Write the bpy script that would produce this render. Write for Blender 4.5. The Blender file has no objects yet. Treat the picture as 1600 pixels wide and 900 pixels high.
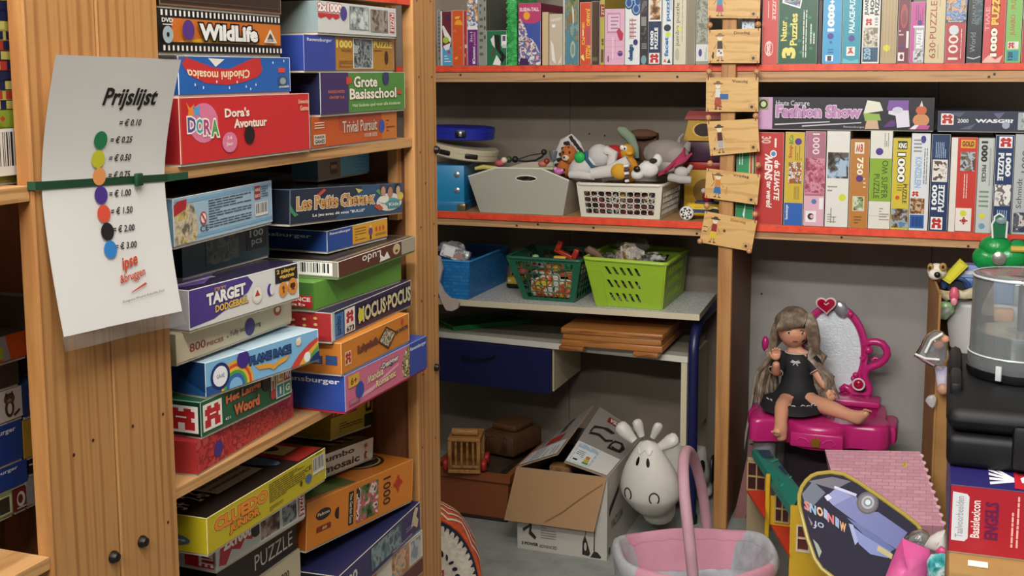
import bpy, bmesh, math, random
from mathutils import Vector, Matrix
SC = bpy.context.scene
COL = SC.collection
# ------------------------------------------------------------------ camera (a phone held at 1.43 m)
F, PX, PY, EYE = 1850.0, 800.0, 348.0, 1.43
PITCH, YAW, ROLL = math.radians(7.27), math.radians(20.3), math.radians(-0.2)
cd = bpy.data.cameras.new('camera'); cam = bpy.data.objects.new('camera', cd); COL.objects.link(cam)
cd.sensor_width = 36.0; cd.lens = F/1600*36; cd.shift_y = -(450-PY)/1600; cd.clip_start = .05
CR = (Matrix.Rotation(YAW, 4, 'Z') @ Matrix.Rotation(math.pi/2-PITCH, 4, 'X') @ Matrix.Rotation(ROLL, 4, 'Z'))
cam.matrix_world = Matrix.Translation((0, 0, EYE)) @ CR
SC.camera = cam
# ------------------------------------------------------------------ light and exposure
SC.view_settings.view_transform = 'Standard'; SC.view_settings.look = 'None'
SC.view_settings.exposure = -0.13; SC.view_settings.gamma = 1.0; SC.view_settings.use_curve_mapping = False
w = bpy.data.worlds.new('world'); SC.world = w; w.use_nodes = True
w.node_tree.nodes['Background'].inputs[0].default_value = (.9, .95, 1, 1)
w.node_tree.nodes['Background'].inputs[1].default_value = .05
def area(name, loc, sx, sy, power, col=(1, .95, .88), rot=(0, 0, 0)):
    l = bpy.data.lights.new(name, 'AREA'); l.shape = 'RECTANGLE'; l.size = sx; l.size_y = sy
    l.energy = power; l.color = col
    o = bpy.data.objects.new(name, l); o.location = loc; o.rotation_euler = rot; COL.objects.link(o)
for y_, tilt, pw in ((-1.2, 74, 66), (.45, 74, 58), (1.55, 66, 15)):
    area('ceiling_tube_light', (-.50, y_, 2.50), 1.5, .10, pw, (1, .975, .94), (math.radians(tilt), 0, 0))
# ------------------------------------------------------------------ picking points
def ray(x, y): return CR.to_3x3() @ Vector(((x-PX)/F, -(y-PY)/F, -1))
def at_x(x, y, X): d = ray(x, y); return Vector((0, 0, EYE)) + d*(X/d.x)
def at_y(x, y, Y): d = ray(x, y); return Vector((0, 0, EYE)) + d*(Y/d.y)
def at_z(x, y, Z): d = ray(x, y); return Vector((0, 0, EYE)) + d*((Z-EYE)/d.z)
# ------------------------------------------------------------------ materials
def lin(h):
    if not isinstance(h, str): return tuple(h)
    h = h.lstrip('#'); h = ''.join(c*2 for c in h) if len(h) == 3 else h; r = []
    for i in (0, 2, 4):
        c = int(h[i:i+2], 16)/255; r.append(c/12.92 if c <= .04045 else ((c+.055)/1.055)**2.4)
    return tuple(r)
_M = {}
def M(h, rough=.5, metal=0., **kw):
    k = (h, rough, metal, tuple(sorted(kw.items())))
    if k in _M: return _M[k]
    m = bpy.data.materials.new('paint_'+str(h).lstrip('#')); m.use_nodes = True
    b = m.node_tree.nodes['Principled BSDF']
    b.inputs['Base Color'].default_value = (*lin(h), 1); b.inputs['Roughness'].default_value = rough
    b.inputs['Metallic'].default_value = metal
    for a, v in kw.items(): b.inputs[a.replace('_', ' ')].default_value = v
    _M[k] = m; return m
def nodes(name, rough=.5):
    m = bpy.data.materials.new(name); m.use_nodes = True; nt = m.node_tree
    b = nt.nodes['Principled BSDF']; b.inputs['Roughness'].default_value = rough
    tc = nt.nodes.new('ShaderNodeTexCoord')
    return m, nt, b, tc
def N(nt, typ, **inp):
    n = nt.nodes.new('ShaderNode'+typ)
    for k, v in inp.items(): n.inputs[k.replace('_', ' ')].default_value = v
    return n
def ramp(nt, src, cols, interp='LINEAR'):
    r = nt.nodes.new('ShaderNodeValToRGB'); e = r.color_ramp.elements; r.color_ramp.interpolation = interp
    while len(e) < len(cols): e.new(.5)
    for i, c in enumerate(cols):
        p, c = c if isinstance(c, tuple) else (i/(len(cols)-1 if interp == 'LINEAR' else len(cols)), c)
        e[i].position = p; e[i].color = (*lin(c), 1)
    nt.links.new(src, r.inputs[0]); return r
def wood(name, c0, c1, scale=(14, 14, .7), rough=.55, knots=True, bump=.15):
    m, nt, b, tc = nodes(name, rough); L = nt.links.new
    mp = N(nt, 'Mapping'); mp.inputs['Scale'].default_value = scale; L(tc.outputs['Object'], mp.inputs[0])
    n1 = N(nt, 'TexNoise', Scale=3., Detail=6., Roughness=.65, Distortion=.6); L(mp.outputs[0], n1.inputs['Vector'])
    w1 = N(nt, 'TexWave', Scale=2.2, Distortion=5., Detail=3.); w1.wave_type = 'RINGS'; w1.rings_direction = 'X'
    L(mp.outputs[0], w1.inputs['Vector'])
    mx = nt.nodes.new('ShaderNodeMath'); mx.operation = 'MULTIPLY_ADD'; mx.inputs[1].default_value = .35
    L(w1.outputs['Fac'], mx.inputs[0]); L(n1.outputs['Fac'], mx.inputs[2])
    r = ramp(nt, mx.outputs[0], [(.28, c1), (.5, c0), (.72, c0), (.9, c1)]); L(r.outputs[0], b.inputs['Base Color'])
    bp = N(nt, 'Bump', Strength=bump, Distance=.002); L(n1.outputs['Fac'], bp.inputs['Height']); L(bp.outputs[0], b.inputs['Normal'])
    return m
def mottle(name, cols, scale=8, rough=.6, detail=4., bump=0., bdist=.002, interp='LINEAR', metal=0.):
    m, nt, b, tc = nodes(name, rough); L = nt.links.new
    n1 = N(nt, 'TexNoise', Scale=float(scale), Detail=detail, Roughness=.6); L(tc.outputs['Object'], n1.inputs['Vector'])
    k = len(cols); r = ramp(nt, n1.outputs['Fac'], [(.3+.4*i/max(1, k-1), c) for i, c in enumerate(cols)], interp)
    L(r.outputs[0], b.inputs['Base Color']); b.inputs['Metallic'].default_value = metal
    if bump:
        bp = N(nt, 'Bump', Strength=bump, Distance=bdist); L(n1.outputs['Fac'], bp.inputs['Height']); L(bp.outputs[0], b.inputs['Normal'])
    return m
def picture(seed, cols, scale=40., rough=.35, cells=True):
    """A printed picture: patches of several inks, broken up by noise."""
    k = ('pic', seed, tuple(cols), scale)
    if k in _M: return _M[k]
    m, nt, b, tc = nodes('printed_picture', rough); L = nt.links.new
    mp = N(nt, 'Mapping'); mp.inputs['Location'].default_value = (seed*1.37, seed*.71, seed*2.11); L(tc.outputs['Object'], mp.inputs[0])
    n0 = N(nt, 'TexNoise', Scale=scale*.6, Detail=3.); L(mp.outputs[0], n0.inputs['Vector'])
    ad = nt.nodes.new('ShaderNodeVectorMath'); ad.operation = 'MULTIPLY_ADD'; ad.inputs[1].default_value = (.9/scale,)*3
    L(n0.outputs['Color'], ad.inputs[0]); L(mp.outputs[0], ad.inputs[2])
    v = N(nt, 'TexNoise', Scale=float(scale)*.8, Detail=2.2, Roughness=.6); L(ad.outputs[0], v.inputs['Vector'])
    kk = len(cols); r = ramp(nt, v.outputs['Fac'], [(.3+.38*i/kk, c) for i, c in enumerate(cols)], 'CONSTANT')
    L(r.outputs[0], b.inputs['Base Color']); _M[k] = m; return m
def clear(name, tint='#ffffff', alpha=.2, rough=.15):
    m, nt, b, tc = nodes(name, rough); L = nt.links.new
    t = N(nt, 'BsdfTransparent'); t.inputs[0].default_value = (*lin(tint), 1)
    g = N(nt, 'BsdfGlossy'); g.inputs['Roughness'].default_value = rough
    d = N(nt, 'BsdfDiffuse'); d.inputs[0].default_value = (*lin(tint), 1)
    fr = N(nt, 'Fresnel', IOR=1.45)
    a = nt.nodes.new('ShaderNodeMixShader'); a.inputs[0].default_value = alpha; L(t.outputs[0], a.inputs[1]); L(d.outputs[0], a.inputs[2])
    c = nt.nodes.new('ShaderNodeMixShader'); L(fr.outputs[0], c.inputs[0]); L(a.outputs[0], c.inputs[1]); L(g.outputs[0], c.inputs[2])
    L(c.outputs[0], nt.nodes['Material Output'].inputs[0]); return m
WHITE, BLACK = '#e8e6e0', '#141414'
# ------------------------------------------------------------------ lettering
_T, _G, _A = {}, {}, {}
def _raw(s, off=0.):
    c = bpy.data.curves.new('lettering', 'FONT'); c.body = s; c.resolution_u = 2; c.offset = off
    o = bpy.data.objects.new('lettering', c); me = o.to_mesh()
    r = ([v.co.copy() for v in me.vertices], [tuple(p.vertices) for p in me.polygons])
    o.to_mesh_clear(); bpy.data.objects.remove(o); bpy.data.curves.remove(c); return r
def _glyph(ch, off):
    k = (ch, off)
    if k not in _G:
        if ch == 'M':           # the font's own M breaks when thickened: a W turned round
            vs, fs = _raw('W', off); b0, _ = _raw('W'); x0, x1 = min(v.x for v in b0), max(v.x for v in b0); y1 = max(v.y for v in b0)
            vs = [Vector(((x0+x1)-v.x, y1-v.y, 0)) for v in vs]; _G[k] = ([Vector((x0+(v.x-x0)*.9, v.y, 0)) for v in vs], fs)
        else: _G[k] = _raw(ch, off)
    return _G[k]
def _advance(ch):
    if ch not in _A:
        w = lambda t: max(v.x for v in _raw(t)[0])
        _A[ch] = w('H'+('W' if ch == 'M' else ch)+'H')-w('HH'); _A[ch] *= .92 if ch == 'M' else 1
    return _A[ch]
def glyphs(s, off=0., shear=0.):
    k = (s, off, shear)
    if k not in _T:
        V_, F_, x = [], [], 0.
        for ch in s:
            if ch != ' ':
                vs, fs = _glyph(ch, off); b = len(V_); V_ += [Vector((v.x+x+shear*v.y, v.y, 0)) for v in vs]; F_ += [tuple(b+i for i in f) for f in fs]
            x += _advance(ch)
        _T[k] = (V_, F_)
    return _T[k]
# ------------------------------------------------------------------ mesh building
class Face:
    """A printable face: corner o, edge vectors u and v; layers of ink stack up by a hair."""
    def __init__(s, o, u, v, bend=None):
        s.o, s.u, s.v = Vector(o), Vector(u), Vector(v); s.n = s.u.cross(s.v).normalized(); s.k = 0; s.bend = bend
        s.w, s.h = s.u.length, s.v.length
    def up(s): s.k += 1; return .0003+.00007*s.k
    def p(s, a, b, d):
        if s.bend: return s.bend(a, b, d)
        return s.o+s.u*a+s.v*b+s.n*d
class MB:
    def __init__(s): s.v = []; s.f = []; s.m = []; s.mats = []
    def mi(s, m):
        if isinstance(m, str): m = M(m)
        if m not in s.mats: s.mats.append(m)
        return s.mats.index(m)
    def add(s, vs, fs, mat, T=None):
        b = len(s.v); i = s.mi(mat)
        s.v += [tuple(T @ Vector(q)) if T else tuple(q) for q in vs]
        s.f += [tuple(b+j for j in f) for f in fs]; s.m += [i]*len(fs); return b
    def hexa(s, c, mat, T=None, mats=None):
        """8 corners, bottom ring then top ring (counter-clockwise); mats: bottom, top, four sides."""
        fs = [(3, 2, 1, 0), (4, 5, 6, 7), (0, 1, 5, 4), (1, 2, 6, 5), (2, 3, 7, 6), (3, 0, 4, 7)]
        if mats:
            for f, m in zip(fs, mats): s.add([c[j] for j in f], [(0, 1, 2, 3)], m, T)
        else: s.add(c, fs, mat, T)
    def box(s, lo, hi, mat, T=None, mats=None):
        x0, y0, z0 = lo; x1, y1, z1 = hi
        s.hexa([(x0, y0, z0), (x1, y0, z0), (x1, y1, z0), (x0, y1, z0), (x0, y0, z1), (x1, y0, z1), (x1, y1, z1), (x0, y1, z1)], mat, T, mats)
    def rbox(s, lo, hi, r, mat, T=None, seg=2):
        """A box with every edge rounded."""
        bm = bmesh.new(); bmesh.ops.create_cube(bm, size=1)
        for q in bm.verts: q.co = Vector([lo[i]+(hi[i]-lo[i])*(q.co[i]+.5) for i in range(3)])
        bmesh.ops.bevel(bm, geom=bm.edges[:], offset=r, segments=seg, profile=.5, affect='EDGES')
        s.bm(bm, mat, T)
    def bm(s, bm, mat, T=None):
        bm.verts.index_update(); s.add([q.co for q in bm.verts], [[q.index for q in f.verts] for f in bm.faces], mat, T); bm.free()
    def tube(s, pts, r, mat, n=10, closed=False, T=None, flat=1.):
        pts = [Vector(p) for p in pts]; k = len(pts); rs = r if isinstance(r, (list, tuple)) else [r]*k
        vs = []; up = None
        for i, p in enumerate(pts):
            a = pts[(i-1) % k] if closed or i else p; b = pts[(i+1) % k] if closed or i < k-1 else p
            t = (b-a).normalized()
            if up is None: up = t.orthogonal().normalized()
            up = (up-t*up.dot(t)); up = up.normalized() if up.length > 1e-6 else t.orthogonal().normalized()
            q = t.cross(up)
            vs += [p+(up*math.cos(2*math.pi*j/n)+q*math.sin(2*math.pi*j/n)*flat)*rs[i] for j in range(n)]
        fs = []
        for i in range(k if closed else k-1):
            a, b = i*n, ((i+1) % k)*n
            fs += [(a+j, a+(j+1) % n, b+(j+1) % n, b+j) for j in range(n)]
        if not closed: fs += [tuple(range(n))[::-1], tuple(range((k-1)*n, k*n))]
        s.add(vs, fs, mat, T)
    def lathe(s, prof, mat, n=24, T=None, sx=1., sy=1.):
        vs = []; k = len(prof)
        for r, z in prof: vs += [(r*sx*math.cos(2*math.pi*j/n), r*sy*math.sin(2*math.pi*j/n), z) for j in range(n)]
        fs = [(i*n+j, i*n+(j+1) % n, (i+1)*n+(j+1) % n, (i+1)*n+j) for i in range(k-1) for j in range(n)]
        if prof[0][0] > 1e-5: fs.append(tuple(range(n))[::-1])
        if prof[-1][0] > 1e-5: fs.append(tuple(range((k-1)*n, k*n)))
        s.add(vs, fs, mat, T)
    def ell(s, c, r, mat, n=14, T=None, R=None):
        rx, ry, rz = r if isinstance(r, (tuple, list)) else (r, r, r); vs = []; fs = []; h = n//2+1
        for i in range(h+1):
            a = math.pi*i/h
            for j in range(n):
                b = 2*math.pi*j/n; q = Vector((rx*math.sin(a)*math.cos(b), ry*math.sin(a)*math.sin(b), -rz*math.cos(a)))
                if R: q = R @ q
                vs.append(q+Vector(c))
        fs = [(i*n+j, i*n+(j+1) % n, (i+1)*n+(j+1) % n, (i+1)*n+j) for i in range(h) for j in range(n)]
        s.add(vs, fs, mat, T)
    def prism(s, poly, z0, z1, mat, T=None, mtop=None):
        n = len(poly); vs = [(x, y, z0) for x, y in poly]+[(x, y, z1) for x, y in poly]
        s.add(vs, [tuple(range(n))[::-1]]+[(i, (i+1) % n, n+(i+1) % n, n+i) for i in range(n)], mat, T)
        s.add(vs[n:], [tuple(range(n))], mtop or mat, T)
    def grid(s, fn, nu, nv, mat, T=None):
        vs = [fn(i/nu, j/nv) for j in range(nv+1) for i in range(nu+1)]
        s.add(vs, [(j*(nu+1)+i, j*(nu+1)+i+1, (j+1)*(nu+1)+i+1, (j+1)*(nu+1)+i) for j in range(nv) for i in range(nu)], mat, T)
    # ---- ink on a face
    def pr(s, f, cmds):
        for c in cmds:
            t, m = c[0], c[1]
            if isinstance(m, str): m = M(m, .38)
            if t == 'r' and f.bend:
                u0, v0, u1, v1 = c[2:6]; d = f.up(); g = 5
                vs = [f.p(u0+(u1-u0)*i/g, v0+(v1-v0)*j/g, d) for j in range(g+1) for i in range(g+1)]
                s.add(vs, [(j*(g+1)+i, j*(g+1)+i+1, (j+1)*(g+1)+i+1, (j+1)*(g+1)+i) for j in range(g) for i in range(g)], m)
            elif t == 'r':
                u0, v0, u1, v1 = c[2:6]; d = f.up(); s.add([f.p(*q, d) for q in ((u0, v0), (u1, v0), (u1, v1), (u0, v1))], [(0, 1, 2, 3)], m)
            elif t == 'e':
                cu, cv, ru, rv = c[2:6]; d = f.up(); n = 20
                s.add([f.p(min(1, max(0, cu+ru*math.cos(2*math.pi*j/n))), min(1, max(0, cv+rv*math.sin(2*math.pi*j/n))), d) for j in range(n)], [tuple(range(n))], m)
            elif t == 'c':
                cu, cv, r = c[2:5]; s.pr(f, [('e', m, cu, cv, r/f.w, r/f.h)])
            elif t == 'p':
                d = f.up(); s.add([f.p(a, b, d) for a, b in c[2]], [tuple(range(len(c[2])))], m)
            elif t == 'ln':      # rows of small print
                u0, v0, u1, v1, n = c[2:7]; rnd = random.Random(int(u0*977+v0*131+n)); d = f.up()
                for i in range(n):
                    v = v1-(v1-v0)*(i+.3)/n; hh = (v1-v0)/n*.38; u = u0
                    while u < u1-.001:
                        e = min(u1, u+(u1-u0)*rnd.uniform(.06, .2)); s.add([f.p(*q, d) for q in ((u, v-hh), (e, v-hh), (e, v), (u, v))], [(0, 1, 2, 3)], m)
                        u = e+(u1-u0)*.018
                        if rnd.random() < .06: break
            elif t == 'lv':      # the same, reading upwards
                u0, v0, u1, v1, n = c[2:7]; rnd = random.Random(int(u0*977+v0*131+n)); d = f.up()
                for i in range(n):
                    u = u0+(u1-u0)*(i+.3)/n; hh = (u1-u0)/n*.38; v = v0
                    while v < v1-.001:
                        e = min(v1, v+(v1-v0)*rnd.uniform(.06, .2)); s.add([f.p(*q, d) for q in ((u, v), (u+hh, v), (u+hh, e), (u, e))], [(0, 1, 2, 3)], m)
                        v = e+(v1-v0)*.018
                        if rnd.random() < .06: break
            elif t == 'bar':     # a bar code on white
                u0, v0, u1, v1 = c[2:6]; s.pr(f, [('r', m, u0, v0, u1, v1)]); rnd = random.Random(7); d = f.up(); u = u0+(u1-u0)*.06
                while u < u1-(u1-u0)*.08:
                    e = u+(u1-u0)*rnd.choice((.015, .03, .045)); s.add([f.p(*q, d) for q in ((u, v0+(v1-v0)*.2), (e, v0+(v1-v0)*.2), (e, v0+(v1-v0)*.93), (u, v0+(v1-v0)*.93))], [(0, 1, 2, 3)], M(BLACK, .4))
                    u = e+(u1-u0)*rnd.choice((.02, .03, .05))
            elif t == 'jig':     # a puzzle-piece mark
                cu, cv, r = c[2:5]; a, b = r/f.w, r/f.h
                s.pr(f, [('r', m, cu-a*.55, cv-b*.55, cu+a*.55, cv+b*.55)]+[('e', m, cu+x*a*.85, cv+y*b*.85, a*.28, b*.28) for x, y in ((1, 0), (-1, 0), (0, 1), (0, -1))])
            elif t == 't':
                txt, u0, v0, u1, v1 = c[2:7]; o = c[7] if len(c) > 7 else {}
                rot = o.get('rot', 0); bold = o.get('b', .012); sh = o.get('sh', 0); rise = o.get('rise', 0); arc = o.get('arc', 0)
                base, _ = glyphs(txt, bold, sh)
                if not base: continue
                x0 = min(q.x for q in base); x1 = max(q.x for q in base); y0 = min(q.y for q in base); y1 = max(q.y for q in base)
                def mp(q, d):
                    a, b = (q.x-x0)/(x1-x0), (q.y-y0)/max(1e-6, y1-y0); b += rise*a+arc*4*a*(1-a)
                    if rot == 0: A, B = u0+a*(u1-u0), v0+b*(v1-v0)
                    elif rot == 90: A, B = u1-b*(u1-u0), v0+a*(v1-v0)
                    elif rot == 270: A, B = u0+b*(u1-u0), v1-a*(v1-v0)
                    else: A, B = u1-a*(u1-u0), v1-b*(v1-v0)
                    return f.p(A, B, d)
                for om, ow in o.get('ol', []):
                    vs, fs = glyphs(txt, ow, sh); d = f.up(); s.add([mp(q, d) for q in vs], fs, M(om, .4) if isinstance(om, str) else om)
                vs, fs = glyphs(txt, bold, sh); d = f.up(); s.add([mp(q, d) for q in vs], fs, m)
    def build(s, name, parent=None, loc=None, rz=0., smooth=35, sub=0, mods=()):
        me = bpy.data.meshes.new(name); me.from_pydata([tuple(q) for q in s.v], [], s.f)
        for m in s.mats: me.materials.append(m)
        me.polygons.foreach_set('material_index', s.m)
        if smooth:
            me.polygons.foreach_set('use_smooth', [True]*len(s.f)); me.set_sharp_from_angle(angle=math.radians(smooth))
        me.update(); o = bpy.data.objects.new(name, me); COL.objects.link(o)
        if parent: o.parent = parent
        if loc is not None: o.location = loc
        o.rotation_euler[2] = rz
        if sub: md = o.modifiers.new('subdivision', 'SUBSURF'); md.levels = md.render_levels = sub
        return o
def tag(o, label=None, cat=None, group=None, kind=None):
    if label: o['label'] = label
    if cat: o['category'] = cat
    if group: o['group'] = group
    if kind: o['kind'] = kind
    return o
def thing(name, label, cat, loc=(0, 0, 0), rz=0., group=None):
    o = bpy.data.objects.new(name, None); o.empty_display_size = .02; COL.objects.link(o); o.location = loc; o.rotation_euler[2] = rz
    return tag(o, label, cat, group)
def skin(name, joints, edges, mat, parent=None, sub=2, loc=None):
    """A continuous body grown over a skeleton: joints = {key: (pos, radius)}; the first is the root."""
    ks = list(joints); me = bpy.data.meshes.new(name)
    me.from_pydata([joints[k][0] for k in ks], [(ks.index(a), ks.index(b)) for a, b in edges], [])
    me.materials.append(M(mat) if isinstance(mat, str) else mat)
    o = bpy.data.objects.new(name, me); COL.objects.link(o)
    o.modifiers.new('skin', 'SKIN').use_smooth_shade = True
    if not me.skin_vertices: me.attributes.new('skin_vertices', 'FLOAT', 'POINT')
    for i, k in enumerate(ks):
        r = joints[k][1]; me.skin_vertices[0].data[i].radius = r if isinstance(r, tuple) else (r, r)
        me.skin_vertices[0].data[i].use_root = (i == 0)
    md = o.modifiers.new('subdivision', 'SUBSURF'); md.levels = md.render_levels = sub
    if parent: o.parent = parent
    if loc is not None: o.location = loc
    return o
def RT(loc=(0, 0, 0), rx=0., ry=0., rz=0.):
    return Matrix.Translation(loc) @ Matrix.Rotation(rz, 4, 'Z') @ Matrix.Rotation(ry, 4, 'Y') @ Matrix.Rotation(rx, 4, 'X')
# ------------------------------------------------------------------ the room
wallm = mottle('grey_wall_paint', ['#908c88', '#9a9692', '#a09c98'], 3, .75, bump=.05)
ceilm = M('#d8d5cc', .9)
floorm, nt, b, tc = nodes('speckled_floor_paint', .55)
n1 = N(nt, 'TexNoise', Scale=7., Detail=8., Roughness=.7); nt.links.new(tc.outputs['Object'], n1.inputs['Vector'])
r1 = ramp(nt, n1.outputs['Fac'], [(.3, '#7d817e'), (.5, '#959994'), (.64, '#9da19c'), (.68, '#c9cbc6')]); nt.links.new(r1.outputs[0], b.inputs['Base Color'])
m = MB(); m.box((-2.3, -1.6, -.05), (1.7, 4.05, 0), floorm); tag(m.build('floor', smooth=0), kind='structure')
m = MB(); m.box((-2.3, 4.0, 0), (1.7, 4.05, 2.6), wallm)
fb = Face((-2.3, 4.0, 0), (4, 0, 0), (0, 0, 2.6))
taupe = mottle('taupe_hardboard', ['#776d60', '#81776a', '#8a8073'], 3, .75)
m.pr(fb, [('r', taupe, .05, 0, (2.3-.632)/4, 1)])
def wp(p): return ((p.x+2.3)/4, p.z/2.6)
for px_ in ((1190, 459), (921, 209), (945, 212), (688, 201), (1214, 560)):
    u, v = wp(at_y(*px_, 4.0)); m.pr(fb, [('c', '#1c1a19', u, v, .0035)])
for x in (-.04, -1.26): m.pr(fb, [('r', '#57555a', (x+2.3)/4-.0004, .0, (x+2.3)/4+.0004, 1)])
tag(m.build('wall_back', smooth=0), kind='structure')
for nm, lo, hi in (('wall_left', (-2.35, -1.6, 0), (-2.3, 4.05, 2.6)), ('wall_right', (1.7, -1.6, 0), (1.75, 4.05, 2.6)), ('wall_front', (-2.3, -1.65, 0), (1.7, -1.6, 2.6))):
    m = MB(); m.box(lo, hi, wallm); tag(m.build(nm, smooth=0), kind='structure')
m = MB(); m.box((-2.3, -1.6, 2.6), (1.7, 4.05, 2.65), ceilm); tag(m.build('ceiling', smooth=0), kind='structure')
# ------------------------------------------------------------------ the rack on the left
pine = wood('pine', '#b98750', '#a06d3b', (9, 9, .5), bump=.35)
pine_y = wood('pine_lengthwise', '#c99a64', '#a97a48', (13, .8, 13))
pine_x = wood('pine_crosswise', '#bd9467', '#96704a', (.8, 13, 13))
redwood = wood('reddish_panel', '#7b4c30', '#5c3520', (10, 10, .8), .5)
dark = wood('dark_hardboard', '#5e4530', '#473322', (3, 3, 3), .7)
redpaint = mottle('red_orange_paint', ['#c63a1e', '#e2482a', '#ea5433'], 30, .45)
RX = -.9
rack = thing('storage_rack', 'tall pine shelving rack full of boxed games, price list strapped to its double upright', 'shelving', (RX, 1.1, 0))
def local(o, base): o.parent = base; o.location = -Vector(base.location); return o
def post(y0, y1, holes, bolts):
    m = MB(); m.rbox((RX-.022, y0, 0), (RX, y1, 2.1), .002, pine, seg=1)
    f = Face((RX, y0, 0), (0, y1-y0, 0), (0, 0, 2.1))
    for p in holes:
        q = at_x(*p, RX); m.pr(f, [('c', '#5a2c18', (q.y-y0)/(y1-y0), q.z/2.1, .0022), ('c', '#2d1308', (q.y-y0)/(y1-y0)+.004, q.z/2.1, .0012)])
    o = local(m.build('upright_board'), rack)
    for p in bolts:
        q = at_x(*p, RX); b_ = MB(); b_.lathe([(.0075, 0), (.0075, .003), (.005, .008), (0, .009)], M('#26221f', .4, .6), 12, RT((q.x, q.y, q.z), ry=math.pi/2))
        local(b_.build('bolt'), rack)
post(.985, 1.095, [(115, 711), (145, 688)], [(176, 870)])
post(1.0965, 1.207, [(165, 687), (207, 666), (254, 647), (262, 816)], [(221, 846)])
post(1.93, 2.03, [(651, 1), (672, 2), (654, 120), (674, 120), (656, 238), (657, 355), (677, 350), (664, 286), (658, 470), (678, 462), (660, 585), (679, 684), (659, 699)], [(680, 234), (680.5, 574)])
def board(z0, z1, y0, y1, mat, name='shelf_board', edge=None):
    m = MB(); m.box((RX-.47, y0, z0), (RX-.004, y1, z1), mat)
    if edge: m.pr(Face((RX-.004, y0, z0), (0, y1-y0, 0), (0, 0, z1-z0)), [('r', edge, 0, 0, 1, 1)])
    local(m.build(name, smooth=0), rack)
for z0, z1 in ((1.297, 1.313), (.892, .906), (.484, .499)):
    board(z0, z1, 1.2085, 1.928, pine_y); board(z0, z1, -.35, .984, pine_y)
board(1.547, 1.566, 1.2085, 1.928, pine_y, edge=redpaint)
board(1.62, 1.64, -.35, .984, pine_y)
m = MB(); m.box((RX-.47, 1.935, 0), (RX-.0225, 1.955, 1.296), redwood); local(m.build('end_panel', smooth=0), rack)
m = MB(); m.box((RX-.10, 1.935, 1.314), (RX-.055, 1.975, 2.1), pine); local(m.build('rear_post', smooth=0), rack)
m = MB(); m.box((RX-.47, 1.935, 1.314), (RX-.38, 1.955, 2.1), pine); local(m.build('rear_post', smooth=0), rack)
m = MB(); m.box((RX-.046, 1.915, 1.165), (RX-.028, 1.9345, 1.296), pine); local(m.build('cleat', smooth=0), rack)
m = MB(); m.box((RX-.485, -.35, 0), (RX-.4705, 1.96, 2.1), dark); local(m.build('back_panel', smooth=0), rack)
m = MB(); m.box((RX-.47, 1.15, .5), (RX-.0225, 1.156, .891), redwood); m.box((RX-.47, 1.15, .907), (RX-.0225, 1.156, 1.296), redwood); m.box((RX-.47, 1.15, 1.314), (RX-.0225, 1.156, 2.1), redwood); local(m.build('divider_panel', smooth=0), rack)
# ------------------------------------------------------------------ shelving along the back wall
SY = 3.6
shelf = thing('wall_shelving', 'pine wall shelving with red painted shelf edges holding rows of upright puzzle boxes', 'shelving', (-.63, SY, 0))
def part(m, name, **k): return local(m.build(name, **k), shelf)
m = MB(); m.rbox((-.652, SY-.022, 0), (-.609, SY, 2.1), .002, pine, seg=1); part(m, 'upright')
m = MB(); m.box((-.65, SY+.001, 0), (-.613, SY+.06, .924), redwood); m.box((-.64, SY+.061, 0), (-.6135, 3.995, .924), redwood)
part(m, 'side_panel', smooth=0)
for x0, x1 in ((-2.2, -.6315), (-.6305, .95)):
    for z0, z1 in ((.947, .968), (1.430, 1.449)):
        m = MB(); m.box((x0, SY+.0005, z0), (x1, 3.995, z1), pine_x)
        fr = Face((x0, SY+.0005, z0), (x1-x0, 0, 0), (0, 0, z1-z0)); m.pr(fr, [('r', redpaint, 0, 0, 1, 1)]); part(m, 'shelf_board', smooth=0)
        m = MB(); m.box((x0, SY+.008, z0-.024 if z0 < 1 else z0-.033), (x1, SY+.045, z0-.0005), pine_x)
        f2 = Face((x0, SY+.008, z0-.03), (x1-x0, 0, 0), (0, 0, .03)); rnd = random.Random(int(z0*100+x0*10))
        m.pr(f2, [('c', '#3a2415', rnd.uniform(.1, .95), rnd.uniform(.3, .7), .004) for _ in range(5)])
        part(m, 'rail', smooth=0)
# ------------------------------------------------------------------ boxed games on the rack
def carton(name, label, cat, A, B, h, d, cols, prints=None, group=None, lid=.0035, parent_edge=None):
    """A two-piece box: A, B are the front bottom corners (left, right as seen); the lid's faces carry the print."""
    A, B = Vector(A), Vector(B); w = (B-A).length; rz = math.atan2(B.y-A.y, B.x-A.x); tilt = -math.asin((B.z-A.z)/w)
    prints = prints or {}; g = lambda k: cols.get(k, cols['f'])
    m = MB(); e = .0012
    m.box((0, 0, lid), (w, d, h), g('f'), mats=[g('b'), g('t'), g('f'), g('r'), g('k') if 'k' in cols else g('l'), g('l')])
    fc = {'f': Face((0, 0, lid), (w, 0, 0), (0, 0, h-lid)), 'l': Face((0, d, lid), (0, -d, 0), (0, 0, h-lid)),
          'r': Face((w, 0, lid), (0, d, 0), (0, 0, h-lid)), 't': Face((0, 0, h), (w, 0, 0), (0, d, 0))}
    for k, c in prints.items(): m.pr(fc[k], c)
    i_ = .0004
    if 'edge' in cols:      # worn pale cardboard along the corners
        for a, b_ in (((i_, i_, lid), (i_, i_, h-i_)), ((i_, i_, h-i_), (w-i_, i_, h-i_)), ((w-i_, i_, lid), (w-i_, i_, h-i_)), ((i_, d, h-i_), (i_, i_, h-i_))):
            m.tube([a, b_], .0007, cols['edge'], 5)
    o = m.build(name, smooth=0, loc=A, rz=rz); o.rotation_euler[1] = tilt; tag(o, label, cat, group)
    t = MB(); t.box((e, e, 0), (w-e, d-e, h-.004), M(cols.get('tray', '#b9b2a4'), .7)); t.build('tray', o, smooth=0)
    return o
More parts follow.
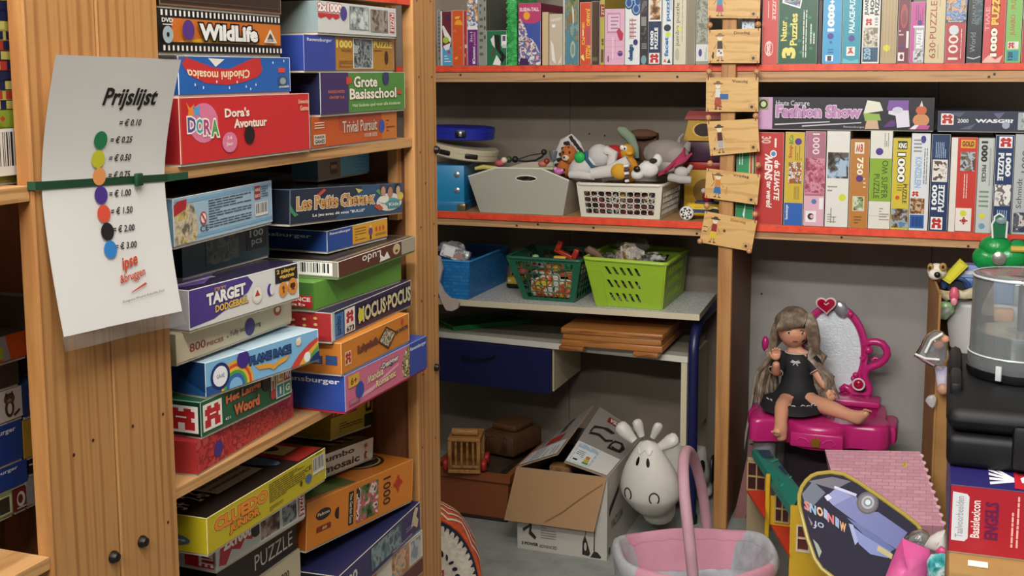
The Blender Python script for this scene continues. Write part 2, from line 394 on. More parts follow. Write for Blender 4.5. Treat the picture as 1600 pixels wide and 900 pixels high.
def onz(a, b, z): return at_z(*a, z), at_z(*b, z)
def onx(a, b, X, X2=None, z=None):
    p, q = at_x(*a, X), at_x(*b, X2 if X2 is not None else X)
    if z is not None: p.z = q.z = z
    return p, q
GR = 'boxed games and puzzles on the pine rack'
G = lambda *a, **k: carton(*a, group=GR, **k)
def holes(v0, v1, n=26, u0=.01, u1=.99): return [('r', WHITE, u0+(u1-u0)*(i+.2)/n, v0, u0+(u1-u0)*(i+.62)/n, v1) for i in range(n)]
def stars(c, pts): return [('p', c, [(u, v+.05), (u+.006, v), (u, v-.05), (u-.006, v)]) for u, v in pts]
ink = '#efe6d2'
# --- upper compartment, left stack (z from the shelf board upwards)
p, q = onx((283, 255.6), (484.7, 237), -.898, -.896, 1.3132)
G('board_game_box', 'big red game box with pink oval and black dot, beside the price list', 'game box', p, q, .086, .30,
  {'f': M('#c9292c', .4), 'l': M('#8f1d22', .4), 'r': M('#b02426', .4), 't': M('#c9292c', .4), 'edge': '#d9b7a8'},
  {'f': [('e', '#d9799a', .16, .60, .10, .31), ('p', '#e88b2e', [(.045, .93), (.07, .84), (.1, .9), (.085, .78), (.11, .7), (.08, .73), (.05, .7), (.06, .8)]), ('p', '#4f9fd0', [(.09, .88), (.115, .84), (.14, .87), (.13, .77), (.14, .7), (.115, .74), (.09, .7), (.1, .8)]),
         ('t', '#5a4d8c', 'D', .05, .47, .105, .70, {'b': .03, 'ol': [('#f0ece0', .11)]}), ('t', '#3f9c9a', 'O', .105, .44, .155, .67, {'b': .03, 'ol': [('#f0ece0', .11)]}), ('t', '#b33f74', 'R', .155, .41, .205, .65, {'b': .03, 'ol': [('#f0ece0', .11)]}), ('t', '#4f9a43', 'A', .205, .38, .26, .64, {'b': .03, 'ol': [('#f0ece0', .11)]}),
         ('t', ink, "Dora's", .305, .66, .49, .81, {'b': .035}), ('t', ink, 'Avontuur', .37, .48, .625, .63, {'b': .035}),
         ('e', '#d9799a', .335, .265, .055, .165), ('t', ink, '3-6', .318, .31, .352, .37), ('t', ink, 'Jaar', .308, .20, .36, .27), ('c', '#171215', .485, .355, .0125),
         ('t', '#e9cfa8', 'University', .895, .80, .99, .90), ('t', '#e9cfa8', 'Games', .91, .70, .985, .79), ('r', '#e0583c', .0, .0, .004, 1)]})
p, q = onx((280, 150), (454, 144.5), -.90, -.90, 1.3995)
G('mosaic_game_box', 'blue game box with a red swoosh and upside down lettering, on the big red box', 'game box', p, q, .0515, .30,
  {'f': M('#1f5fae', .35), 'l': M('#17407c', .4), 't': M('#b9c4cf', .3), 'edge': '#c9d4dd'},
  {'f': [('p', '#c62f2f', [(.03, .78), (.06, .97), (.28, .70), (.42, .66), (.62, .95), (.70, .98), (.72, .62), (.68, .45), (.55, .3), (.4, .23), (.22, .28), (.08, .5)]),
         ('p', '#e9e4da', [(.24, .95), (.3, .72), (.38, .93)]), ('t', '#f3e3ba', 'Chiodini mosaico', .07, .42, .60, .66, {'rot': 180, 'b': .02, 'arc': .25}),
         ('r', '#d6453f', .875, .56, .945, .70), ('e', '#39506a', .92, .3, .05, .17), ('e', '#8fa3a8', .92, .31, .03, .1), ('t', '#e9e4da', 'mosaic', .88, .1, .985, .18, {'rise': .3})]
   + stars('#e6eef5', [(.07, .62), (.19, .17), (.41, .15), (.48, .3), (.56, .17), (.60, .1), (.65, .22), (.93, .9), (.82, .85), (.30, .32), (.12, .25)])})
p, q = onx((249, 77.5), (439.5, 83), -.90, -.90, 1.4515)
G('film_quiz_box', 'black and orange quiz box with film strip borders, third up in the left stack', 'game box', p, q, .0565, .28,
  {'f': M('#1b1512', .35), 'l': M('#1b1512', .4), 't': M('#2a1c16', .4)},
  {'f': [('r', '#c96f26', .09, .24, .995, .79), ('p', '#d9a52e', [(.12, .25), (.9, .25), (.6, .30), (.35, .36)])]+holes(.84, .97, 30)+holes(.04, .16, 30)
   + [('t', WHITE, 'WildLife', .275, .30, .76, .70, {'b': .05, 'ol': [('#0e0c0b', .13)]}), ('c', '#54307d', .192, .53, .0125),
      ('p', '#d7d3c4', [(.81, .30), (.935, .30), (.872, .66)]), ('p', '#4a3b2b', [(.835, .34), (.91, .34), (.872, .56)]), ('t', WHITE, 'family fun', .83, .33, .918, .41),
      ('t', WHITE, 'DVD', .0, .68, .08, .78, {'b': .03}), ('r', WHITE, .005, .62, .075, .64), ('c', '#9fb0b4', .04, .40, .0105), ('c', '#1b1512', .04, .40, .003)]})
p, q = onx((250, 15), (439, 20), -.905, -.905, 1.5085)
G('dark_game_box', 'dark brown box squeezed under the top board above the film strip quiz box', 'game box', p, q, .036, .28,
  {'f': M('#35261f', .4), 'l': M('#2b1e18', .4), 't': M('#35261f', .4), 'edge': '#8b6a4e'}, {'f': [('r', '#7a553c', 0, .0, 1, .07), ('r', '#54392a', 0, .2, 1, .24)]})
# --- upper compartment, right stack
p, q = onx((487, 232.5), (620, 216.6), -.90, -.905, 1.3132)
G('trivia_box', 'orange trivia box with silver lettering and blue dot, bottom of the right stack', 'game box', p, q, .0495, .27,
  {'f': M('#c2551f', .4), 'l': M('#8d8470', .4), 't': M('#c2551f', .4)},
  {'f': [('r', '#c9742a', .80, 0, 1, 1), ('r', '#b4472a', .3, .5, .8, 1), ('t', '#cfc6b4', 'Trivial Pursuit', .33, .38, .74, .80, {'b': .015, 'ol': [('#7d2c18', .05)]}), ('t', '#cfc6b4', 'VOOR KIDS', .58, .16, .74, .30, {'b': .02}),
         ('c', '#2c4fa5', .80, .5, .011), ('ln', '#7d3a1c', .86, .25, .97, .75, 4), ('r', '#cfc9b6', .02, .10, .14, .42), ('t', '#1c1c1c', 'PARKER', .03, .29, .13, .38, {'b': .03}), ('t', '#1c1c1c', 'GAMES', .03, .13, .13, .26, {'b': .03}), ('ln', '#e8d9c0', .03, .6, .13, .85, 3)]})
p, q = onx((501.4, 178.5), (632.8, 170.4), -.895, -.90, 1.3630)
G('quiz_box', 'green and navy school quiz box with white lettering, second up in the right stack', 'game box', p, q, .0665, .28,
  {'f': M('#4c8b3c', .4), 'l': M('#1d1f3f', .4), 't': M('#39393f', .35), 'edge': '#b9c1ae'},
  {'f': [('r', '#3b2b60', 0, 0, .30, 1), ('t', '#d06a3f', 'BASISSCHOOL', .08, .50, .26, .57, {'b': .02}), ('t', '#d06a3f', 'GROEP 3-8', .09, .36, .25, .43, {'b': .02}),
         ('t', '#f1ead6', 'Grote', .36, .62, .64, .91, {'b': .03, 'ol': [('#243a1c', .06)]}), ('t', '#f1ead6', 'Basisschool', .31, .32, .88, .60, {'b': .03, 'ol': [('#243a1c', .06)]}), ('t', '#cfe0b5', 'Het leukste spel voor alle kinderen', .34, .10, .93, .22, {'b': .015}),
         ('p', '#c4452d', [(.27, .88), (.33, .90), (.335, .74), (.275, .7)]), ('p', '#c4452d', [(.89, .52), (.95, .55), (.94, .47), (.95, .40), (.89, .42)]), ('c', '#2a2f63', .745, .86, .0125)],
   'l': [('t', '#8b6f9b', 'DS', .74, .72, .82, .82), ('t', '#8b6f9b', '8', .78, .58, .81, .66), ('ln', '#77809a', .70, .2, .95, .3, 2)]})
p, q = onx((475.4, 104), (615.5, 104.6), -.895, -.90, 1.4297)
G('puzzle_box', 'blue and ochre jigsaw box with a castle picture, third up in the right stack', 'puzzle box', p, q, .0555, .37,
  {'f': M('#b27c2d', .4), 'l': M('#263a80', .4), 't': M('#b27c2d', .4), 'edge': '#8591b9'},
  {'f': [('r', '#2f449b', 0, 0, .315, 1), ('t', '#dfe2ea', 'Ravensburger', .03, .80, .28, .92, {'b': .015}), ('t', '#e8ce62', '1000', .325, .66, .50, .90, {'b': .05}), ('t', '#e8ce62', 'PUZZLE', .745, .70, .975, .92, {'b': .05}),
         ('r', '#d8d8d0', .505, .05, .735, .98), ('r', picture(3, ['#2e3437', '#5b6468', '#87939b', '#3c4a3a', '#a7aeb0'], 60), .515, .08, .725, .95), ('ln', '#6d4a14', .38, .55, .49, .64, 2), ('ln', '#6d4a14', .75, .58, .88, .66, 1), ('ln', '#6d4a14', .35, .08, .5, .3, 4), ('e', '#3d2016', .90, .40, .022, .22)],
   'l': [('t', '#dfe2ea', 'Ravensburger', .56, .80, .90, .93, {'b': .015})]})
p, q = onx((497, 43.3), (619, 53.4), -.892, -.89, 1.4860)
G('puzzle_box', 'pale grey box of two jigsaws under the red board edge, topmost of the right stack', 'puzzle box', p, q, .0505, .28,
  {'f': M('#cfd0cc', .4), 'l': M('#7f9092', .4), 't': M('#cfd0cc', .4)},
  {'f': [('t', '#f1efe8', '2x1000', .0, .66, .28, .95, {'b': .05, 'ol': [('#b3282c', .11)]}), ('p', '#bf2f33', [(.0, .62), (.25, .62), (.25, .5), (.20, .44), (.17, .52), (.13, .42), (.09, .52), (.03, .45), (.0, .5)]), ('c', '#4b3f86', .30, .66, .011),
         ('r', '#8a918f', .37, .16, .62, .93), ('r', picture(9, ['#59605e', '#8b9593', '#b9c0bd', '#cdd2ce'], 70), .38, .18, .61, .91), ('r', '#8a918f', .64, .12, .88, .90), ('r', picture(12, ['#39332d', '#6a5646', '#8d8a80', '#a39484'], 70), .65, .14, .87, .88), ('r', '#b3282c', .905, .14, .97, .84), ('t', '#f1efe8', 'PUZZLE', .912, .17, .962, .81, {'rot': 270, 'b': .03})],
   'l': [('r', '#a5272c', .56, .06, .74, 1), ('t', '#f1efe8', 'PUZZLE', .65, .12, .735, .97, {'rot': 270, 'b': .03}), ('t', '#e2b3ab', 'Photo', .57, .1, .63, .6, {'rot': 270})]})
# --- middle compartment, left stack
p, q = onz((308, 745.5), (458.7, 653.8), .9062)
G('patterned_box', 'red box with a tiny curl pattern and blue dot, lowest in the middle left stack', 'game box', p, q, .0465, .27,
  {'f': picture(21, ['#b12a2c', '#c23a3a', '#9a2024', '#c14a45'], 75), 'l': M('#a02a2a', .5), 't': M('#a8262a', .5)}, {'f': [('c', '#43307a', .20, .42, .0115)]})
p, q = onz((315, 687), (456, 619), .953)
lg = lambda: [('r', WHITE, 0, 0, 1, 1)]
def jlogo(u0, v0, u1, v1, edge='#e9e5da'):
    """A red square mark with a white rim and cut-outs."""
    a, b_ = u1-u0, v1-v0
    return [('r', edge, u0, v0, u1, v1), ('r', '#b9262a', u0+.1*a, v0+.1*b_, u1-.1*a, v1-.1*b_)] + [('r', edge, u0+x0*a, v0+y0*b_, u0+x1*a, v0+y1*b_) for x0, y0, x1, y1 in
            ((.40, .09, .60, .36), (.09, .40, .20, .56), (.80, .40, .91, .56), (.42, .78, .58, .91), (.09, .80, .20, .91), (.80, .80, .91, .91), (.34, .54, .66, .60))]
G('word_game_box', 'dark green word game box with red and white square marks, on the red patterned box', 'game box', p, q, .0500, .27,
  {'f': M('#1f5a3a', .35), 'l': M('#123b27', .35), 't': M('#1f5a3a', .4), 'edge': '#9ab3a0'},
  {'f': jlogo(.02, .10, .21, .88)+[('t', '#c76f43', 'Het Lange', .25, .56, .63, .86, {'b': .04, 'ol': [('#5f2018', .1)], 'rise': .18}), ('t', '#c76f43', 'Woord', .33, .16, .61, .50, {'b': .05, 'ol': [('#5f2018', .1)]}), ('t', '#dfe4dc', '421', .235, .16, .29, .24),
         ('c', '#12100f', .695, .72, .0115), ('r', '#d7c9b8', .745, .35, .79, .98), ('e', '#b93b35', .768, .28, .032, .16), ('r', '#b93b35', .758, .25, .778, .7), ('r', '#e4e2d8', .80, .08, .985, .98),
         ('r', '#c9a13a', .81, .55, .885, .95), ('r', '#c23c4a', .895, .55, .975, .95), ('r', '#3b8b8f', .81, .12, .885, .5), ('r', '#3c9162', .895, .12, .975, .5), ('t', WHITE, 'L', .825, .62, .87, .88, {'b': .04}), ('t', WHITE, 'M', .905, .62, .968, .88, {'b': .04}), ('t', WHITE, 'I', .84, .2, .86, .43, {'b': .04}), ('t', WHITE, 'G', .91, .2, .962, .43, {'b': .04})],
   'l': jlogo(.79, .08, .985, .86)+[('r', '#0d0d0d', .2, 0, 1, .05)]})
p, q = onz((322, 624), (498, 564), 1.0035)
G('plane_game_box', 'light blue game box with rainbow arches and a winged emblem, on the dark green box', 'game box', p, q, .0485, .275,
  {'f': M('#7db4d8', .35), 'l': M('#24518a', .35), 't': M('#bcd5e2', .3), 'edge': '#dfe9ee'},
  {'f': [('e', '#dfa43a', .24, .02, .155, .80), ('e', '#cf4a34', .24, .02, .138, .70), ('e', '#dfb63a', .24, .02, .118, .6), ('e', '#4f9a4c', .24, .02, .098, .5), ('e', '#3563a5', .24, .02, .078, .4), ('e', '#7db4d8', .24, .02, .055, .28),
         ('r', '#24518a', 0, 0, .12, .28), ('c', '#1c2d62', .115, .48, .0185), ('c', '#e7e8ea', .115, .48, .014), ('t', '#6a7890', 'GAME', .085, .42, .148, .55, {'b': .02}),
         ('t', '#2e4f87', 'PLANE RACE', .36, .52, .73, .78, {'b': .04, 'ol': [('#14233f', .12)]}), ('p', '#d99a3a', [(.40, .46), (.53, .40), (.57, .30), (.61, .40), (.72, .46), (.68, .30), (.61, .24), (.57, .14), (.53, .24), (.44, .30)]), ('c', '#3e2c7b', .305, .78, .0125),
         ('p', '#c9403a', [(.72, .0), (.80, .35), (.90, .62), (.99, .75), (.99, .62), (.86, .3), (.80, 0)]), ('p', '#e0a83b', [(.80, .0), (.86, .3), (.99, .62), (.99, .48), (.9, .2), (.87, 0)]), ('p', '#4c9650', [(.87, 0), (.9, .2), (.99, .48), (.99, .3), (.94, 0)]), ('p', '#1c2d62', [(.9, 0), (.93, .16), (1, .3), (1, 0)]),
         ('c', '#e7e8ea', .88, .20, .0075), ('c', '#e9c8a4', .80, .80, .006), ('p', '#e7e8ea', [(.78, .9), (.82, .93), (.815, .83), (.785, .82)])],
   'l': [('p', '#173a66', [(.55, 1), (1, 1), (1, .1), (.8, .6)])], 't': [('r', '#93b4c8', .33, .0, .345, 1), ('p', '#9cc0d3', [(.4, .2), (.6, .9), (.98, .8), (.9, .1)])]})
p, q = onz((276, 573), (456, 505), 1.0575)
G('puzzle_box', 'cream box printed with a piece count in red, under the white and purple ball game', 'puzzle box', p, q, .0415, .29,
  {'f': M('#cfc4a6', .5), 'l': M('#aca488', .5), 't': M('#cfc4a6', .5), 'edge': '#b7ab8c'},
  {'f': [('t', '#8f3a2c', '800', .10, .22, .225, .52, {'b': .01}), ('t', '#8f3a2c', 'PIECES', .235, .22, .37, .36, {'b': .015}), ('e', '#333', .405, .30, .005, .03), ('t', '#4a4038', 'Fully interlocking', .43, .23, .70, .46, {'b': .008}), ('c', '#3c2f78', .60, .37, .0125),
         ('e', '#b9503a', .86, .62, .035, .20), ('e', '#e6dcc4', .86, .66, .022, .10)]})
p, q = onz((297, 521), (467.3, 468), 1.0995)
G('ball_game_box', 'white and purple ball game box with round stickers, on the cream box', 'game box', p, q, .0555, .27,
  {'f': M('#dcdbd6', .3), 'l': M('#b7b4ba', .35), 't': M('#2c2440', .25), 'edge': '#e6e4de'},
  {'f': [('p', '#4b3a86', [(.0, .98), (.50, .98), (.55, .78), (.50, .55), (.38, .38), (.2, .12), (.0, .06)]), ('t', '#d9a93a', 'STICKY', .21, .80, .31, .90, {'b': .02}), ('t', '#f0eee6', 'TARGET', .14, .48, .48, .80, {'b': .05, 'ol': [('#221a45', .1)], 'rise': .12}), ('t', '#e0b95c', 'DODGEBALL', .21, .26, .50, .45, {'b': .04, 'ol': [('#221a45', .1)], 'rise': .12}),
         ('r', '#1e1c1c', .76, .56, .985, .97), ('t', '#e2b851', '2 player', .775, .78, .97, .93, {'b': .03}), ('t', '#e2b851', 'game', .80, .62, .95, .75, {'b': .03}),
         ('c', '#d5d0c6', .585, .42, .0125), ('c', '#e9e4da', .585, .44, .010), ('p', '#b53a30', [(.56, .38), (.61, .38), (.585, .56)]), ('e', '#3c2f8c', .705, .45, .026, .17), ('e', '#dcdbd6', .722, .45, .02, .15), ('c', '#d98e3c', .835, .36, .011), ('c', '#d98e3c', .93, .38, .012), ('c', '#4a2416', .92, .40, .004), ('c', '#4a2416', .94, .40, .004), ('c', '#7a3a1c', .835, .40, .003), ('p', '#7a3a1c', [(.825, .26), (.835, .38), (.848, .28)]), ('p', '#7a3a1c', [(.915, .28), (.93, .37), (.95, .28)])],
   't': [('p', '#5f4a8f', [(.0, .1), (.3, .5), (.7, .6), (.7, .3), (.2, .05)]), ('ln', '#b9b4c0', .05, .1, .4, .4, 4), ('p', '#7f93ad', [(.35, .6), (.75, .75), (.7, .85), (.3, .8)])]})
p, q = onx((285, 417), (420, 378), -.95, -.95, 1.1555)
G('small_puzzle_box', 'small dark teal box lying under the pale blue castle puzzle', 'puzzle box', p, q, .0545, .24,
  {'f': M('#1e3f4a', .4), 'l': M('#1b2f3c', .4), 't': M('#22424e', .4)}, {'f': [('r', '#122028', .72, .28, .97, .92), ('t', '#9fb4b8', '100', .76, .64, .93, .84, {'b': .02}), ('t', '#9fb4b8', 'pcs', .78, .36, .91, .56), ('r', picture(31, ['#243b3c', '#3e5552', '#5d6a62', '#274650'], 60), .25, .15, .62, .85)]})
p, q = onz((273, 390.4), (425.7, 349.8), 1.2105)
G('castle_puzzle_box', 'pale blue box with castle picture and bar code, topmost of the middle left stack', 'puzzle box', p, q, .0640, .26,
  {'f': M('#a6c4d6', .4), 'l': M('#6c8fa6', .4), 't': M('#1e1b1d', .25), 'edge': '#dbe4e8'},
  {'f': [('r', '#7fb0d0', 0, .86, 1, .94), ('r', '#7fb0d0', 0, .08, 1, .15), ('p', picture(5, ['#6f6657', '#a79a80', '#c4b89c', '#d3c9ae', '#c9b25e', '#8a7f6a'], 70), [(0, .02), (.19, .02), (.22, .25), (.20, .6), (.17, .85), (0, .78)]), ('p', '#b8262f', [(.0, .62), (.11, .74), (.12, .95), (.03, .92), (.0, .85)]),
         ('ln', '#33465a', .32, .20, .76, .84, 11), ('r', '#9b2a30', .80, .62, .865, .93), ('t', '#e9e2d8', 'HAS', .805, .80, .86, .88), ('t', '#e9e2d8', 'BRO', .805, .66, .86, .74), ('bar', WHITE, .80, .22, .945, .54), ('ln', '#33465a', .875, .64, .95, .92, 5),
         ('c', '#c23a38', .265, .47, .0085), ('c', '#e9e6e0', .265, .47, .0065), ('p', '#c23a38', [(.24, .57), (.25, .60), (.292, .37), (.28, .35)]), ('t', '#22303c', 'CE', .23, .18, .31, .31, {'b': .01})]})
# --- middle compartment, right stack
p, q = onz((540, 647.4), (667, 577), .9065)
G('drawing_set_box', 'pink and blue craft box jutting out furthest, bottom of the middle right stack', 'game box', p, q, .0605, .30,
  {'f': M('#cf6f8c', .4), 'l': M('#2a4796', .4), 'r': M('#2a4796', .4), 't': M('#2a4796', .4), 'edge': '#93a3c8', 'tray': '#b3243a'},
  {'f': [('r', '#2d4a9d', .765, 0, 1, 1), ('t', '#dfe2ea', 'Ravensburger', .775, .74, .99, .88, {'b': .02}), ('p', picture(8, ['#d8cba4', '#3f5a38', '#b9a36a', '#5a3f2c', '#e3dcc4'], 80), [(.66, .5), (.70, .85), (.765, .98), (.765, .02), (.68, .1)]),
         ('p', '#e3a9b6', [(.05, .12), (.3, .2), (.62, .55), (.62, .62), (.3, .32), (.05, .22)]), ('t', '#e9d9b0', 'Mandala', .24, .46, .43, .70, {'b': .02, 'ol': [('#8f3f58', .06)], 'rise': .2}), ('t', '#e8e2d0', '-Designer', .40, .62, .62, .84, {'b': .03, 'ol': [('#2a3f56', .1)], 'rise': .2}), ('t', '#e8d9a2', 'Romantic', .34, .22, .58, .42, {'b': .03, 'ol': [('#9c3f5a', .08)], 'rise': .25}),
         ('r', '#d8a83a', .03, .60, .15, .93), ('t', '#6a3a1c', '6+', .055, .66, .125, .86, {'b': .02}), ('c', '#2c4a9f', .155, .42, .0135), ('ln', '#7f3a52', .03, .06, .16, .26, 4)],
   'l': [('r', picture(14, ['#c7bb9a', '#4a5a44', '#b98a92', '#6a4f3c'], 60), .30, .02, .46, .98), ('t', '#dfe2ea', 'Ravensburger', .56, .70, .97, .89, {'b': .02})]})
p, q = onz((534, 588.8), (639.5, 535.3), .9675)
G('labyrinth_game_box', 'orange game box with a diamond shaped board picture, on the pink craft box', 'game box', p, q, .0520, .27,
  {'f': M('#cf7f2b', .4), 'l': M('#b86f28', .4), 't': M('#cf7f2b', .4), 'edge': '#e0b27a'},
  {'f': jlogo(.045, .22, .13, .66, '#e6c9a0')+[('t', '#7a3b22', 'Labyrinth', .22, .36, .50, .66, {'b': .04, 'ol': [('#3a3a40', .1)], 'rise': .1}), ('p', '#47251a', [(.50, .5), (.63, .90), (.79, .55), (.66, .08)]), ('p', picture(17, ['#b7ad92', '#5f6a5a', '#c9bfa2', '#8a5f44'], 90), [(.525, .5), (.632, .83), (.765, .54), (.658, .16)]), ('t', '#3a3a40', 'JUNIOR', .78, .42, .975, .60, {'b': .04, 'rise': .2}), ('c', '#c2402c', .88, .82, .005)],
   'l': [('r', '#3e3f58', .78, .28, .88, .55), ('r', '#5a6a90', .80, .32, .86, .5), ('r', '#2e4a78', .90, .28, .975, .58)]})
p, q = onz((519, 537.5), (642.4, 479), 1.0200)
G('magic_set_box', 'dark purple box with spotted lettering, yellow dot and red end, on the orange diamond box', 'game box', p, q, .0475, .27,
  {'f': M('#2b2344', .4), 'l': M('#a02a2a', .4), 't': M('#2b2344', .4), 'edge': '#c5c0b4'},
  {'f': [('r', '#c4c4bd', 0, .0, .03, 1), ('r', '#3a78b4', .03, .02, .13, .9), ('t', '#1c2a4a', 'jumbo', .045, .1, .115, .8, {'rot': 90, 'b': .03}), ('r', '#e6e2d8', .14, .06, .26, .93)]+jlogo(.15, .36, .25, .88)+[('t', '#1c1c1c', '673', .155, .1, .245, .3, {'b': .03}),
         ('t', '#d2cba0', 'HOCUS\u00b7POCUS', .30, .20, .985, .80, {'b': .04, 'ol': [('#171226', .09)]}), ('c', '#d6cf3c', .325, .50, .0105)],
   'l': [('e', '#d0b06a', .55+.07*(i % 6), .25+.22*(i//6)+.05*(i % 3), .012, .05) for i in range(18)]})
p, q = onz((490.7, 488.4), (627, 440.7), 1.0680)
G('science_box', 'plain bright green box under the brown and white box lid, in the middle right stack', 'game box', p, q, .0450, .30,
  {'f': M('#5d9436', .45), 'l': M('#3f6a2c', .45), 't': M('#5d9436', .45)}, {'l': [('r', '#b3262a', .80, .06, .99, .52), ('t', '#ece4da', 'SCIENCE', .81, .30, .98, .46, {'b': .03}), ('t', '#ece4da', 'lab', .85, .12, .95, .24)]})
p, q = onx((529, 439), (648.7, 384), -.872); p.z, q.z = 1.1135, 1.1170
o = G('ludo_box', 'flat brown and white box with upside down lettering, overhanging the green box', 'game box', p, q, .0280, .33,
  {'f': M('#5c2f24', .45), 'l': M('#8d867a', .45), 't': M('#4a4038', .4), 'edge': '#d9d2c2', 'tray': '#6f8f4e'},
  {'f': [('r', '#a79e8c', .80, 0, 1, 1), ('e', '#c9b98a', .73, .55, .05, .38), ('e', '#5c2f24', .73, .42, .02, .1), ('t', '#e8e2d4', 'Ludo', .28, .34, .52, .86, {'rot': 180, 'b': .01}), ('p', '#e8e2d4', [(.50, .05), (.52, .5), (.56, .28), (.60, .62), (.64, .1)])],
   'l': [('bar', WHITE, .76, .08, .97, .92)], 't': [('r', '#7a6a54', .02, .02, .98, .04), ('r', '#7a6a54', .02, .96, .98, .98), ('r', '#332a24', .05, .06, .95, .94)]})
p, q = onz((511.5, 397), (605.4, 373), 1.1458)
G('memory_game_box', 'blue and yellow picture game box with red lettered end, on the brown flat box', 'game box', p, q, .0363, .36,
  {'f': M('#274a92', .4), 'l': M('#234486', .4), 't': M('#3a4a52', .3), 'edge': '#c3c6c4', 'tray': '#d6d2c4'},
  {'f': [('r', '#d19a2e', .40, .04, .995, .98), ('t', '#dfe2ea', 'Ravensburger', .04, .74, .37, .90, {'b': .02}), ('ln', '#7a551c', .44, .15, .62, .85, 5), ('e', '#6a3b7a', .70, .5, .035, .20), ('e', '#dcb08a', .70, .76, .02, .08), ('r', '#4a2a1c', .685, .1, .715, .32)]+[('e', '#c4552c', .80+.06*i, .55, .018, .14) for i in range(3)]+[('ln', '#7a551c', .77, .2, .97, .34, 2)],
   'l': [('r', '#bd8f33', .05, .02, .50, .98), ('t', '#a8322a', 'DUCK', .20, .52, .48, .9, {'b': .05, 'ol': [('#3b2417', .1)]}), ('t', '#8f2a22', 'memory', .12, .12, .40, .46, {'b': .03}), ('t', '#dfe2ea', 'Ravensburger', .54, .56, .92, .80, {'b': .02})]})
p, q = onx((453, 352.6), (628.5, 335), -.905); p.z, q.z = 1.2050, 1.1815
G('horse_race_game_box', 'dark blue game box with orange lettering and family photo, topmost of the middle right stack', 'game box', p, q, .0545, .20,
  {'f': M('#16283f', .3), 'l': M('#151a26', .35), 't': M('#34373c', .15), 'edge': '#5f6c7c'},
  {'f': [('p', '#254f74', [(.35, 0), (1, 0), (1, 1), (.6, 1), (.5, .5)]), ('t', '#d09a5c', 'Les Petits Chevaux', .05, .38, .71, .76, {'b': .03, 'ol': [('#f0e6cc', .10), ('#1a1310', .05)]}), ('t', '#e6e4de', "Le jeu avec d\u00e9 sous \"BULLE\"", .17, .12, .62, .24, {'b': .03}),
         ('p', '#c44a38', [(.2, .80), (.26, .97), (.28, .92), (.23, .76)]), ('p', '#3f8a5c', [(.0, .55), (.03, .35), (.06, .25), (.03, .20), (.0, .35)]), ('p', '#d0c86a', [(.53, .92), (.56, .75), (.6, .85)]), ('e', '#e2dfd2', .86, .38, .13, .3), ('p', '#4f9a5c', [(.72, .78), (.80, .52), (.82, .6), (.75, .85)]), ('p', '#c4523c', [(.70, .30), (.76, .12), (.80, .18), (.76, .34)]),
         ('c', '#4a2f26', .79, .80, .0105), ('c', '#c79478', .795, .75, .0085), ('c', '#5a3226', .865, .74, .011), ('c', '#b98468', .865, .70, .0095), ('c', '#1f1512', .94, .82, .010), ('c', '#d2a888', .945, .75, .008), ('e', '#5fa3a8', .88, .38, .07, .14), ('r', '#3c8f96', .84, .16, .96, .42), ('e', '#e9e6da', .80, .48, .05, .12), ('e', '#d9c45a', .97, .55, .03, .14), ('t', '#e8e4d8', 'Kids', .85, .24, .95, .36, {'b': .02})]})
p, q = onx((422, 352), (452, 351.5), -1.125, -1.125, 1.1840)
G('white_game_box', 'white box end with a blue letter, wedged behind the dark blue game box', 'game box', p, q+Vector((0, .03, 0)), .062, .20,
  {'f': M('#cfcfc9', .4), 't': M('#bdbdb8', .4)}, {'f': [('t', '#3a6a9a', 'IB', .0, .60, .42, .86, {'b': .05}), ('ln', '#444', .02, .08, .7, .52, 4), ('t', '#444', 'TOY', .05, .50, .3, .57)]})
p, q = onx((497, 284), (577, 283), -.99, -.99, 1.2475)
G('wave_puzzle_box', 'small grey and sky blue box with wave lines, standing on the dark blue game box', 'puzzle box', p, q, .047, .05,
  {'f': M('#79a9c0', .4), 't': M('#79c4e4', .4)}, {'f': [('r', '#8a7f74', 0, 0, .42, 1), ('r', '#7fd0ee', .42, 0, 1, 1), ('r', '#5a2a28', .22, .15, .36, .62), ('t', '#d0b8a8', '999', .24, .3, .35, .5, {'b': .03})]+[('p', '#3f95bd', [(.70, .1+.14*i), (.78, .14+.14*i), (.86, .09+.14*i), (.95, .13+.14*i), (.86, .07+.14*i), (.78, .12+.14*i)]) for i in range(6)]})
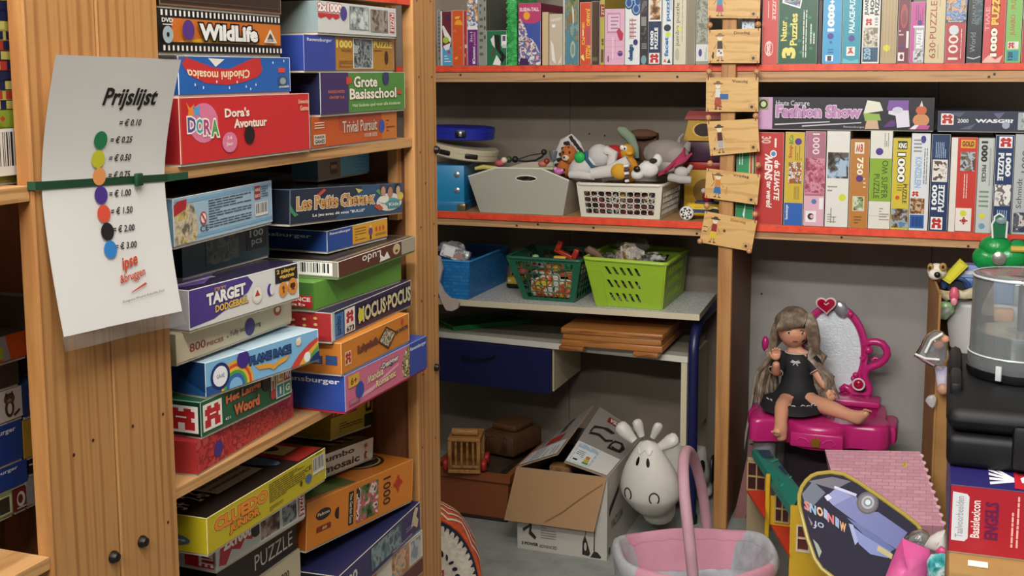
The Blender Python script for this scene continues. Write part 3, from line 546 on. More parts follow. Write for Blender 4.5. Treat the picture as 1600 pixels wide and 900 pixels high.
# --- lower compartment, left stack
zc = .7935
p, q = onz((325, 871), (509, 751), zc)
A1, B1 = onz((338, 897), (477, 810), .737)
G('detective_game_box', 'yellow and black detective game box with bar code, topmost of the lower left stack', 'game box', p, q, .0535, .27,
  {'f': M('#b9a81e', .4), 'l': M('#b0a01d', .4), 't': M('#241d19', .25), 'edge': '#d9d08a'},
  {'f': [('t', '#d9862a', 'CLUEDO', .05, .46, .47, .84, {'b': .06, 'ol': [('#f0d86a', .13), ('#6a2f14', .1)]}), ('t', '#d9862a', 'JUNIOR', .16, .16, .40, .44, {'b': .06, 'ol': [('#4a1f10', .11)]}), ('ln', '#4a430f', .48, .34, .80, .92, 9), ('ln', '#4a430f', .48, .08, .60, .24, 3), ('t', '#2a260c', 'CE', .80, .60, .86, .74), ('bar', '#c9c6b8', .87, .36, .985, .90), ('e', '#3f5f8c', .83, .36, .03, .14), ('c', '#4a430f', .76, .34, .004), ('ln', '#4a430f', .9, .93, .99, .99, 1)],
   'l': [('e', '#4b5a63', .80, .30, .10, .15), ('t', '#c9cfcc', 'Hasbro', .73, .27, .87, .34, {'b': .02})],
   't': [('r', '#8f2420', .77, .02, .99, .98), ('r', '#cfc6a0', .82, .15, .95, .55), ('e', '#3a2a20', .885, .35, .05, .12), ('t', '#c9c4b8', 'Het gestolen stuk chocoladetaart', .05, .50, .70, .64, {'b': .01}), ('t', '#c9c4b8', '5+  2-6', .05, .16, .24, .30), ('r', '#bdb6a6', .26, .14, .62, .40), ('ln', '#6a5f54', .28, .18, .60, .36, 3), ('e', '#4f6f93', .70, .25, .055, .16), ('e', '#39342c', .45, .8, .25, .12)]})
G('photo_puzzle_box', 'white box of two jigsaws with photos and red lettering, directly under the yellow detective game', 'puzzle box', A1, B1, .0560, .28,
  {'f': M('#c2c9c4', .4), 'l': M('#aab3ae', .4), 't': M('#c2c9c4', .4)},
  {'f': [('p', '#b5282c', [(.03, .1), (.06, .88), (.40, .96), (.38, .30), (.30, .42), (.25, .22), (.16, .36), (.10, .02)]), ('t', '#f1efe8', '2x1000', .08, .42, .38, .80, {'b': .05}), ('c', '#15131a', .425, .55, .0135), ('r', '#dfe0da', .46, .06, .70, .97), ('r', picture(41, ['#3a2f2c', '#6a4f44', '#9a8a80', '#b5aba2'], 60), .47, .1, .69, .93), ('r', '#dfe0da', .71, .06, .90, .97), ('r', picture(44, ['#2b3038', '#4f5c6a', '#8f9a9f', '#5c6a4f'], 60), .72, .1, .89, .93), ('r', '#a5262b', .92, .1, .985, .9), ('t', '#f1efe8', 'PUZZLE', .925, .14, .98, .86, {'rot': 270, 'b': .03})],
   'l': [('t', '#33393a', 'CE', .68, .60, .78, .82), ('r', '#b5282c', .81, .04, .99, .95), ('t', '#f1efe8', 'PUZZLE', .895, .08, .985, .92, {'rot': 270, 'b': .03}), ('ln', '#33393a', .55, .1, .78, .5, 5)]})
A2, B2 = onz((340, 950), (465, 859.5), .680)
G('black_puzzle_box', 'black puzzle box with thin white lettering, third down in the lower left stack', 'puzzle box', A2, B2, .0565, .28,
  {'f': M('#1d1816', .4), 'l': M('#15110f', .4), 't': M('#1d1816', .4)}, {'f': [('t', '#bdb8ac', 'PUZZLE', .44, .22, .93, .66, {'b': .0})]})
A3, B3 = onz((330, 1010), (470, 908), .625)
G('cream_puzzle_box', 'cream puzzle box with small dark lettering below the black one', 'puzzle box', A3, B3, .0545, .28,
  {'f': M('#bdb294', .5), 't': M('#bdb294', .5)}, {'f': [('t', '#2f2a22', '1000', .74, .34, .86, .58, {'b': .02})]})
p, q = A3.copy(), B3.copy(); p.z = q.z = .500; q.y -= .06
G('plain_game_box', 'deep box at the bottom of the lower left stack', 'game box', p, q, .1245, .28, {'f': M('#4a3f5a', .5), 't': M('#4a3f5a', .5)})
# --- lower compartment, right stack
zb = .584
p, q = onz((533, 950), (659, 826), zb); p.y -= .006; q.y -= .006
G('navy_puzzle_box', 'navy jigsaw box with white worn edge and a sea picture, under the orange jigsaw box', 'puzzle box', p, q, .0545, .28,
  {'f': M('#27295c', .4), 'l': M('#17161c', .4), 't': M('#23254c', .4), 'edge': '#c9c4b8'},
  {'f': [('t', '#d5d2c8', '1000', .0, .34, .20, .72, {'b': .03, 'rise': .1}), ('r', picture(51, ['#2f4a55', '#4f7076', '#7a9490', '#3c5560'], 50), .36, .14, .74, .92), ('t', '#b9b4cc', 'neuschwanstein', .62, .05, .88, .16), ('p', '#c9bb96', [(.86, .3), (.90, .8), (.93, .96), (.97, .85), (.94, .6), (.97, .4), (.95, .15), (.90, .35)]), ('ln', '#8f8ab0', .8, .3, .9, .5, 2)],
   'l': [('p', '#b5a88e', [(.75, 0), (.78, .4), (.86, .55), (.9, .3), (.88, 0)])]})

p, q = at_x(478, 865, -.932), at_x(643.5, 784.4, -.900)
G('orange_puzzle_box', 'large orange jigsaw box with garden picture and red puzzle piece, on the navy box', 'puzzle box', p, q, .0800, .26,
  {'f': M('#cc7a26', .4), 'l': M('#9a4f1d', .4), 't': M('#b86a24', .4), 'edge': '#d9a05c'},
  {'f': [('e', '#211c17', .14, .64, .065, .12), ('t', '#d9cfae', 'Falcon', .09, .62, .19, .69, {'b': .02}), ('e', '#17120f', .27, .52, .033, .13), ('r', '#cc7a26', .274, .38, .32, .66), ('r', '#7a2418', .08, .28, .205, .40), ('t', '#e0b85c', '60', .13, .305, .17, .375, {'b': .03}), ('r', '#211c17', .36, .12, .405, .86), ('t', '#cfc4a4', 'The Garden Gate', .37, .16, .395, .82, {'rot': 270}),
         ('r', picture(55, ['#1f241c', '#3f5a34', '#5f7a44', '#b5566a', '#c9bfae', '#2a2a24'], 45), .43, .10, .64, .88), ('t', '#3a1f14', '1000', .69, .20, .765, .84, {'rot': 270, 'b': .005}), ('jig', '#b5321f', .84, .58, .0135)],
   't': [('p', '#4a5f2c', [(.05, .05), (.45, .02), (.5, .4), (.1, .5)]), ('e', '#2a211a', .78, .28, .17, .17), ('e', '#b8925c', .78, .28, .15, .145), ('e', '#2a211a', .78, .28, .14, .13), ('t', '#c9bfa2', 'Falcon', .67, .22, .89, .34, {'b': .02})], 'l': [('ln', '#5f2f14', .7, .2, .95, .6, 3)]})
p, q = at_x(508.6, 754, -.958), at_x(582, 723.8, -.958); p.z += .0075; q.z += .0075; p += (p-q).normalized()*.085
G('jumbo_mosaic_box', 'white box with black lettering and small figures, brown patterned top, on the orange jigsaw box', 'game box', p, q, .0400, .20,
  {'f': M('#cfcbbe', .4), 'l': M('#a59f90', .4), 't': M('#37231c', .35), 'edge': '#d9d4c6'},
  {'f': [('t', '#221d1a', 'Jumbo', .26, .54, .72, .90, {'b': .03}), ('t', '#221d1a', 'mosaic', .30, .10, .80, .44, {'b': .03}), ('e', '#b5482f', .89, .74, .022, .12), ('e', '#e0b99a', .89, .58, .016, .08), ('e', '#8f4a2a', .88, .28, .018, .12), ('p', '#b5482f', [(.86, .08), (.92, .08), (.89, .22)]), ('p', '#221d1a', [(.87, .36), (.91, .36), (.90, .46), (.88, .46)])],
   't': [('p', '#6f5a48', [(.05+.13*i, .1+.32*j), (.13+.13*i, .14+.32*j), (.1+.13*i, .3+.32*j), (.03+.13*i, .26+.32*j)]) for i in range(7) for j in range(3)]})
p, q = at_x(516, 693, -.995), at_x(581, 677, -.995); p.z, q.z = .790, .772
G('yellow_puzzle_box', 'yellow box with a black pictogram standing behind the white mosaic box', 'puzzle box', p, q, .062, .10,
  {'f': M('#b09a2c', .4), 't': M('#b09a2c', .4)}, {'f': [('r', '#7f2a1e', 0, .62, .6, 1), ('t', '#d9a65c', 'PUZZLE', .05, .66, .5, .9, {'b': .03}), ('r', '#1b1613', .82, .48, .97, .95), ('e', '#c9b62e', .89, .7, .04, .12), ('r', '#1c2a26', .80, .0, 1, .4), ('ln', '#4a3f14', .2, .1, .75, .4, 4)]})
p, q = Vector((-.896, 1.605, .5285)), Vector((-.893, 1.927, .5285))
G('teal_photo_puzzle_box', 'teal topped box with a row of small photos, under the navy jigsaw box', 'puzzle box', p, q, .0550, .27,
  {'f': M('#b9835a', .4), 'l': M('#b9b2a2', .4), 't': M('#4a7f84', .35), 'edge': '#cfcabc'},
  {'f': [('r', '#cfcabc', .42, .02, .60, .98), ('r', picture(61, ['#5f4a3a', '#a07050', '#c9a07a', '#7a8a8c'], 50), .60, .05, .80, .95), ('r', '#c9c4b6', .82, .04, .99, .96), ('r', picture(63, ['#7f8a92', '#aab2b5', '#c0b5a5'], 60), .84, .1, .97, .9)], 't': [('p', '#1f1c1a', [(.55, .1), (1, .1), (1, .9), (.7, .8)])]})
p, q = p.copy(), q.copy(); p.z = q.z = .4995
G('thin_puzzle_box', 'thin dark box at the very bottom of the lower right stack', 'puzzle box', p, q, .0285, .27, {'f': M('#5a2f2c', .5), 't': M('#5a2f2c', .5)})
# --- the neighbouring bay, seen as a sliver at the left edge
ZL = 'boxes in the bay left of the double upright'
GL = lambda *a, **k: carton(*a, group=ZL, **k)
def bayx(a, b, z, X): p, q = at_x(*a, X), at_x(*b, X); p.z = q.z = z; q = p+(q-p); return p, q
p, q = bayx((-70, 290), (45, 283), 1.3132, -.932); q.y = min(q.y, 1.1)
blk = []
rnd = random.Random(4)
for j in range(15):
    u = .42-rnd.uniform(0, .1)
    base = rnd.choice(['#20233f', '#8f2a24', '#a39a4a', '#1d2240', '#9a3226'])
    blk.append(('r', base, .3, .33+.045*j, 1, .375+.045*j))
    while u < .98:
        wd = rnd.uniform(.06, .18); blk.append(('r', rnd.choice(['#a9a052', '#1d2240', '#9a3226', '#b0a75c']), u, .334+.045*j, min(1, u+wd), .371+.045*j)); u += wd+rnd.uniform(.03, .12)
GL('building_block_box', 'tall box printed with rows of coloured bricks and a bar code, left of the upright', 'game box', p, q, .232, .25,
   {'f': M('#7f8a3a', .4), 't': M('#777', .5)}, {'f': [('r', '#7f8f2f', .3, .25, 1, .33)]+blk+[('bar', '#c9c6bd', .3, .03, .985, .245), ('r', '#1d2240', .9, .28, .99, .32), ('e', '#9a3226', .62, .29, .03, .012)]})
def bay(name, label, a, b, z, h, d, X, cols, prints=None):
    p, q = bayx(a, b, z, X)
    q.y = min(q.y, 1.14)
    return GL(name, label, 'game box', p, q, h, d, cols, prints)
BX = -1.03
bay('green_game_box', 'green edged box with a small framed picture, lowest at the left edge', (-90, 845), (21, 803), .9065, .0300, .2, BX, {'f': M('#8a9a4a', .4), 't': M('#8a9a4a', .4)}, {'f': [('r', '#c9c4a4', .76, .08, .98, .92), ('r', '#3a3328', .80, .14, .95, .86)]})
bay('red_game_box', 'dark red box with a white curl, standing on the shelf at the left edge', (23, 800), (42, 789), .9065, .0295, .2, BX, {'f': M('#6a1f1c', .4), 't': M('#5a1a18', .4)}, {'f': [('e', '#c9c4bc', .55, .5, .34, .36), ('e', '#6a1f1c', .5, .52, .2, .22), ('r', '#c9c4bc', .2, .08, .95, .14)]})
bay('grey_card_box', 'small grey box with one dark letter beside the upright, at the lower left edge', (43, 795), (78, 786), .9065, .0375, .2, BX, {'f': M('#8a8784', .5), 't': M('#6f6c68', .5)}, {'f': [('t', '#3a2f2c', 'P', .70, .4, .82, .8)]})
bay('blue_puzzle_box', 'blue puzzle box with white lettering, lower one of the pair at the left edge', (-90, 795), (44, 757), .9375, .0310, .2, BX, {'f': M('#1f3f86', .4), 'r': M('#1b3674', .4), 't': M('#1f3f86', .4)}, {'f': [('t', '#dfe2ea', 'Ravensburger', .36, .70, .88, .90, {'b': .02})]})
bay('blue_puzzle_box', 'blue puzzle box with white lettering, upper one of the pair at the left edge', (-90, 750), (36, 712), .9690, .0500, .2, BX, {'f': M('#1f3f86', .4), 'r': M('#1b3674', .4), 't': M('#1f3f86', .4)}, {'f': [('t', '#dfe2ea', 'Ravensburger', .36, .74, .92, .90, {'b': .02})]})
bay('kitten_puzzle_box', 'white box with a kitten picture, on the blue pair at the left edge', (-90, 700), (36, 652), 1.0195, .0405, .2, BX, {'f': M('#c9c4ba', .4), 'r': M('#b5b0a6', .4), 't': M('#8a857c', .4)},
    {'f': [('e', '#4a3626', .83, .40, .06, .30), ('e', '#5a432f', .83, .70, .07, .18), ('p', '#3a2a1e', [(.77, .76), (.79, .94), (.82, .82)]), ('p', '#3a2a1e', [(.84, .82), (.87, .94), (.89, .76)]), ('e', '#8a7a66', .83, .66, .03, .07), ('e', '#cfc6b4', .83, .38, .03, .18), ('e', '#15110e', .81, .72, .01, .03), ('e', '#15110e', .85, .72, .01, .03), ('p', '#3a2a1e', [(.87, .15), (.95, .3), (.96, .24), (.88, .1)])]})
bay('brown_flat_box', 'flat dark brown box between the kitten box and the orange toy box', (-90, 640), (30, 600), 1.0605, .0300, .2, BX, {'f': M('#3a2d26', .6), 't': M('#3a2d26', .6)})
bay('orange_toy_box', 'orange toy box with a grey and lime corner at the left edge', (-80, 588), (42, 559), 1.0910, .0340, .2, BX, {'f': M('#c9541f', .4), 'r': M('#b34a1c', .4), 't': M('#3a2f2a', .4)}, {'f': [('p', '#9a9a96', [(.68, 0), (.78, .02), (.72, 1), (.63, 1)]), ('p', '#a9b83a', [(.45, .1), (.68, .1), (.69, .55), (.56, .7), (.45, .5)])]})
bay('black_game_box', 'black box with a white stripe beside the upright, at the left edge', (46, 742), (72, 733), .9445, .0210, .2, BX, {'f': M('#141213', .3), 't': M('#1c1a1b', .3)}, {'f': [('p', '#bdb9b2', [(.0, .72), (.95, .58), (.95, .48), (.0, .62)])]})
bay('yellow_card_box', 'small ochre box with a dark red end beside the upright, at the left edge', (38, 706), (74, 692), .9660, .0500, .2, BX, {'f': M('#a8882c', .4), 't': M('#7f6a3c', .4)}, {'f': [('r', '#8a2f22', .62, 0, 1, 1)]})
bay('navy_card_box', 'small navy box with a framed black label beside the upright, at the left edge', (38, 648), (74, 640), 1.0165, .0435, .2, BX, {'f': M('#1c3566', .4), 't': M('#24406f', .4)}, {'f': [('r', '#a9adb5', .22, .14, .66, .66), ('r', '#0f1116', .26, .18, .62, .62), ('t', '#cfd2d6', 'OEM', .30, .40, .58, .54, {'b': .02})]})
bay('grey_photo_box', 'grey box with faded photo and white letters, behind the orange toy box', (46, 556), (74, 545), 1.0605, .100, .12, -1.045, {'f': M('#4f4b48', .5), 't': M('#4f4b48', .5)}, {'f': [('t', '#c9c4bc', 'OR', .70, .36, .93, .52, {'b': .01}), ('r', '#8a8378', .45, .72, 1, .98), ('r', picture(71, ['#4a4038', '#6f6355', '#8f8474'], 50), .55, .74, .85, .95)]})
# ------------------------------------------------------------------ upright puzzle boxes on the back shelves
UP, MID = 1.4495, .9685
def upright(name, label, x0, x1, top, z, col, prints=None, d=.26, dy=.0, h=None, side=None, group=None, lean=0., edge='#cfcabd', cat='puzzle box', yb=100):
    p, q = at_y(x0, yb, SY+.004+dy), at_y(x1, yb, SY+.004+dy); p.z = q.z = z; q.x -= .0007
    if h is None: h = at_y((x0+x1)/2, top, SY+.004+dy).z-z
    side = side or (col if isinstance(col, str) else '#3f5a44')
    o = carton(name, label, cat, p, q, h, d, {'f': M(col, .4) if isinstance(col, str) else col, 'l': M(side, .45), 'r': M(side, .45), 't': M(side, .45), 'edge': edge}, {'f': prints or []}, group, lid=.001)
    if lean: o.rotation_euler[1] = lean
    return o
GU = 'puzzle boxes standing on the upper back shelf'
U = lambda n, l, x0, x1, top, col, pr=None, **k: upright(n, l, x0, x1, top, UP, col, pr, group=GU, **k)
V = dict
U('grey_puzzle_box', 'narrow grey box, first on the upper back shelf beside the pine upright', 684.6, 689, 16, '#77756f', [('ln', '#333', .1, .1, .9, .9, 12)], edge='#e6e4df')
U('bunny_game_box', 'dark red and light blue box with white and lime shapes, on the upper back shelf', 689.5, 706.6, 17.5, '#6a1c28', [('r', '#4f9fc9', .12, 0, 1, .34), ('p', '#e6e6e2', [(.12, .72), (.25, .74), (.95, .5), (.9, .42), (.3, .55)]), ('e', '#a9bf3a', .45, .47, .28, .06), ('p', '#e6e6e2', [(.2, .36), (.9, .42), (.75, .30), (.4, .28)]), ('r', '#c43a52', .6, .22, .85, .28), ('r', '#e9e7e2', 0, 0, .12, 1), ('r', '#3a2a5a', .5, .84, .8, .92), ('ln', '#d8e4ea', .3, .05, .9, .2, 3)])
U('orange_game_box', 'bright orange box with a yellow half disc near its top, on the upper back shelf', 707, 724.6, 16, '#d4541e', [('p', '#e8a326', [(.2, .74), (.3, .80), (.5, .83), (.75, .82), (.9, .78), (.92, .73)]), ('p', '#e9b84a', [(.25, .88), (.7, .90), (.65, .85), (.3, .84)]), ('p', '#e9a04a', [(.2, .14), (.5, .17), (.45, .12), (.25, .11)]), ('p', '#dd7a3a', [(.1, .62), (.3, .66), (.35, .6)]), ('p', '#dd7a3a', [(.6, .32), (.8, .36), (.85, .3)])], dy=.001)
U('red_game_box', 'slim plain red box between the orange and the purple one', 725, 730.4, 16.5, '#b8232a', [('ln', '#e6c8c0', .3, .1, .9, .6, 3)])
U('purple_puzzle_box', 'purple box with winter pictures above white lettering, on the upper back shelf', 730.8, 747.2, -20, '#6a2272', [('r', picture(81, ['#8fb3d0', '#dfe6ea', '#4f6fa5', '#d9a05c', '#e6d9c4'], 60), 0, .46, 1, 1), ('p', '#e6e8ea', [(0, .46), (1, .46), (.9, .52), (.4, .5), (.1, .53)]), ('t', '#cfc4da', '3in1', .25, .30, .5, .43, {'rot': 90, 'b': .02}), ('t', '#d98ab0', 'puzzle', .55, .26, .85, .43, {'rot': 90, 'b': .02}), ('t', '#e6e2ea', 'Clementoni', .48, .05, .75, .24, {'rot': 90, 'b': .03}), ('r', '#e6e2ea', .5, .02, .75, .05)])
U('grey_script_box', 'wide pale grey box with faint black marks beside the green lidded box', 748, 760, -20, '#8f9088', [('ln', '#55564f', .15, .1, .6, .9, 9), ('ln', '#3a3a36', .75, .3, .95, .9, 5)], side='#6a6b64')
U('green_puzzle_box', 'low dark green box with a black and white zigzag, against the green woven bag', 760.5, 792, 48, '#1d6a44', [('p', '#16150f', [(.38, .88), (.66, .88), (.70, .45), (.98, .25), (.75, .05), (.45, .05), (.75, .25), (.45, .5)]), ('p', '#d9dad2', [(.2, .75), (.38, .88), (.42, .5), (.28, .6)]), ('p', '#e6e6e0', [(.3, .02), (.5, .30), (.72, .1), (.68, .0)]), ('r', '#e6e6e0', .74, .55, 1, .88), ('r', '#54506a', .8, .7, .95, .85), ('p', '#5f4a2f', [(.24, .35), (.36, .55), (.42, .4), (.3, .2)]), ('r', '#b9c4c0', .78, .5, 1, .6)], dy=-.001)
# the woven green bag
p = at_y(793.5, 102, SY+.01); q = at_y(808, 102, SY+.01)
m = MB(); weave = mottle('green_raffia', ['#1f7a3a', '#3fae5a', '#6fd07f'], 90, .5, bump=.6)
wd = q.x-p.x
for i in range(46):
    zz_ = i*.0062; x_ = .0025*math.sin(i*1.9)
    m.tube([(x_, .0, zz_), (wd*.3+x_, -.003, zz_+.003), (wd*.7, -.003, zz_+.001), (wd+.3*x_, .0, zz_+.005)], .0036, weave, 6)
m.box((.001, .003, 0), (wd-.001, .2, .28), weave)
o = m.build('woven_bag', loc=(p.x, SY+.008, UP)); tag(o, 'bright green woven raffia bag standing between the puzzle boxes', 'bag')
U('story_game_box', 'blue box with a pink top, orange dot and crowd picture, on the upper back shelf', 810.5, 845, 5, '#3a4f9f', [('r', '#b83a68', 0, .72, 1, 1), ('e', '#b83a68', .55, .74, .42, .07), ('t', '#ecdde4', 'ELSEM-TALL', .06, .87, .94, .93, {'b': .03}), ('e', '#e8a326', .37, .80, .15, .065), ('p', picture(84, ['#5a2f4a', '#c9a58f', '#e6dcd6', '#4f6fa0', '#7a4f86', '#d9b29a'], 70), [(0, 0), (1, 0), (1, .16), (.85, .3), (.62, .42), (.45, .45), (.3, .62), (.05, .78), (0, .7)]), ('p', '#3a1f52', [(0, 0), (.5, 0), (.4, .1), (.1, .12)])], side='#8f2f4f')
U('wooden_tray_puzzle', 'pale wooden puzzle tray standing on edge beside the plastic wrapped board', 847.5, 857, 19, '#c9b184', [], cat='wooden puzzle', edge='#d9c59c')
o = U('wrapped_puzzle_board', 'cream puzzle board in crinkled clear wrap on the upper back shelf', 858.5, 879, 22, '#c2b29c', [('p', '#e6e0d4', [(.1, .5), (.2, .1), (.5, .02), (.3, .4)]), ('p', '#d9d0c2', [(.6, .0), (.95, .2), (.9, .05)]), ('r', '#f0ede6', .2, .74, .45, .80), ('p', '#d4c8b6', [(.1, .9), (.9, .94), (.9, .88), (.1, .85)])], cat='puzzle', edge='#e2d6c2')
wrap = mottle('green_picture_under_film', ['#2f5a3a', '#5f7a54', '#9a8a5a', '#4f7a86', '#8fa39a', '#3f6a4a'], 22, .12, bump=.5, bdist=.004)
o = U('film_wrapped_puzzle', 'green picture puzzle in glossy shrink film, leaning beside the orange red box', 880, 904.5, -20, wrap, [('e', '#9fb0a0', .60, .20, .2, .10), ('e', '#6f8f9a', .60, .20, .13, .07), ('e', '#8a6a3a', .45, .60, .18, .07), ('p', '#4f7f90', [(.15, .0), (.95, .05), (.9, .3), (.2, .45)]), ('e', '#a9b39a', .62, .2, .16, .11), ('e', '#7a8f8a', .62, .2, .10, .07), ('p', '#c9cfc0', [(.55, .78), (.68, .7), (.7, .55), (.62, .52)]), ('r', '#d0cdc0', .0, 0, .1, 1)], cat='puzzle')
U('jumbo_puzzle_box', 'orange red box with yellow vertical lettering and a half moon, on the upper back shelf', 906, 923.6, 3.5, '#cc4a26', [('t', '#e8c04a', 'JUMBO', .50, .62, .92, .90, {'rot': 270, 'b': .03}), ('t', '#8a5a8a', 'jig-saw', .55, .32, .90, .60, {'rot': 270, 'b': .03}), ('t', '#e8c04a', 'PUZZLE', .55, .10, .95, .31, {'rot': 270, 'b': .03}), ('t', '#e8c04a', '1000', .18, .58, .42, .68, {'rot': 270, 'b': .03}), ('r', '#e8d9a0', .22, .46, .34, .57), ('t', '#e8c04a', 'PCS', .18, .32, .45, .44, {'rot': 270, 'b': .03}), ('p', '#ead98a', [(.1, .14), (.3, .17), (.42, .10), (.4, .06), (.15, .1)])], dy=.002)
U('brown_puzzle_box', 'dark brown box wedged between the orange red and the yellow one', 924.2, 937, 2, '#4a3420', [('r', '#6f6248', .1, .06, .8, .12), ('r', '#2f2114', .75, 0, .85, 1)])
U('yellow_puzzle_box', 'yellow edged box with a brown number behind the pink one', 937.6, 944.2, -20, '#b5a436', [('r', '#8f2a24', 0, .62, 1, .78), ('t', '#ead9b0', 'ZTT', .3, .64, .9, .76, {'rot': 90, 'b': .02}), ('t', '#5a3a1c', '68', .3, .25, .9, .34, {'rot': 90, 'b': .03}), ('r', '#6a4a26', .2, .03, .9, .2)])
U('pink_puzzle_box', 'pale pink square patterned box with purple dot and red blot, on the upper back shelf', 944.8, 975.6, 14, '#dba9bf', [('r', '#b58aa4', .12, .57, .80, .93), ('r', '#e0b9cb', .16, .60, .76, .90), ('ln', '#8f6f86', .3, .62, .7, .88, 4), ('p', '#b3304a', [(.6, .6), (.72, .66), (.85, .6), (.95, .56), (.9, .44), (.78, .42), (.68, .5)]), ('c', '#54307d', .79, .20, .0085)]+[('r', '#c795ae', .05, .1+.11*i, .95, .107+.11*i) for i in range(4)]+[('r', '#f0dbe4', .40, .1, .44, .5), ('r', '#6f5a78', .15, .05, .22, .16)])
U('flower_puzzle_box', 'white box with a blue flower top and blue signature, on the upper back shelf', 976.2, 999.6, -20, '#dcdedd', [('ln', '#a8626a', .3, .34, .75, .60, 5), ('lv', '#9a3f4a', .28, .33, .6, .6, 5)]+[('e', '#1f2f5a', .5+.35*a, .80+.09*b, .32, .085) for a, b in ((0, 1), (1, .2), (-.7, 0), (.7, -.9))]+[('e', '#7fa8d0', .5+.35*a, .80+.09*b, .25, .066) for a, b in ((0, 1), (1, .2), (-.7, 0), (.7, -.9))]+[('e', '#2f4a86', .5+.35*a, .80+.09*b, .17, .048) for a, b in ((0, 1), (1, .2), (-.7, 0), (.7, -.9))]+[('t', '#1f3f6a', 'design', .25, .05, .62, .26, {'rot': 90, 'b': .05, 'ol': [('#7fb5c4', .1)]}), ('e', '#3a2f6a', .72, .29, .16, .04)])
U('dark_photo_puzzle_box', 'dark box with grey photo strips beside the white flower box', 1000.2, 1011.6, -20, '#2a2728', [('r', '#8a8680', .1, .50, .8, .62), ('r', picture(88, ['#2a2728', '#5a5654', '#7a7672'], 70), .1, .33, .8, .48), ('ln', '#b5b0aa', .2, .20, .9, .28, 3), ('e', '#6f9a9c', .5, .06, .38, .06), ('r', picture(89, ['#3a3436', '#6a6266'], 60), .1, .66, .9, .98)], edge='#3a3637')
U('navy_puzzle_box', 'navy box with animal photo and red mark at its foot, on the upper back shelf', 1012.2, 1033.2, -20, '#1c2f52', [('r', '#e4e2da', .03, .56, .98, 1), ('r', picture(91, ['#5a3a24', '#8a6240', '#c9a882', '#dcd4c8'], 60), .1, .58, .9, .98), ('t', '#e6e6e2', '1000', .16, .20, .42, .44, {'rot': 90, 'b': .05}), ('t', '#e6e6e2', 'PUZZLE', .48, .20, .75, .48, {'rot': 90, 'b': .05}), ('jig', '#3a6aa5', .45, .30, .005)]+jlogo(.1, .01, .88, .15))
U('facet_puzzle_box', 'white box with blue vertical lettering and yellow dot, on the upper back shelf', 1034, 1050.6, -20, '#d9dedc', [('t', '#2f6fa5', 'facet', .22, .10, .62, .36, {'rot': 90, 'b': .04}), ('t', '#2f6fa5', 'puzzle', .30, .56, .80, .92, {'rot': 90, 'b': .04}), ('e', '#1f2a3a', .5, .475, .34, .045), ('c', '#cfd04a', .58, .39, .008), ('p', '#c46a5a', [(.15, .03), (.3, .08), (.45, .03)]), ('p', '#3a2a2a', [(.5, .02), (.7, .08), (.85, .02)]), ('r', '#1f2a3a', .8, .70, .84, .95)])
U('cream_puzzle_box', 'cream box with thin grey vertical lettering, on the upper back shelf', 1052.4, 1071.6, -20, '#cfc9b0', [('t', '#5a564a', 'jumbo puzzle', .12, .24, .52, .80, {'rot': 90, 'b': .003}), ('c', '#d3d46a', .5, .46, .007), ('lv', '#8a8676', .62, .3, .75, .85, 1), ('e', '#b5b09a', .3, .13, .18, .08)], side='#8f8a76')
U('taupe_puzzle_box', 'plain taupe box standing between the cream and the grey green ones', 1072.2, 1086, -20, '#857c68', [])
U('grey_green_puzzle_box', 'grey green box with white foot and purple half dot, left of the day boards', 1087, 1107, -20, '#8f9284', [('r', picture(94, ['#6f7264', '#8f9284', '#a5a898', '#7f8274'], 80), .05, .28, 1, 1), ('r', '#d3d5d2', .02, .04, 1, .26), ('e', '#463a86', .35, .15, .14, .05), ('lv', '#555', .7, .06, .85, .22, 2)])
U('white_photo_box', 'pale blue and white box half hidden behind the day boards', 1158, 1178, -20, '#c9d3dc', [('r', picture(95, ['#8fa9c4', '#c9d3dc', '#5f7fa8'], 60), .1, .45, .9, .9)])
U('red_puzzle_box', 'wide salmon red box with a round seal at its foot, right of the day boards', 1190, 1214.6, -20, '#c4473f', [('t', '#ead2ca', 'PUZZLE', .62, .58, .84, .90, {'rot': 270, 'b': .02}), ('lv', '#ead2ca', .32, .60, .42, .82, 1), ('e', '#e6c9c0', .45, .20, .27, .10), ('e', '#c4473f', .45, .20, .23, .085), ('t', '#f0e4de', 'KOSMOS', .30, .12, .56, .28, {'rot': 270, 'b': .04}), ('r', '#d9dce0', .35, .92, .85, 1)])
gj = [('e', '#2f7a52', u, v, .05, .02) for u, v in ((.2, .6), (.3, .5), (.25, .4), (.55, .3), (.6, .15), (.85, .2), (.9, .4), (.12, .85), (.8, .6))]
U('nature_puzzle_box', 'broad dark green box with yellow vertical lettering, second right of the day boards', 1215.2, 1276, -20, '#155238', gj+[('t', '#e2d670', '3', .10, .07, .46, .22, {'rot': 90, 'b': .06}), ('t', '#e2d670', 'Puzzles', .30, .24, .49, .66, {'rot': 90, 'b': .03}), ('t', '#e2d670', 'Natur', .06, .30, .22, .57, {'rot': 90, 'b': .03}), ('lv', '#dfe6da', .62, .08, .75, .70, 2), ('lv', '#dfe6da', .80, .26, .96, .52, 2), ('p', '#e9e9e4', [(.08, .80), (.55, .72), (.66, 1), (.14, 1)]), ('p', picture(97, ['#3a6fae', '#7f4a3a', '#8fa3b5', '#4a6a3a'], 50), [(.13, .81), (.53, .745), (.62, 1), (.17, 1)])])
U('black_puzzle_box', 'slim black box in the gap beside the broad green one', 1276.8, 1283.4, 0, '#17161a', [], edge='#2a292e')  # no box here: black filler stands in for the shaded gap
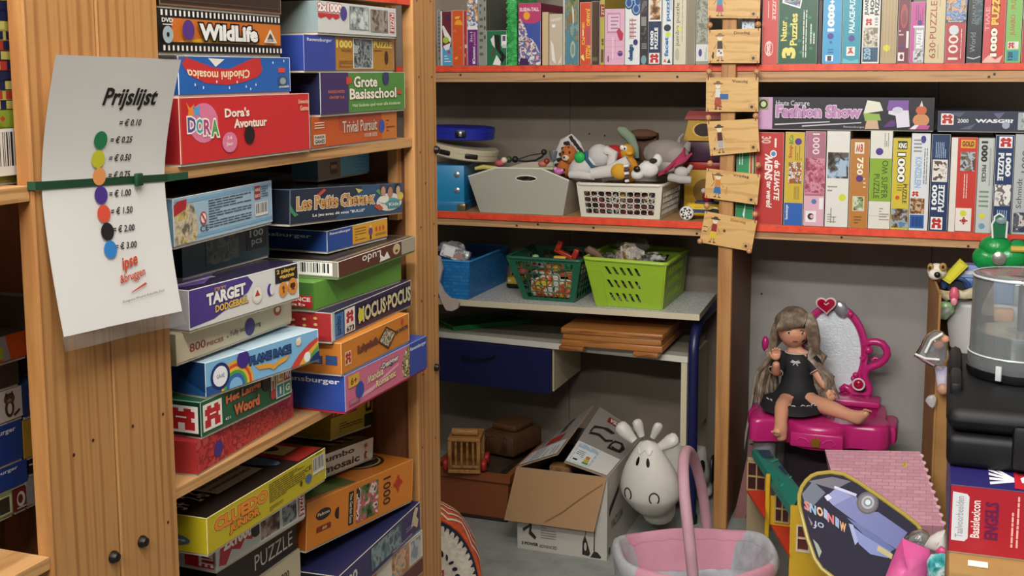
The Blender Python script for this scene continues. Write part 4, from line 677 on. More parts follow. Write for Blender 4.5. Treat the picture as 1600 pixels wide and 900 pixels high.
U('sky_blue_puzzle_box', 'light blue box with white vertical number and purple dot, on the upper back shelf', 1284.2, 1313.6, -20, '#3f9ccc', [('t', '#e9eef0', '1000', .24, .42, .62, .78, {'rot': 90, 'b': .06}), ('t', '#e9eef0', 'PU', .26, .84, .66, .98, {'rot': 90, 'b': .05}), ('jig', '#e9eef0', .47, .81, .006), ('c', '#4a3590', .42, .36, .009), ('e', '#2a6f9f', .45, .28, .08, .02), ('r', '#e9eef0', .18, .03, .6, .11), ('r', '#3a3a4a', .28, .035, .5, .10), ('ln', '#1f5a86', .3, .13, .6, .2, 2)])
U('teal_puzzle_box', 'teal box with white vertical lettering and a white square mark, on the upper back shelf', 1314.4, 1343.6, -20, '#2a93a6', [('t', '#dfe9ea', 'PALACE-PUZZLE', .36, .40, .66, 1.0, {'rot': 90, 'b': .03}), ('c', '#4a3590', .52, .33, .009), ('r', '#e6e4dc', .26, .10, .72, .22), ('p', '#c44a3a', [(.3, .12), (.48, .2), (.68, .12), (.5, .14)]), ('p', '#7a5a3a', [(.34, .2), (.6, .21), (.5, .17)]), ('p', '#5fb8c4', [(.05, .0), (.95, .0), (.9, .06), (.5, .03), (.1, .07)])])
U('white_puzzle_box', 'white box with heavy black vertical lettering and dark blue foot, on the upper shelf', 1345.6, 1373.4, -20, '#dcdbd5', [('t', '#26231f', 'JUMBO', .10, .63, .36, .92, {'rot': 90, 'b': .04}), ('t', '#26231f', 'HOLI', .40, .65, .64, .92, {'rot': 90, 'b': .04}), ('t', '#26231f', 'PUZZLE', .68, .63, .92, .98, {'rot': 90, 'b': .04}), ('r', picture(98, ['#5a564c', '#a39a86', '#cfc6b0', '#7a7466'], 70), .08, .22, .88, .47), ('r', '#1f4a6a', .06, .02, .92, .21), ('t', '#8fb5c9', '520', .12, .05, .52, .2, {'rot': 90, 'b': .05}), ('t', '#555', '110', .7, .5, .86, .6, {'rot': 90, 'b': .02})]+jlogo(.14, .49, .58, .60))
U('tan_puzzle_box', 'tan grained box with a yellow dot near its foot, on the upper back shelf', 1375, 1400, -20, '#b09a72', [('c', '#d6d02e', .38, .20, .0095)]+[('r', '#8f7d5c', .08+.2*i, .08, .1+.2*i, .98) for i in range(5)])
U('maroon_puzzle_box', 'maroon box with a white letter mark at its foot, on the upper back shelf', 1401, 1419.6, -20, '#6f1f3a', [('e', '#a5453f', .5, .62, .3, .16), ('e', '#7f2f3f', .5, .60, .2, .1), ('r', '#e4dcd8', .74, .20, .94, .42), ('r', '#e6e2da', .08, .03, .6, .14), ('e', '#6f1f3a', .38, .085, .15, .035), ('p', '#4a2f6a', [(.15, .2), (.4, .28), (.55, .2)]), ('ln', '#d9c0c4', .1, .35, .5, .45, 2)])
U('pink_violet_puzzle_box', 'pink and violet box with white vertical lettering, on the upper back shelf', 1420.4, 1443, 3, '#c04f92', [('r', '#a9a9ae', .3, 0, 1, .6), ('t', '#ecebe8', 'PUZZLE', .44, .24, .90, .54, {'rot': 90, 'b': .05}), ('e', '#4a2a7a', .66, .66, .18, .045), ('r', '#e6e6e8', .2, .58, .95, .61), ('lv', '#7a3a6a', .3, .7, .9, .95, 4), ('r', picture(99, ['#8a8a90', '#c9c9cc', '#5f5f66'], 60), .25, .02, .98, .20)])
U('number_puzzle_box', 'cream box with red brown vertical number and brown half dot, on the upper shelf', 1444, 1474.6, -20, '#cdbd93', [('t', '#9c452f', '630\u00b7PUZZLE', .22, .06, .56, .82, {'rot': 90, 'b': .008}), ('e', '#4a2f24', .64, .94, .1, .05), ('lv', '#7a6a4a', .66, .75, .74, .9, 1), ('lv', '#7a6a4a', .66, .06, .72, .25, 1)])
U('mountain_puzzle_box', 'box with mountain picture above a red foot with white number, on the upper shelf', 1475.4, 1507, -20, '#b03a42', [('r', picture(101, ['#4f5a6a', '#8fa3b8', '#5f7fc0', '#c9a072', '#7a6f66'], 50), 0, .54, 1, 1), ('r', '#4a5058', 0, .53, 1, .57), ('t', '#e6e2da', 'Ravensburger', .12, .535, .85, .565, {'b': .02}), ('t', '#e2d9cc', '1000', .16, .04, .66, .50, {'rot': 90, 'b': .01}), ('e', '#c9cfd2', .42, .43, .24, .06), ('lv', '#e2d9cc', .76, .06, .84, .45, 1)])
U('black_lettered_puzzle_box', 'black box with grey vertical lettering and a silver stripe, on the upper back shelf', 1509, 1532.6, -20, '#22262b', [('t', '#8a9498', 'World', .22, .14, .60, .40, {'rot': 90, 'b': .0}), ('t', '#8a9498', 'DUALPUZZLE', .28, .52, .52, .98, {'rot': 90, 'b': .0}), ('r', picture(103, ['#22262b', '#4f6a70', '#33414a'], 60), .5, .5, .95, 1), ('p', '#bfc4c6', [(.05, .08), (.5, .06), (.95, .09), (.95, .075), (.5, .045), (.05, .065)])], edge='#3a3f45')
U('red_number_puzzle_box', 'bright red box with white and yellow outlined vertical lettering, on the upper back shelf', 1534.4, 1568.4, -20, '#c93a26', [('r', '#c94a52', 0, 0, .3, 1), ('t', '#efe9d8', '1000', .34, .08, .66, .46, {'rot': 90, 'b': .06, 'ol': [('#5a1a14', .11)]}), ('t', '#e8b83a', 'PUZZLE', .34, .50, .70, 1.0, {'rot': 90, 'b': .06, 'ol': [('#5a1a14', .11)]}), ('t', '#e0a59a', 'TIME', .06, .42, .26, .74, {'rot': 90, 'b': .01}), ('p', '#e6b5aa', [(0, 0), (.8, 0), (.95, .1), (.6, .04), (.3, .1), (.1, .05)])])
U('green_jumbo_box', 'light green box with red vertical lettering and blue foot, on the upper back shelf', 1569.4, 1594, -20, '#7db85a', [('t', '#b5562f', 'JUMBO \u00b7 PUZZLE', .26, .36, .66, 1.0, {'rot': 90, 'b': .01}), ('r', '#2f8fa5', .12, .02, .86, .16), ('t', '#123a4a', '120', .2, .03, .5, .14, {'rot': 90, 'b': .05}), ('r', '#e2e0d6', .62, .18, .85, .28)]+jlogo(.15, .18, .6, .28))
U('red_end_box', 'red box with white corner at the right end of the upper shelf', 1595, 1616, -20, '#b32f2a', [('r', '#e2e0da', .05, .58, .9, .9)])
GM = 'puzzle boxes standing on the middle back shelf'
W = lambda n, l, x0, x1, top, col, pr=None, **k: upright(n, l, x0, x1, top, MID, col, pr, group=GM, yb=350, **k)
W('green_card_box', 'green box behind the day boards, left of the large red box', 1149, 1176.5, 222, '#2f8f5a', [('r', '#d9c49a', .72, .5, .95, .95), ('r', '#a5522f', .78, .55, .9, .9), ('lv', '#e2ecdf', .1, .72, .4, .95, 2), ('p', '#dfe9df', [(.4, .1), (.6, .3), (.5, .05)])], dy=.01)
W('red_quiz_box', 'large red quiz box with slanted white vertical lettering, first right of the day boards', 1178, 1222, 207, '#b8342f', [('t', '#eee6e0', 'de SLIMSTE', .68, .26, .88, .70, {'rot': 270, 'b': .03, 'sh': .2}), ('t', '#eee6e0', 'MENS', .34, .48, .62, .77, {'rot': 270, 'b': .04, 'sh': .2}), ('t', '#eee6e0', 'ter wereld', .42, .18, .62, .47, {'rot': 270, 'b': .03, 'sh': .2}), ('e', '#e9e6e2', .64, .77, .12, .04), ('e', '#4f86b8', .64, .77, .08, .027), ('lv', '#eee6e0', .62, .84, .8, .96, 1), ('t', '#d9b5a8', '30', .2, .88, .55, .96, {'rot': 270, 'b': .03})])
W('yellow_blue_game_box', 'yellow box with blue foot and a chequered picture, second right of the day boards', 1224, 1254, 206.5, '#c9ab36', [('r', '#2a5fae', .02, 0, .98, .24), ('t', '#e2e6ea', 'Ravensburger', .08, .06, .26, .22, {'rot': 90, 'b': .02}), ('t', '#b5442c', 'Stop', .18, .72, .42, .86, {'rot': 90, 'b': .03}), ('t', '#3f8f4a', '&Co', .18, .87, .42, .97, {'rot': 90, 'b': .03}), ('c', '#4a2f86', .68, .90, .010), ('r', picture(111, ['#1c3a2a', '#d9d6c8', '#b5442c', '#3f7a4a'], 110), .2, .45, .88, .68), ('lv', '#7a6420', .5, .7, .9, .85, 4), ('lv', '#7a6420', .5, .28, .8, .42, 4)])
W('rose_puzzle_box', 'dusty pink box with white number and rose picture, on the middle back shelf', 1255, 1287, 205.5, '#a9697f', [('t', '#e9dade', '1000', .36, .76, .70, .98, {'rot': 270, 'b': .01}), ('r', picture(113, ['#8f3f56', '#b5607a', '#c98a9a', '#a0485f'], 55), .02, .34, 1, .72), ('r', '#d8a9b8', .0, 0, 1, .32), ('r', '#e9e2e2', .1, .04, .62, .16), ('e', '#2f2a30', .36, .10, .16, .035), ('e', '#d8a9b8', .42, .10, .1, .02), ('c', '#4f6fa8', .5, .26, .0075), ('r', '#e6e2e4', .75, .18, .95, .30)])
W('white_grotto_puzzle_box', 'tall white box with a dark arch picture and yellow dot, on the middle back shelf', 1288.4, 1324.4, 205, '#dcdad2', [('r', picture(115, ['#1f1c1c', '#3a3230', '#5f564e', '#7f9ab5', '#a8bccb'], 45), .06, .51, .97, .78), ('p', '#a3b8ca', [(.5, .53), (.9, .53), (.85, .68), (.6, .72)]), ('c', '#d2d23c', .74, .31, .0105), ('ln', '#8a8780', .08, .36, .5, .44, 2), ('ln', '#8a8780', .1, .04, .5, .14, 4), ('lv', '#8a8780', .2, .04, .45, .2, 2)])
W('tan_orange_puzzle_box', 'orange brown box with white number and purple dot, shorter than its white neighbours', 1325.4, 1355, 218, '#b5772f', [('r', '#e2d9c4', .22, .84, .72, .97), ('t', '#b5472f', 'MB', .28, .86, .66, .95, {'b': .04}), ('t', '#f0e8d4', '750', .36, .60, .70, .80, {'rot': 270, 'b': .03}), ('c', '#54307d', .52, .56, .010), ('ln', '#e2cfa8', .72, .44, .86, .58, 3), ('r', '#cfc6a2', .18, .19, .82, .36), ('r', picture(117, ['#5a4a2c', '#8a9a6a', '#c9cfc0'], 60), .24, .2, .76, .35), ('ln', '#7a4f1c', .3, .04, .7, .14, 3)])
W('green_white_puzzle_box', 'white box with a green middle and dark vertical lettering, on the middle back shelf', 1356, 1390.4, 204.5, '#dad8cc', [('r', '#86a82f', .0, .28, 1, .72), ('t', '#33421c', 'OM SUPER', .56, .31, .84, .70, {'rot': 270, 'b': .005}), ('t', '#33421c', 'PUZZLE', .20, .31, .46, .56, {'rot': 270, 'b': .005}), ('c', '#4a2f86', .42, .79, .0105), ('lv', '#777', .62, .84, .85, .98, 3), ('ln', '#8a8780', .5, .08, .95, .22, 5), ('r', '#c9c4b4', .02, .13, .98, .136)])
W('yellow_number_puzzle_box', 'yellow box with black edged white number and orange dot, on the middle back shelf', 1391.2, 1419, 216, '#cdb832', [('t', '#f0eee4', '1000', .28, .52, .72, .84, {'rot': 270, 'b': .04, 'ol': [('#1f1c12', .1)]}), ('r', '#1f1c12', .26, .88, .8, .97), ('t', '#f0eee4', 'KING', .3, .89, .76, .95, {'b': .04}), ('t', '#2a260f', 'PUZZLE', .62, .29, .86, .50, {'rot': 270, 'b': .02}), ('c', '#c9522c', .34, .35, .006), ('ln', '#6a5f1c', .3, .42, .6, .5, 3), ('r', picture(119, ['#3a2a24', '#7a5a44', '#8fa8b5', '#5f7fa0'], 50), .04, .02, .96, .23)])
W('castle_town_puzzle_box', 'white box with pale blue vertical lettering, dog photo and blue foot, on the middle shelf', 1419.8, 1449.4, 208.6, '#d6dadd', [('t', '#8fb0d0', 'KONIZSLEIN', .22, .44, .58, .76, {'rot': 270, 'b': .03}), ('e', '#463a86', .62, .94, .14, .04), ('r', picture(121, ['#3f2a1c', '#7a4f2f', '#c9a47a', '#4f4a48'], 60), .04, .17, .80, .33), ('r', '#1f5ba0', .04, .02, .80, .16), ('t', '#123f7a', 'III', .15, .04, .7, .14, {'b': .05}), ('lv', '#666', .66, .48, .9, .85, 2), ('ln', '#777', .12, .80, .55, .95, 4)]+jlogo(.08, .345, .5, .41))
W('navy_dog_puzzle_box', 'navy box with a small dog photo, lettering upside down and red mark at its foot', 1451, 1480, 209.8, '#14305a', [('lv', '#a9c0dc', .2, .76, .8, .92, 6), ('r', '#dcd9d2', .08, .51, .90, .74), ('r', picture(123, ['#8a7a72', '#c9b9ae', '#e2dcd6', '#5f4f48'], 50), .14, .525, .85, .725), ('t', '#e9eaea', '1000', .1, .22, .40, .48, {'rot': 90, 'b': .04}), ('t', '#e9eaea', 'PUZZLE', .46, .20, .80, .48, {'rot': 90, 'b': .04})]+jlogo(.1, .015, .74, .145, '#f0eeea'))
W('red_mosaic_puzzle_box', 'red box with white rims, cottage photo and red cross mark, on the middle shelf', 1481.6, 1523, 215, '#c43326', [('r', '#dfdbd2', 0, 0, .24, 1), ('r', '#e0a02c', .36, .89, .90, .98), ('t', '#6a2a14', 'GOLD', .40, .905, .86, .965, {'b': .05}), ('r', picture(125, ['#3f4a3a', '#7a6a58', '#a9b5c0', '#5a4438'], 50), .36, .65, .92, .85), ('r', '#e4e0d6', .26, .01, .86, .255), ('jig', '#b3282c', .58, .12, .0095), ('c', '#d2d23c', .55, .2, .009), ('lv', '#e9c9c0', .5, .36, .68, .62, 2)])
W('grey_pieces_puzzle_box', 'pale grey box with black vertical lettering and two dots, on the middle back shelf', 1524, 1549, 216, '#bfc4c2', [('t', '#2a2c2c', '1000', .16, .75, .58, .97, {'rot': 270, 'b': .05}), ('t', '#2a2c2c', 'PIECES', .26, .54, .52, .72, {'rot': 270, 'b': .03}), ('lv', '#666', .7, .5, .82, .9, 2), ('c', '#d2d24a', .40, .18, .0085), ('c', '#6f9ab5', .40, .07, .0085), ('ln', '#6f8a6a', .15, .26, .75, .46, 4), ('r', '#a9aeac', .9, 0, 1, 1)])
W('navy_cat_puzzle_box', 'navy box with red mark at its top and white cat photo, behind the green toy', 1550, 1579.6, 211, '#173460', jlogo(.18, .87, .88, .985, '#f0eeea')+[('t', '#e6eaec', '1000', .56, .58, .86, .82, {'rot': 270, 'b': .05}), ('t', '#e6eaec', 'PUZZLE', .16, .54, .48, .82, {'rot': 270, 'b': .05}), ('r', picture(127, ['#a9a49e', '#d9d6d2', '#6f6a66', '#e6e4e0'], 45), .06, .28, .92, .50), ('lv', '#a9c0dc', .2, .12, .8, .24, 5)])
W('grey_schmidt_puzzle_box', 'pale grey box with serif number and cat picture, right end of the middle shelf', 1580.6, 1618, 210, '#b3b8ba', [('t', '#4a5054', 'Schmidt', .14, .26, .36, .56, {'rot': 90, 'b': .005}), ('t', '#4a5054', '1000', .30, .62, .58, .84, {'rot': 90, 'b': .005}), ('r', picture(129, ['#2f3a52', '#5a5a66', '#c9c4c0', '#7a4f3a'], 40), .06, .02, .98, .22), ('p', '#3a6fae', [(.5, .9), (.9, .95), (.8, .86)]), ('jig', '#3a6fae', .7, .9, .006), ('lv', '#777', .65, .3, .85, .85, 2)])
# the two boxes lying across the row
zt = .9685+.2520
p, q = at_y(1184, 206, SY+.004), at_y(1458.6, 201.5, SY+.004)
zl = max(o.matrix_world.translation.z for o in [SC.objects['red_quiz_box']])
p.z = q.z = at_y(1300, 203.5, SY+.004).z
LZ = p.z
carton('craft_set_box', 'long black and pink craft box with pink lettering, lying on the upright puzzle boxes', 'game box', p, q, .0960, .22,
  {'f': M('#211f27', .35), 'l': M('#1c1a22', .4), 'r': M('#2a2830', .4), 't': M('#211f27', .4), 'edge': '#4a4852'},
  {'f': [('r', '#c79ac0', 0, 0, .085, 1), ('r', '#8f9a5a', .0, .60, .06, .96), ('e', '#26301c', .03, .78, .026, .15), ('e', '#c9cf9a', .03, .78, .016, .09), ('t', '#cfcad4', 'Haute Couture', .105, .74, .30, .90, {'b': .005}), ('t', '#b583b0', 'Fashion Show', .105, .36, .60, .76, {'b': .05, 'ol': [('#e4d3e2', .085)]}),
         ('p', '#c9c4cc', [(.10, .16), (.42, .26), (.42, .23), (.10, .12)]), ('p', '#c9c4cc', [(.26, .12), (.6, .24), (.6, .21), (.26, .08)]), ('t', '#bdb8c0', 'Ravensburger', .5, .05, .62, .12),
         ('p', '#dcdcc9', [(.61, .5), (.63, .92), (.70, .86), (.72, .6)]), ('p', '#8fae4f', [(.61, .52), (.70, .5), (.71, .3), (.62, .28)]), ('p', '#c9a98a', [(.63, .3), (.69, .3), (.70, .03), (.62, .03)]), ('p', '#7a4f9c', [(.74, .62), (.86, .62), (.86, .92), (.75, .92)]), ('p', '#d9d6e2', [(.75, .6), (.86, .62), (.87, .12), (.80, .08), (.79, .45), (.75, .5)]), ('p', '#5a2f7a', [(.72, .08), (.79, .12), (.79, .3), (.76, .3)]), ('e', '#c9c9d4', .80, .62, .03, .1),
         ('e', '#c98a5c', .93, .32, .045, .2), ('e', '#c4623a', .93, .62, .03, .14), ('p', '#d9cfc4', [(.92, .74), (.94, .74), (.93, .92)]), ('p', '#b5508f', [(.86, .04), (.97, .04), (.98, .16), (.90, .18)]), ('p', '#e6dce6', [(.87, .04), (.90, .04), (.92, .17), (.895, .17)])]}, lid=.002)
p, q = at_y(1464.5, 206.4, SY+.004), at_y(1640, 206.4, SY+.004); p.z = q.z = LZ
carton('dark_mystery_puzzle_box', 'dark blue grey box with white lettering and red mark, lying on upright puzzle boxes', 'puzzle box', p, q, .0590, .22,
  {'f': M('#33384a', .35), 'l': M('#2c3040', .4), 't': M('#2c3040', .4), 'edge': '#5c6274'},
  {'f': jlogo(.03, .32, .145, .88)+[('t', '#d9dce0', '2000', .18, .42, .28, .62, {'b': .02}), ('t', '#e2e4e8', 'WASGIJ?', .34, .38, .68, .62, {'b': .05}), ('c', '#9fa8b8', .615, .32, .010), ('r', '#a9b0b0', .72, .1, 1, .95), ('r', picture(131, ['#6f7a7a', '#a9b0b0', '#c9cfcc'], 60), .75, .15, 1, .9), ('p', '#5a5f7a', [(.2, .1), (.35, .4), (.3, .1)]), ('p', '#6a5f86', [(.5, .9), (.55, .6), (.6, .95)]), ('p', '#525a72', [(.1, .9), (.2, .7), (.25, .95)])]}, lid=.002)
# ------------------------------------------------------------------ price list strapped to the upright
XL = -.8965
y0, y1 = .994, 1.202
def sheet(a, b, d, grow=0.):
    """a: 0..1 across, b: 0..1 from the bottom; both free ends of the sheet curl away from the wood."""
    lo = Vector((-.877, y0, 1.151)).lerp(Vector((-.878, y1, 1.139)), a); hi = Vector((-.868, y0, 1.449)).lerp(Vector((-.865, y1, 1.446)), a)
    mid = Vector((XL+.0005, y0, 1.309)).lerp(Vector((XL+.0005, y1, 1.304)), a); t0 = .53
    z = lo.z+(hi.z-lo.z)*b; tt = (b/t0) if b < t0 else (1-b)/(1-t0)
    e = lo.x if b < t0 else hi.x; k = max(0, 1-tt)**1.5
    x = mid.x+(e-mid.x)*k-.002*math.sin(a*math.pi)*k
    return Vector((x+d, y0+(y1-y0)*a, z))
pl = MB(); paper = M('#dcdad6', .6)
pl.grid(lambda u, v: sheet(u, v, 0), 10, 26, paper); pl.grid(lambda u, v: sheet(1-u, v, -.0006), 10, 26, paper)
f = Face((0, y0, 1.14), (0, y1-y0, 0), (0, 0, .30), bend=lambda a, b, d: sheet(a, b, d+.0004))
ik = '#1a1818'; bt = {'b': .035, 'sh': .22}; st = {'b': .02, 'sh': .2}
pl.pr(f, [('t', ik, 'Prijslijst', .40, .803, .855, .888, {'b': .028, 'sh': .25})])
for txt, b in (('0.10', .745), ('0.25', .681), ('0.50', .613), ('0.75', .548), ('1.00', .478), ('1.50', .412), ('2.00', .343), ('3.00', .278)):
    o_ = .06 if txt == '0.10' else 0
    pl.pr(f, [('t', ik, '= \u20ac '+txt, .50+o_, b, .685+o_, b+.027, st)])
for c, b, cu in (('#1f7a4a', .695, .42), ('#c9c62e', .625, .41), ('#e89a5a', .560, .425), ('#4a2f86', .490, .432), ('#d9503c', .420, .44), ('#1d1d20', .352, .452), ('#2f7fc4', .284, .458)):
    pl.pr(f, [('e', c, cu, b, .053, .0335)])
pl.pr(f, [('t', '#c4472c', 'ipse', .535, .185, .67, .245, {'b': .03, 'sh': .1, 'rise': .25}), ('t', '#c4472c', '&bruggen', .50, .140, .72, .182, {'b': .015, 'rise': .45}), ('p', '#c4472c', [(.57, .108), (.72, .133), (.71, .140), (.585, .114)]), ('t', '#3a3434', 'Zorgpunt Woerd-Autovilla Zuid', .49, .075, .86, .086, {'rise': 1.5, 'b': .0})])
sh = pl.build('price_list', smooth=50); tag(sh, 'white price list sheet with coloured dots, strapped to the pine upright', 'price list')
film = clear('laminate_film', '#e9e4da', .10, .12)
lm = MB(); lm.grid(lambda u, v: sheet(-.02+1.04*u, -.052+.054*v, .0004+.0015*math.sin(9*u+3*v)), 14, 3, film); lm.build('laminate_edge', sh); lm = MB(); lm.grid(lambda u, v: sheet(.80+.22*u, 1.001+.016*v, .0005), 6, 2, film); lm.build('laminate_corner', sh)
green = M('#123f27', .55)
s_ = MB()
for i, (ya, yb_) in enumerate(((.9795, 1.2115),)):
    pass
zc0, zc1 = at_x(50, 290.5, RX).z, at_x(262, 276.5, RX).z
def zat(y): return zc0+(zc1-zc0)*(y-.985)/.222
hw = .0044
ring = [(RX-.0035, .981), (RX-.003, .981), (RX+.0045, .984), (RX+.0052, .992), (RX+.0052, 1.09), (RX+.0052, 1.2), (RX+.0045, 1.208), (RX-.003, 1.2105), (RX-.0035, 1.2105)]
vs = []
for x, y in ring: vs += [(x, y, zat(y)-hw), (x, y, zat(y)+hw)]
for (x, y), (ix, iy) in zip(ring, [(.0014, .0014), (.0014, .0014), (-.0012, .0008), (-.0014, 0), (-.0014, 0), (-.0014, 0), (-.0012, -.0008), (.0014, -.0014), (.0014, -.0014)]): vs += [(x+ix*0-.0013*(1 if .99 < y < 1.205 else 0), y+(.0013 if y < .99 else -.0013 if y > 1.2 else 0), zat(y)-hw), (x-.0013*(1 if .99 < y < 1.205 else 0), y+(.0013 if y < .99 else -.0013 if y > 1.2 else 0), zat(y)+hw)]
n_ = len(ring); fs = []
for i in range(n_-1):
    a, b, c, d = 2*i, 2*i+1, 2*i+3, 2*i+2; k = 2*n_
    fs += [(a, d, c, b), (a+k, b+k, c+k, d+k), (b, c, c+k, b+k), (a, a+k, d+k, d)]
s_.add(vs, fs, green)
st_ = s_.build('strap'); tag(st_, 'dark green fabric strap tied around the upright over the price list', 'strap')
k_ = MB(); yk = at_x(208, 279, RX).y; k_.rbox((RX+.0053, yk-.006, zat(yk)-.0075), (RX+.0105, yk+.006, zat(yk)+.0075), .0015, green); k_.build('buckle', st_)
k_ = MB(); k_.grid(lambda u, v: Vector((RX+.006+.010*u, 1.2055+.028*u, zat(1.2055+.028*u)-hw+2*hw*v+.002*u)), 6, 2, green); k_.grid(lambda u, v: Vector((RX+.006+.010*(1-u)-.0012, 1.2055+.028*(1-u), zat(1.2055+.028*(1-u))-hw+2*hw*v+.002*(1-u))), 6, 2, green); k_.build('loose_end', st_)
# ------------------------------------------------------------------ wooden day boards hanging from the shelf
plyw = wood('birch_ply', '#d6ac6c', '#c4985a', (3, 14, 14), .45, bump=.05)
bead = wood('bead_wood', '#cc9668', '#a87448', (40, 40, 40), .35, bump=.0)
cordm = M('#7a2420', .7)
YD = SY-.036
db = thing('day_board_chain', 'six little wooden boards with painted girls, strung with beads in front of the shelf post', 'wall decoration', at_y(1145, 393, YD))
def loc2(o, base): o.parent = base; o.location = -Vector(base.location); return o
SKN = '#e6d2b4'
def girl(top, skirt, hat, extra, u=.22):
    """a tiny painted girl: hat, head, top, skirt, arms and legs"""
    a = 1/1.52
    g = [('p', '#3a2a1c', [(u-.006, .20), (u+.004, .20), (u-.02, .09), (u-.03, .09)]), ('p', '#3a2a1c', [(u+.03, .20), (u+.042, .20), (u+.05, .09), (u+.04, .09)]), ('e', '#4a3420', u-.03, .075, .03, .018), ('e', '#4a3420', u+.055, .075, .03, .018),
         ('p', '#4a3420', [(u-.04, .62), (u-.03, .64), (u-.10, .42), (u-.11, .42)]), ('p', '#4a3420', [(u+.05, .62), (u+.06, .60), (u+.13, .42), (u+.12, .42)]),
         ('p', skirt, [(u-.04, .44), (u+.06, .44), (u+.085, .20), (u-.06, .20)]), ('p', top, [(u-.035, .66), (u+.055, .66), (u+.065, .42), (u-.045, .42)]),
         ('e', '#e9dcc2', u+.01, .76, .048, .085), ('e', hat, u+.01, .82, .095, .03), ('e', hat, u+.01, .85, .045, .05), ('e', '#2a1c14', u-.004, .76, .006, .01), ('e', '#2a1c14', u+.026, .76, .006, .01)]
    return g+extra
days = [
 ([(1106, -22), (1189, -22), (1187, 29), (1106, 28)], 'Maandag', girl('#3f86a8', '#b53f5f', '#8f6a3a', [])),
 ([(1106, 47), (1188.5, 44), (1186.5, 98.5), (1107, 98.5)], 'Dinsdag', girl('#3a2a1c', '#dcd6cc', '#8f6a3a', [('e', '#3a2418', .09, .20, .022, .07), ('e', '#3a2418', .10, .29, .018, .04), ('e', '#4a4468', .25, .3, .02, .03), ('e', '#4a4468', .21, .36, .02, .03)])),
 ([(1103.5, 121), (1185, 121), (1184.5, 174.5), (1103, 174.5)], 'Woensdag', girl('#d6d2c6', '#a8482c', '#7a5a34', [('r', '#2f5f9a', .27, .36, .43, .52), ('p', '#8f3a24', [(.17, .08), (.22, .08), (.21, .24), (.18, .24)]), ('p', '#8f3a24', [(.20, .16), (.31, .12), (.31, .17), (.22, .22)])])),
 ([(1104.5, 190), (1184, 185), (1187, 236.6), (1110, 243.7)], '', girl('#4a1f24', '#c9c4b8', '#4a3424', [('e', '#1f1c1c', .10, .20, .018, .035)]+[('r', '#1f1c1c', .19+.025*i, .22, .197+.025*i, .43) for i in range(4)])),
 ([(1104, 263), (1188, 273), (1183, 320), (1101, 308.7)], 'Vrijdag', girl('#c9803a', '#2f6aa5', '#7a5a34', [('e', '#c4904f', .40, .3, .025, .10), ('e', '#c4904f', .41, .42, .02, .04), ('p', '#4a3420', [(.15, .62), (.165, .64), (.12, .88), (.11, .86)])])),
 ([(1101.5, 330), (1183, 345), (1174, 393), (1093, 378.6)], 'Zaterdag', girl('#9a2a34', '#d9b83a', '#4a3424', [('c', '#a5562f', .43, .50, .0045), ('e', '#5a3420', .43, .50, .016, .045), ('r', '#3a2a1c', .02, .52, .11, .54), ('r', '#3a2a1c', .03, .38, .10, .40)])),
]
prev = None
for i, (c, nm, art) in enumerate(days):
    P = [at_y(*q, YD) for q in c]                # TL TR BR BL
    m = MB(); th = .006
    bk = [Vector((q.x, q.y+th, q.z)) for q in P]
    m.hexa([P[3], P[2], bk[2], bk[3], P[0], P[1], bk[1], bk[0]], plyw)
    tl, tr, br, bl = P
    fc = Face(bl, br-bl, tl-bl, bend=lambda a, b, d, tl=tl, tr=tr, br=br, bl=bl: (bl.lerp(br, a)).lerp(tl.lerp(tr, a), b)+Vector((0, -d, 0)))
    m.pr(fc, art+([('t', '#5a3a20' if nm != 'Zaterdag' else '#b0752f', nm, .50, .82, .80, .93, {'b': .01})] if nm else [])+[('r', '#b8925a', .82, .06, .94, .24), ('r', '#cda366', .835, .08, .925, .22), ('e', '#4a3420', .88, .14, .03, .05)])
    loc2(m.build('day_board', smooth=0), db)
    if prev:
        for a, b in ((prev[3]+Vector((.006, 0, .004)), tl+Vector((.006, 0, -.004))), (prev[2]+Vector((-.006, 0, .004)), tr+Vector((-.006, 0, -.004)))):
            m = MB(); m.tube([a+Vector((0, .001, .003)), a+Vector((0, -.002, 0)), (a+b)/2+Vector((0, -.001, 0)), b+Vector((0, -.002, 0)), b+Vector((0, .001, -.004))], .0011, cordm, 6); loc2(m.build('cord'), db)
            q = a.lerp(b, .58); m = MB(); m.ell(q+Vector((0, -.001, .0)), .0093, bead, 16); loc2(m.build('bead'), db)
    else:
        for a in (tl+Vector((.006, 0, -.004)), tr+Vector((-.006, 0, -.004))):
            m = MB(); m.tube([a, a+Vector((0, .01, .25))], .0011, cordm, 6); loc2(m.build('cord'), db)
    prev = P
for q in (prev[3]+Vector((.002, -.004, .004)), prev[2]+Vector((-.006, -.004, .002))):
    m = MB(); m.ell(q, .0085, bead, 16); loc2(m.build('bead'), db)
# ------------------------------------------------------------------ toys and bins on the middle shelf
ZS = .9685
# turquoise trunk
tq = M('#1f82b5', .35); tqd = M('#1b76a6', .35); steel = M('#b5b8ba', .3, .8)
c0 = at_y(720.6, 327.6, SY+.003); w_ = c0.x-(-1.72)
A = Vector((c0.x-.26, SY+.004, ZS)); ht = at_y(720.6, 260, SY+.003).z-ZS
m = MB(); m.rbox((0, 0, 0), (.26, .16, ht), .003, tq); m.rbox((-.002, -.002, 0), (.262, .162, ht*.2), .002, tqd)
t = m.build('metal_chest', loc=A, rz=math.radians(7)); tag(t, 'turquoise metal cornered toy chest at the left end of the middle shelf', 'chest')
for zz_ in (.45, .80):
    m = MB(); m.lathe([(.010, 0), (.010, .002), (.006, .004), (0, .0045)], steel, 14, RT((.235, -.0, ht*zz_), rx=math.pi/2)); m.build('snap', t)
m = MB(); m.rbox((.235, -.0045, .001), (.2645, .03, .024), .004, M('#8a7f5a', .35, .8)); m.build('corner_cap', t)
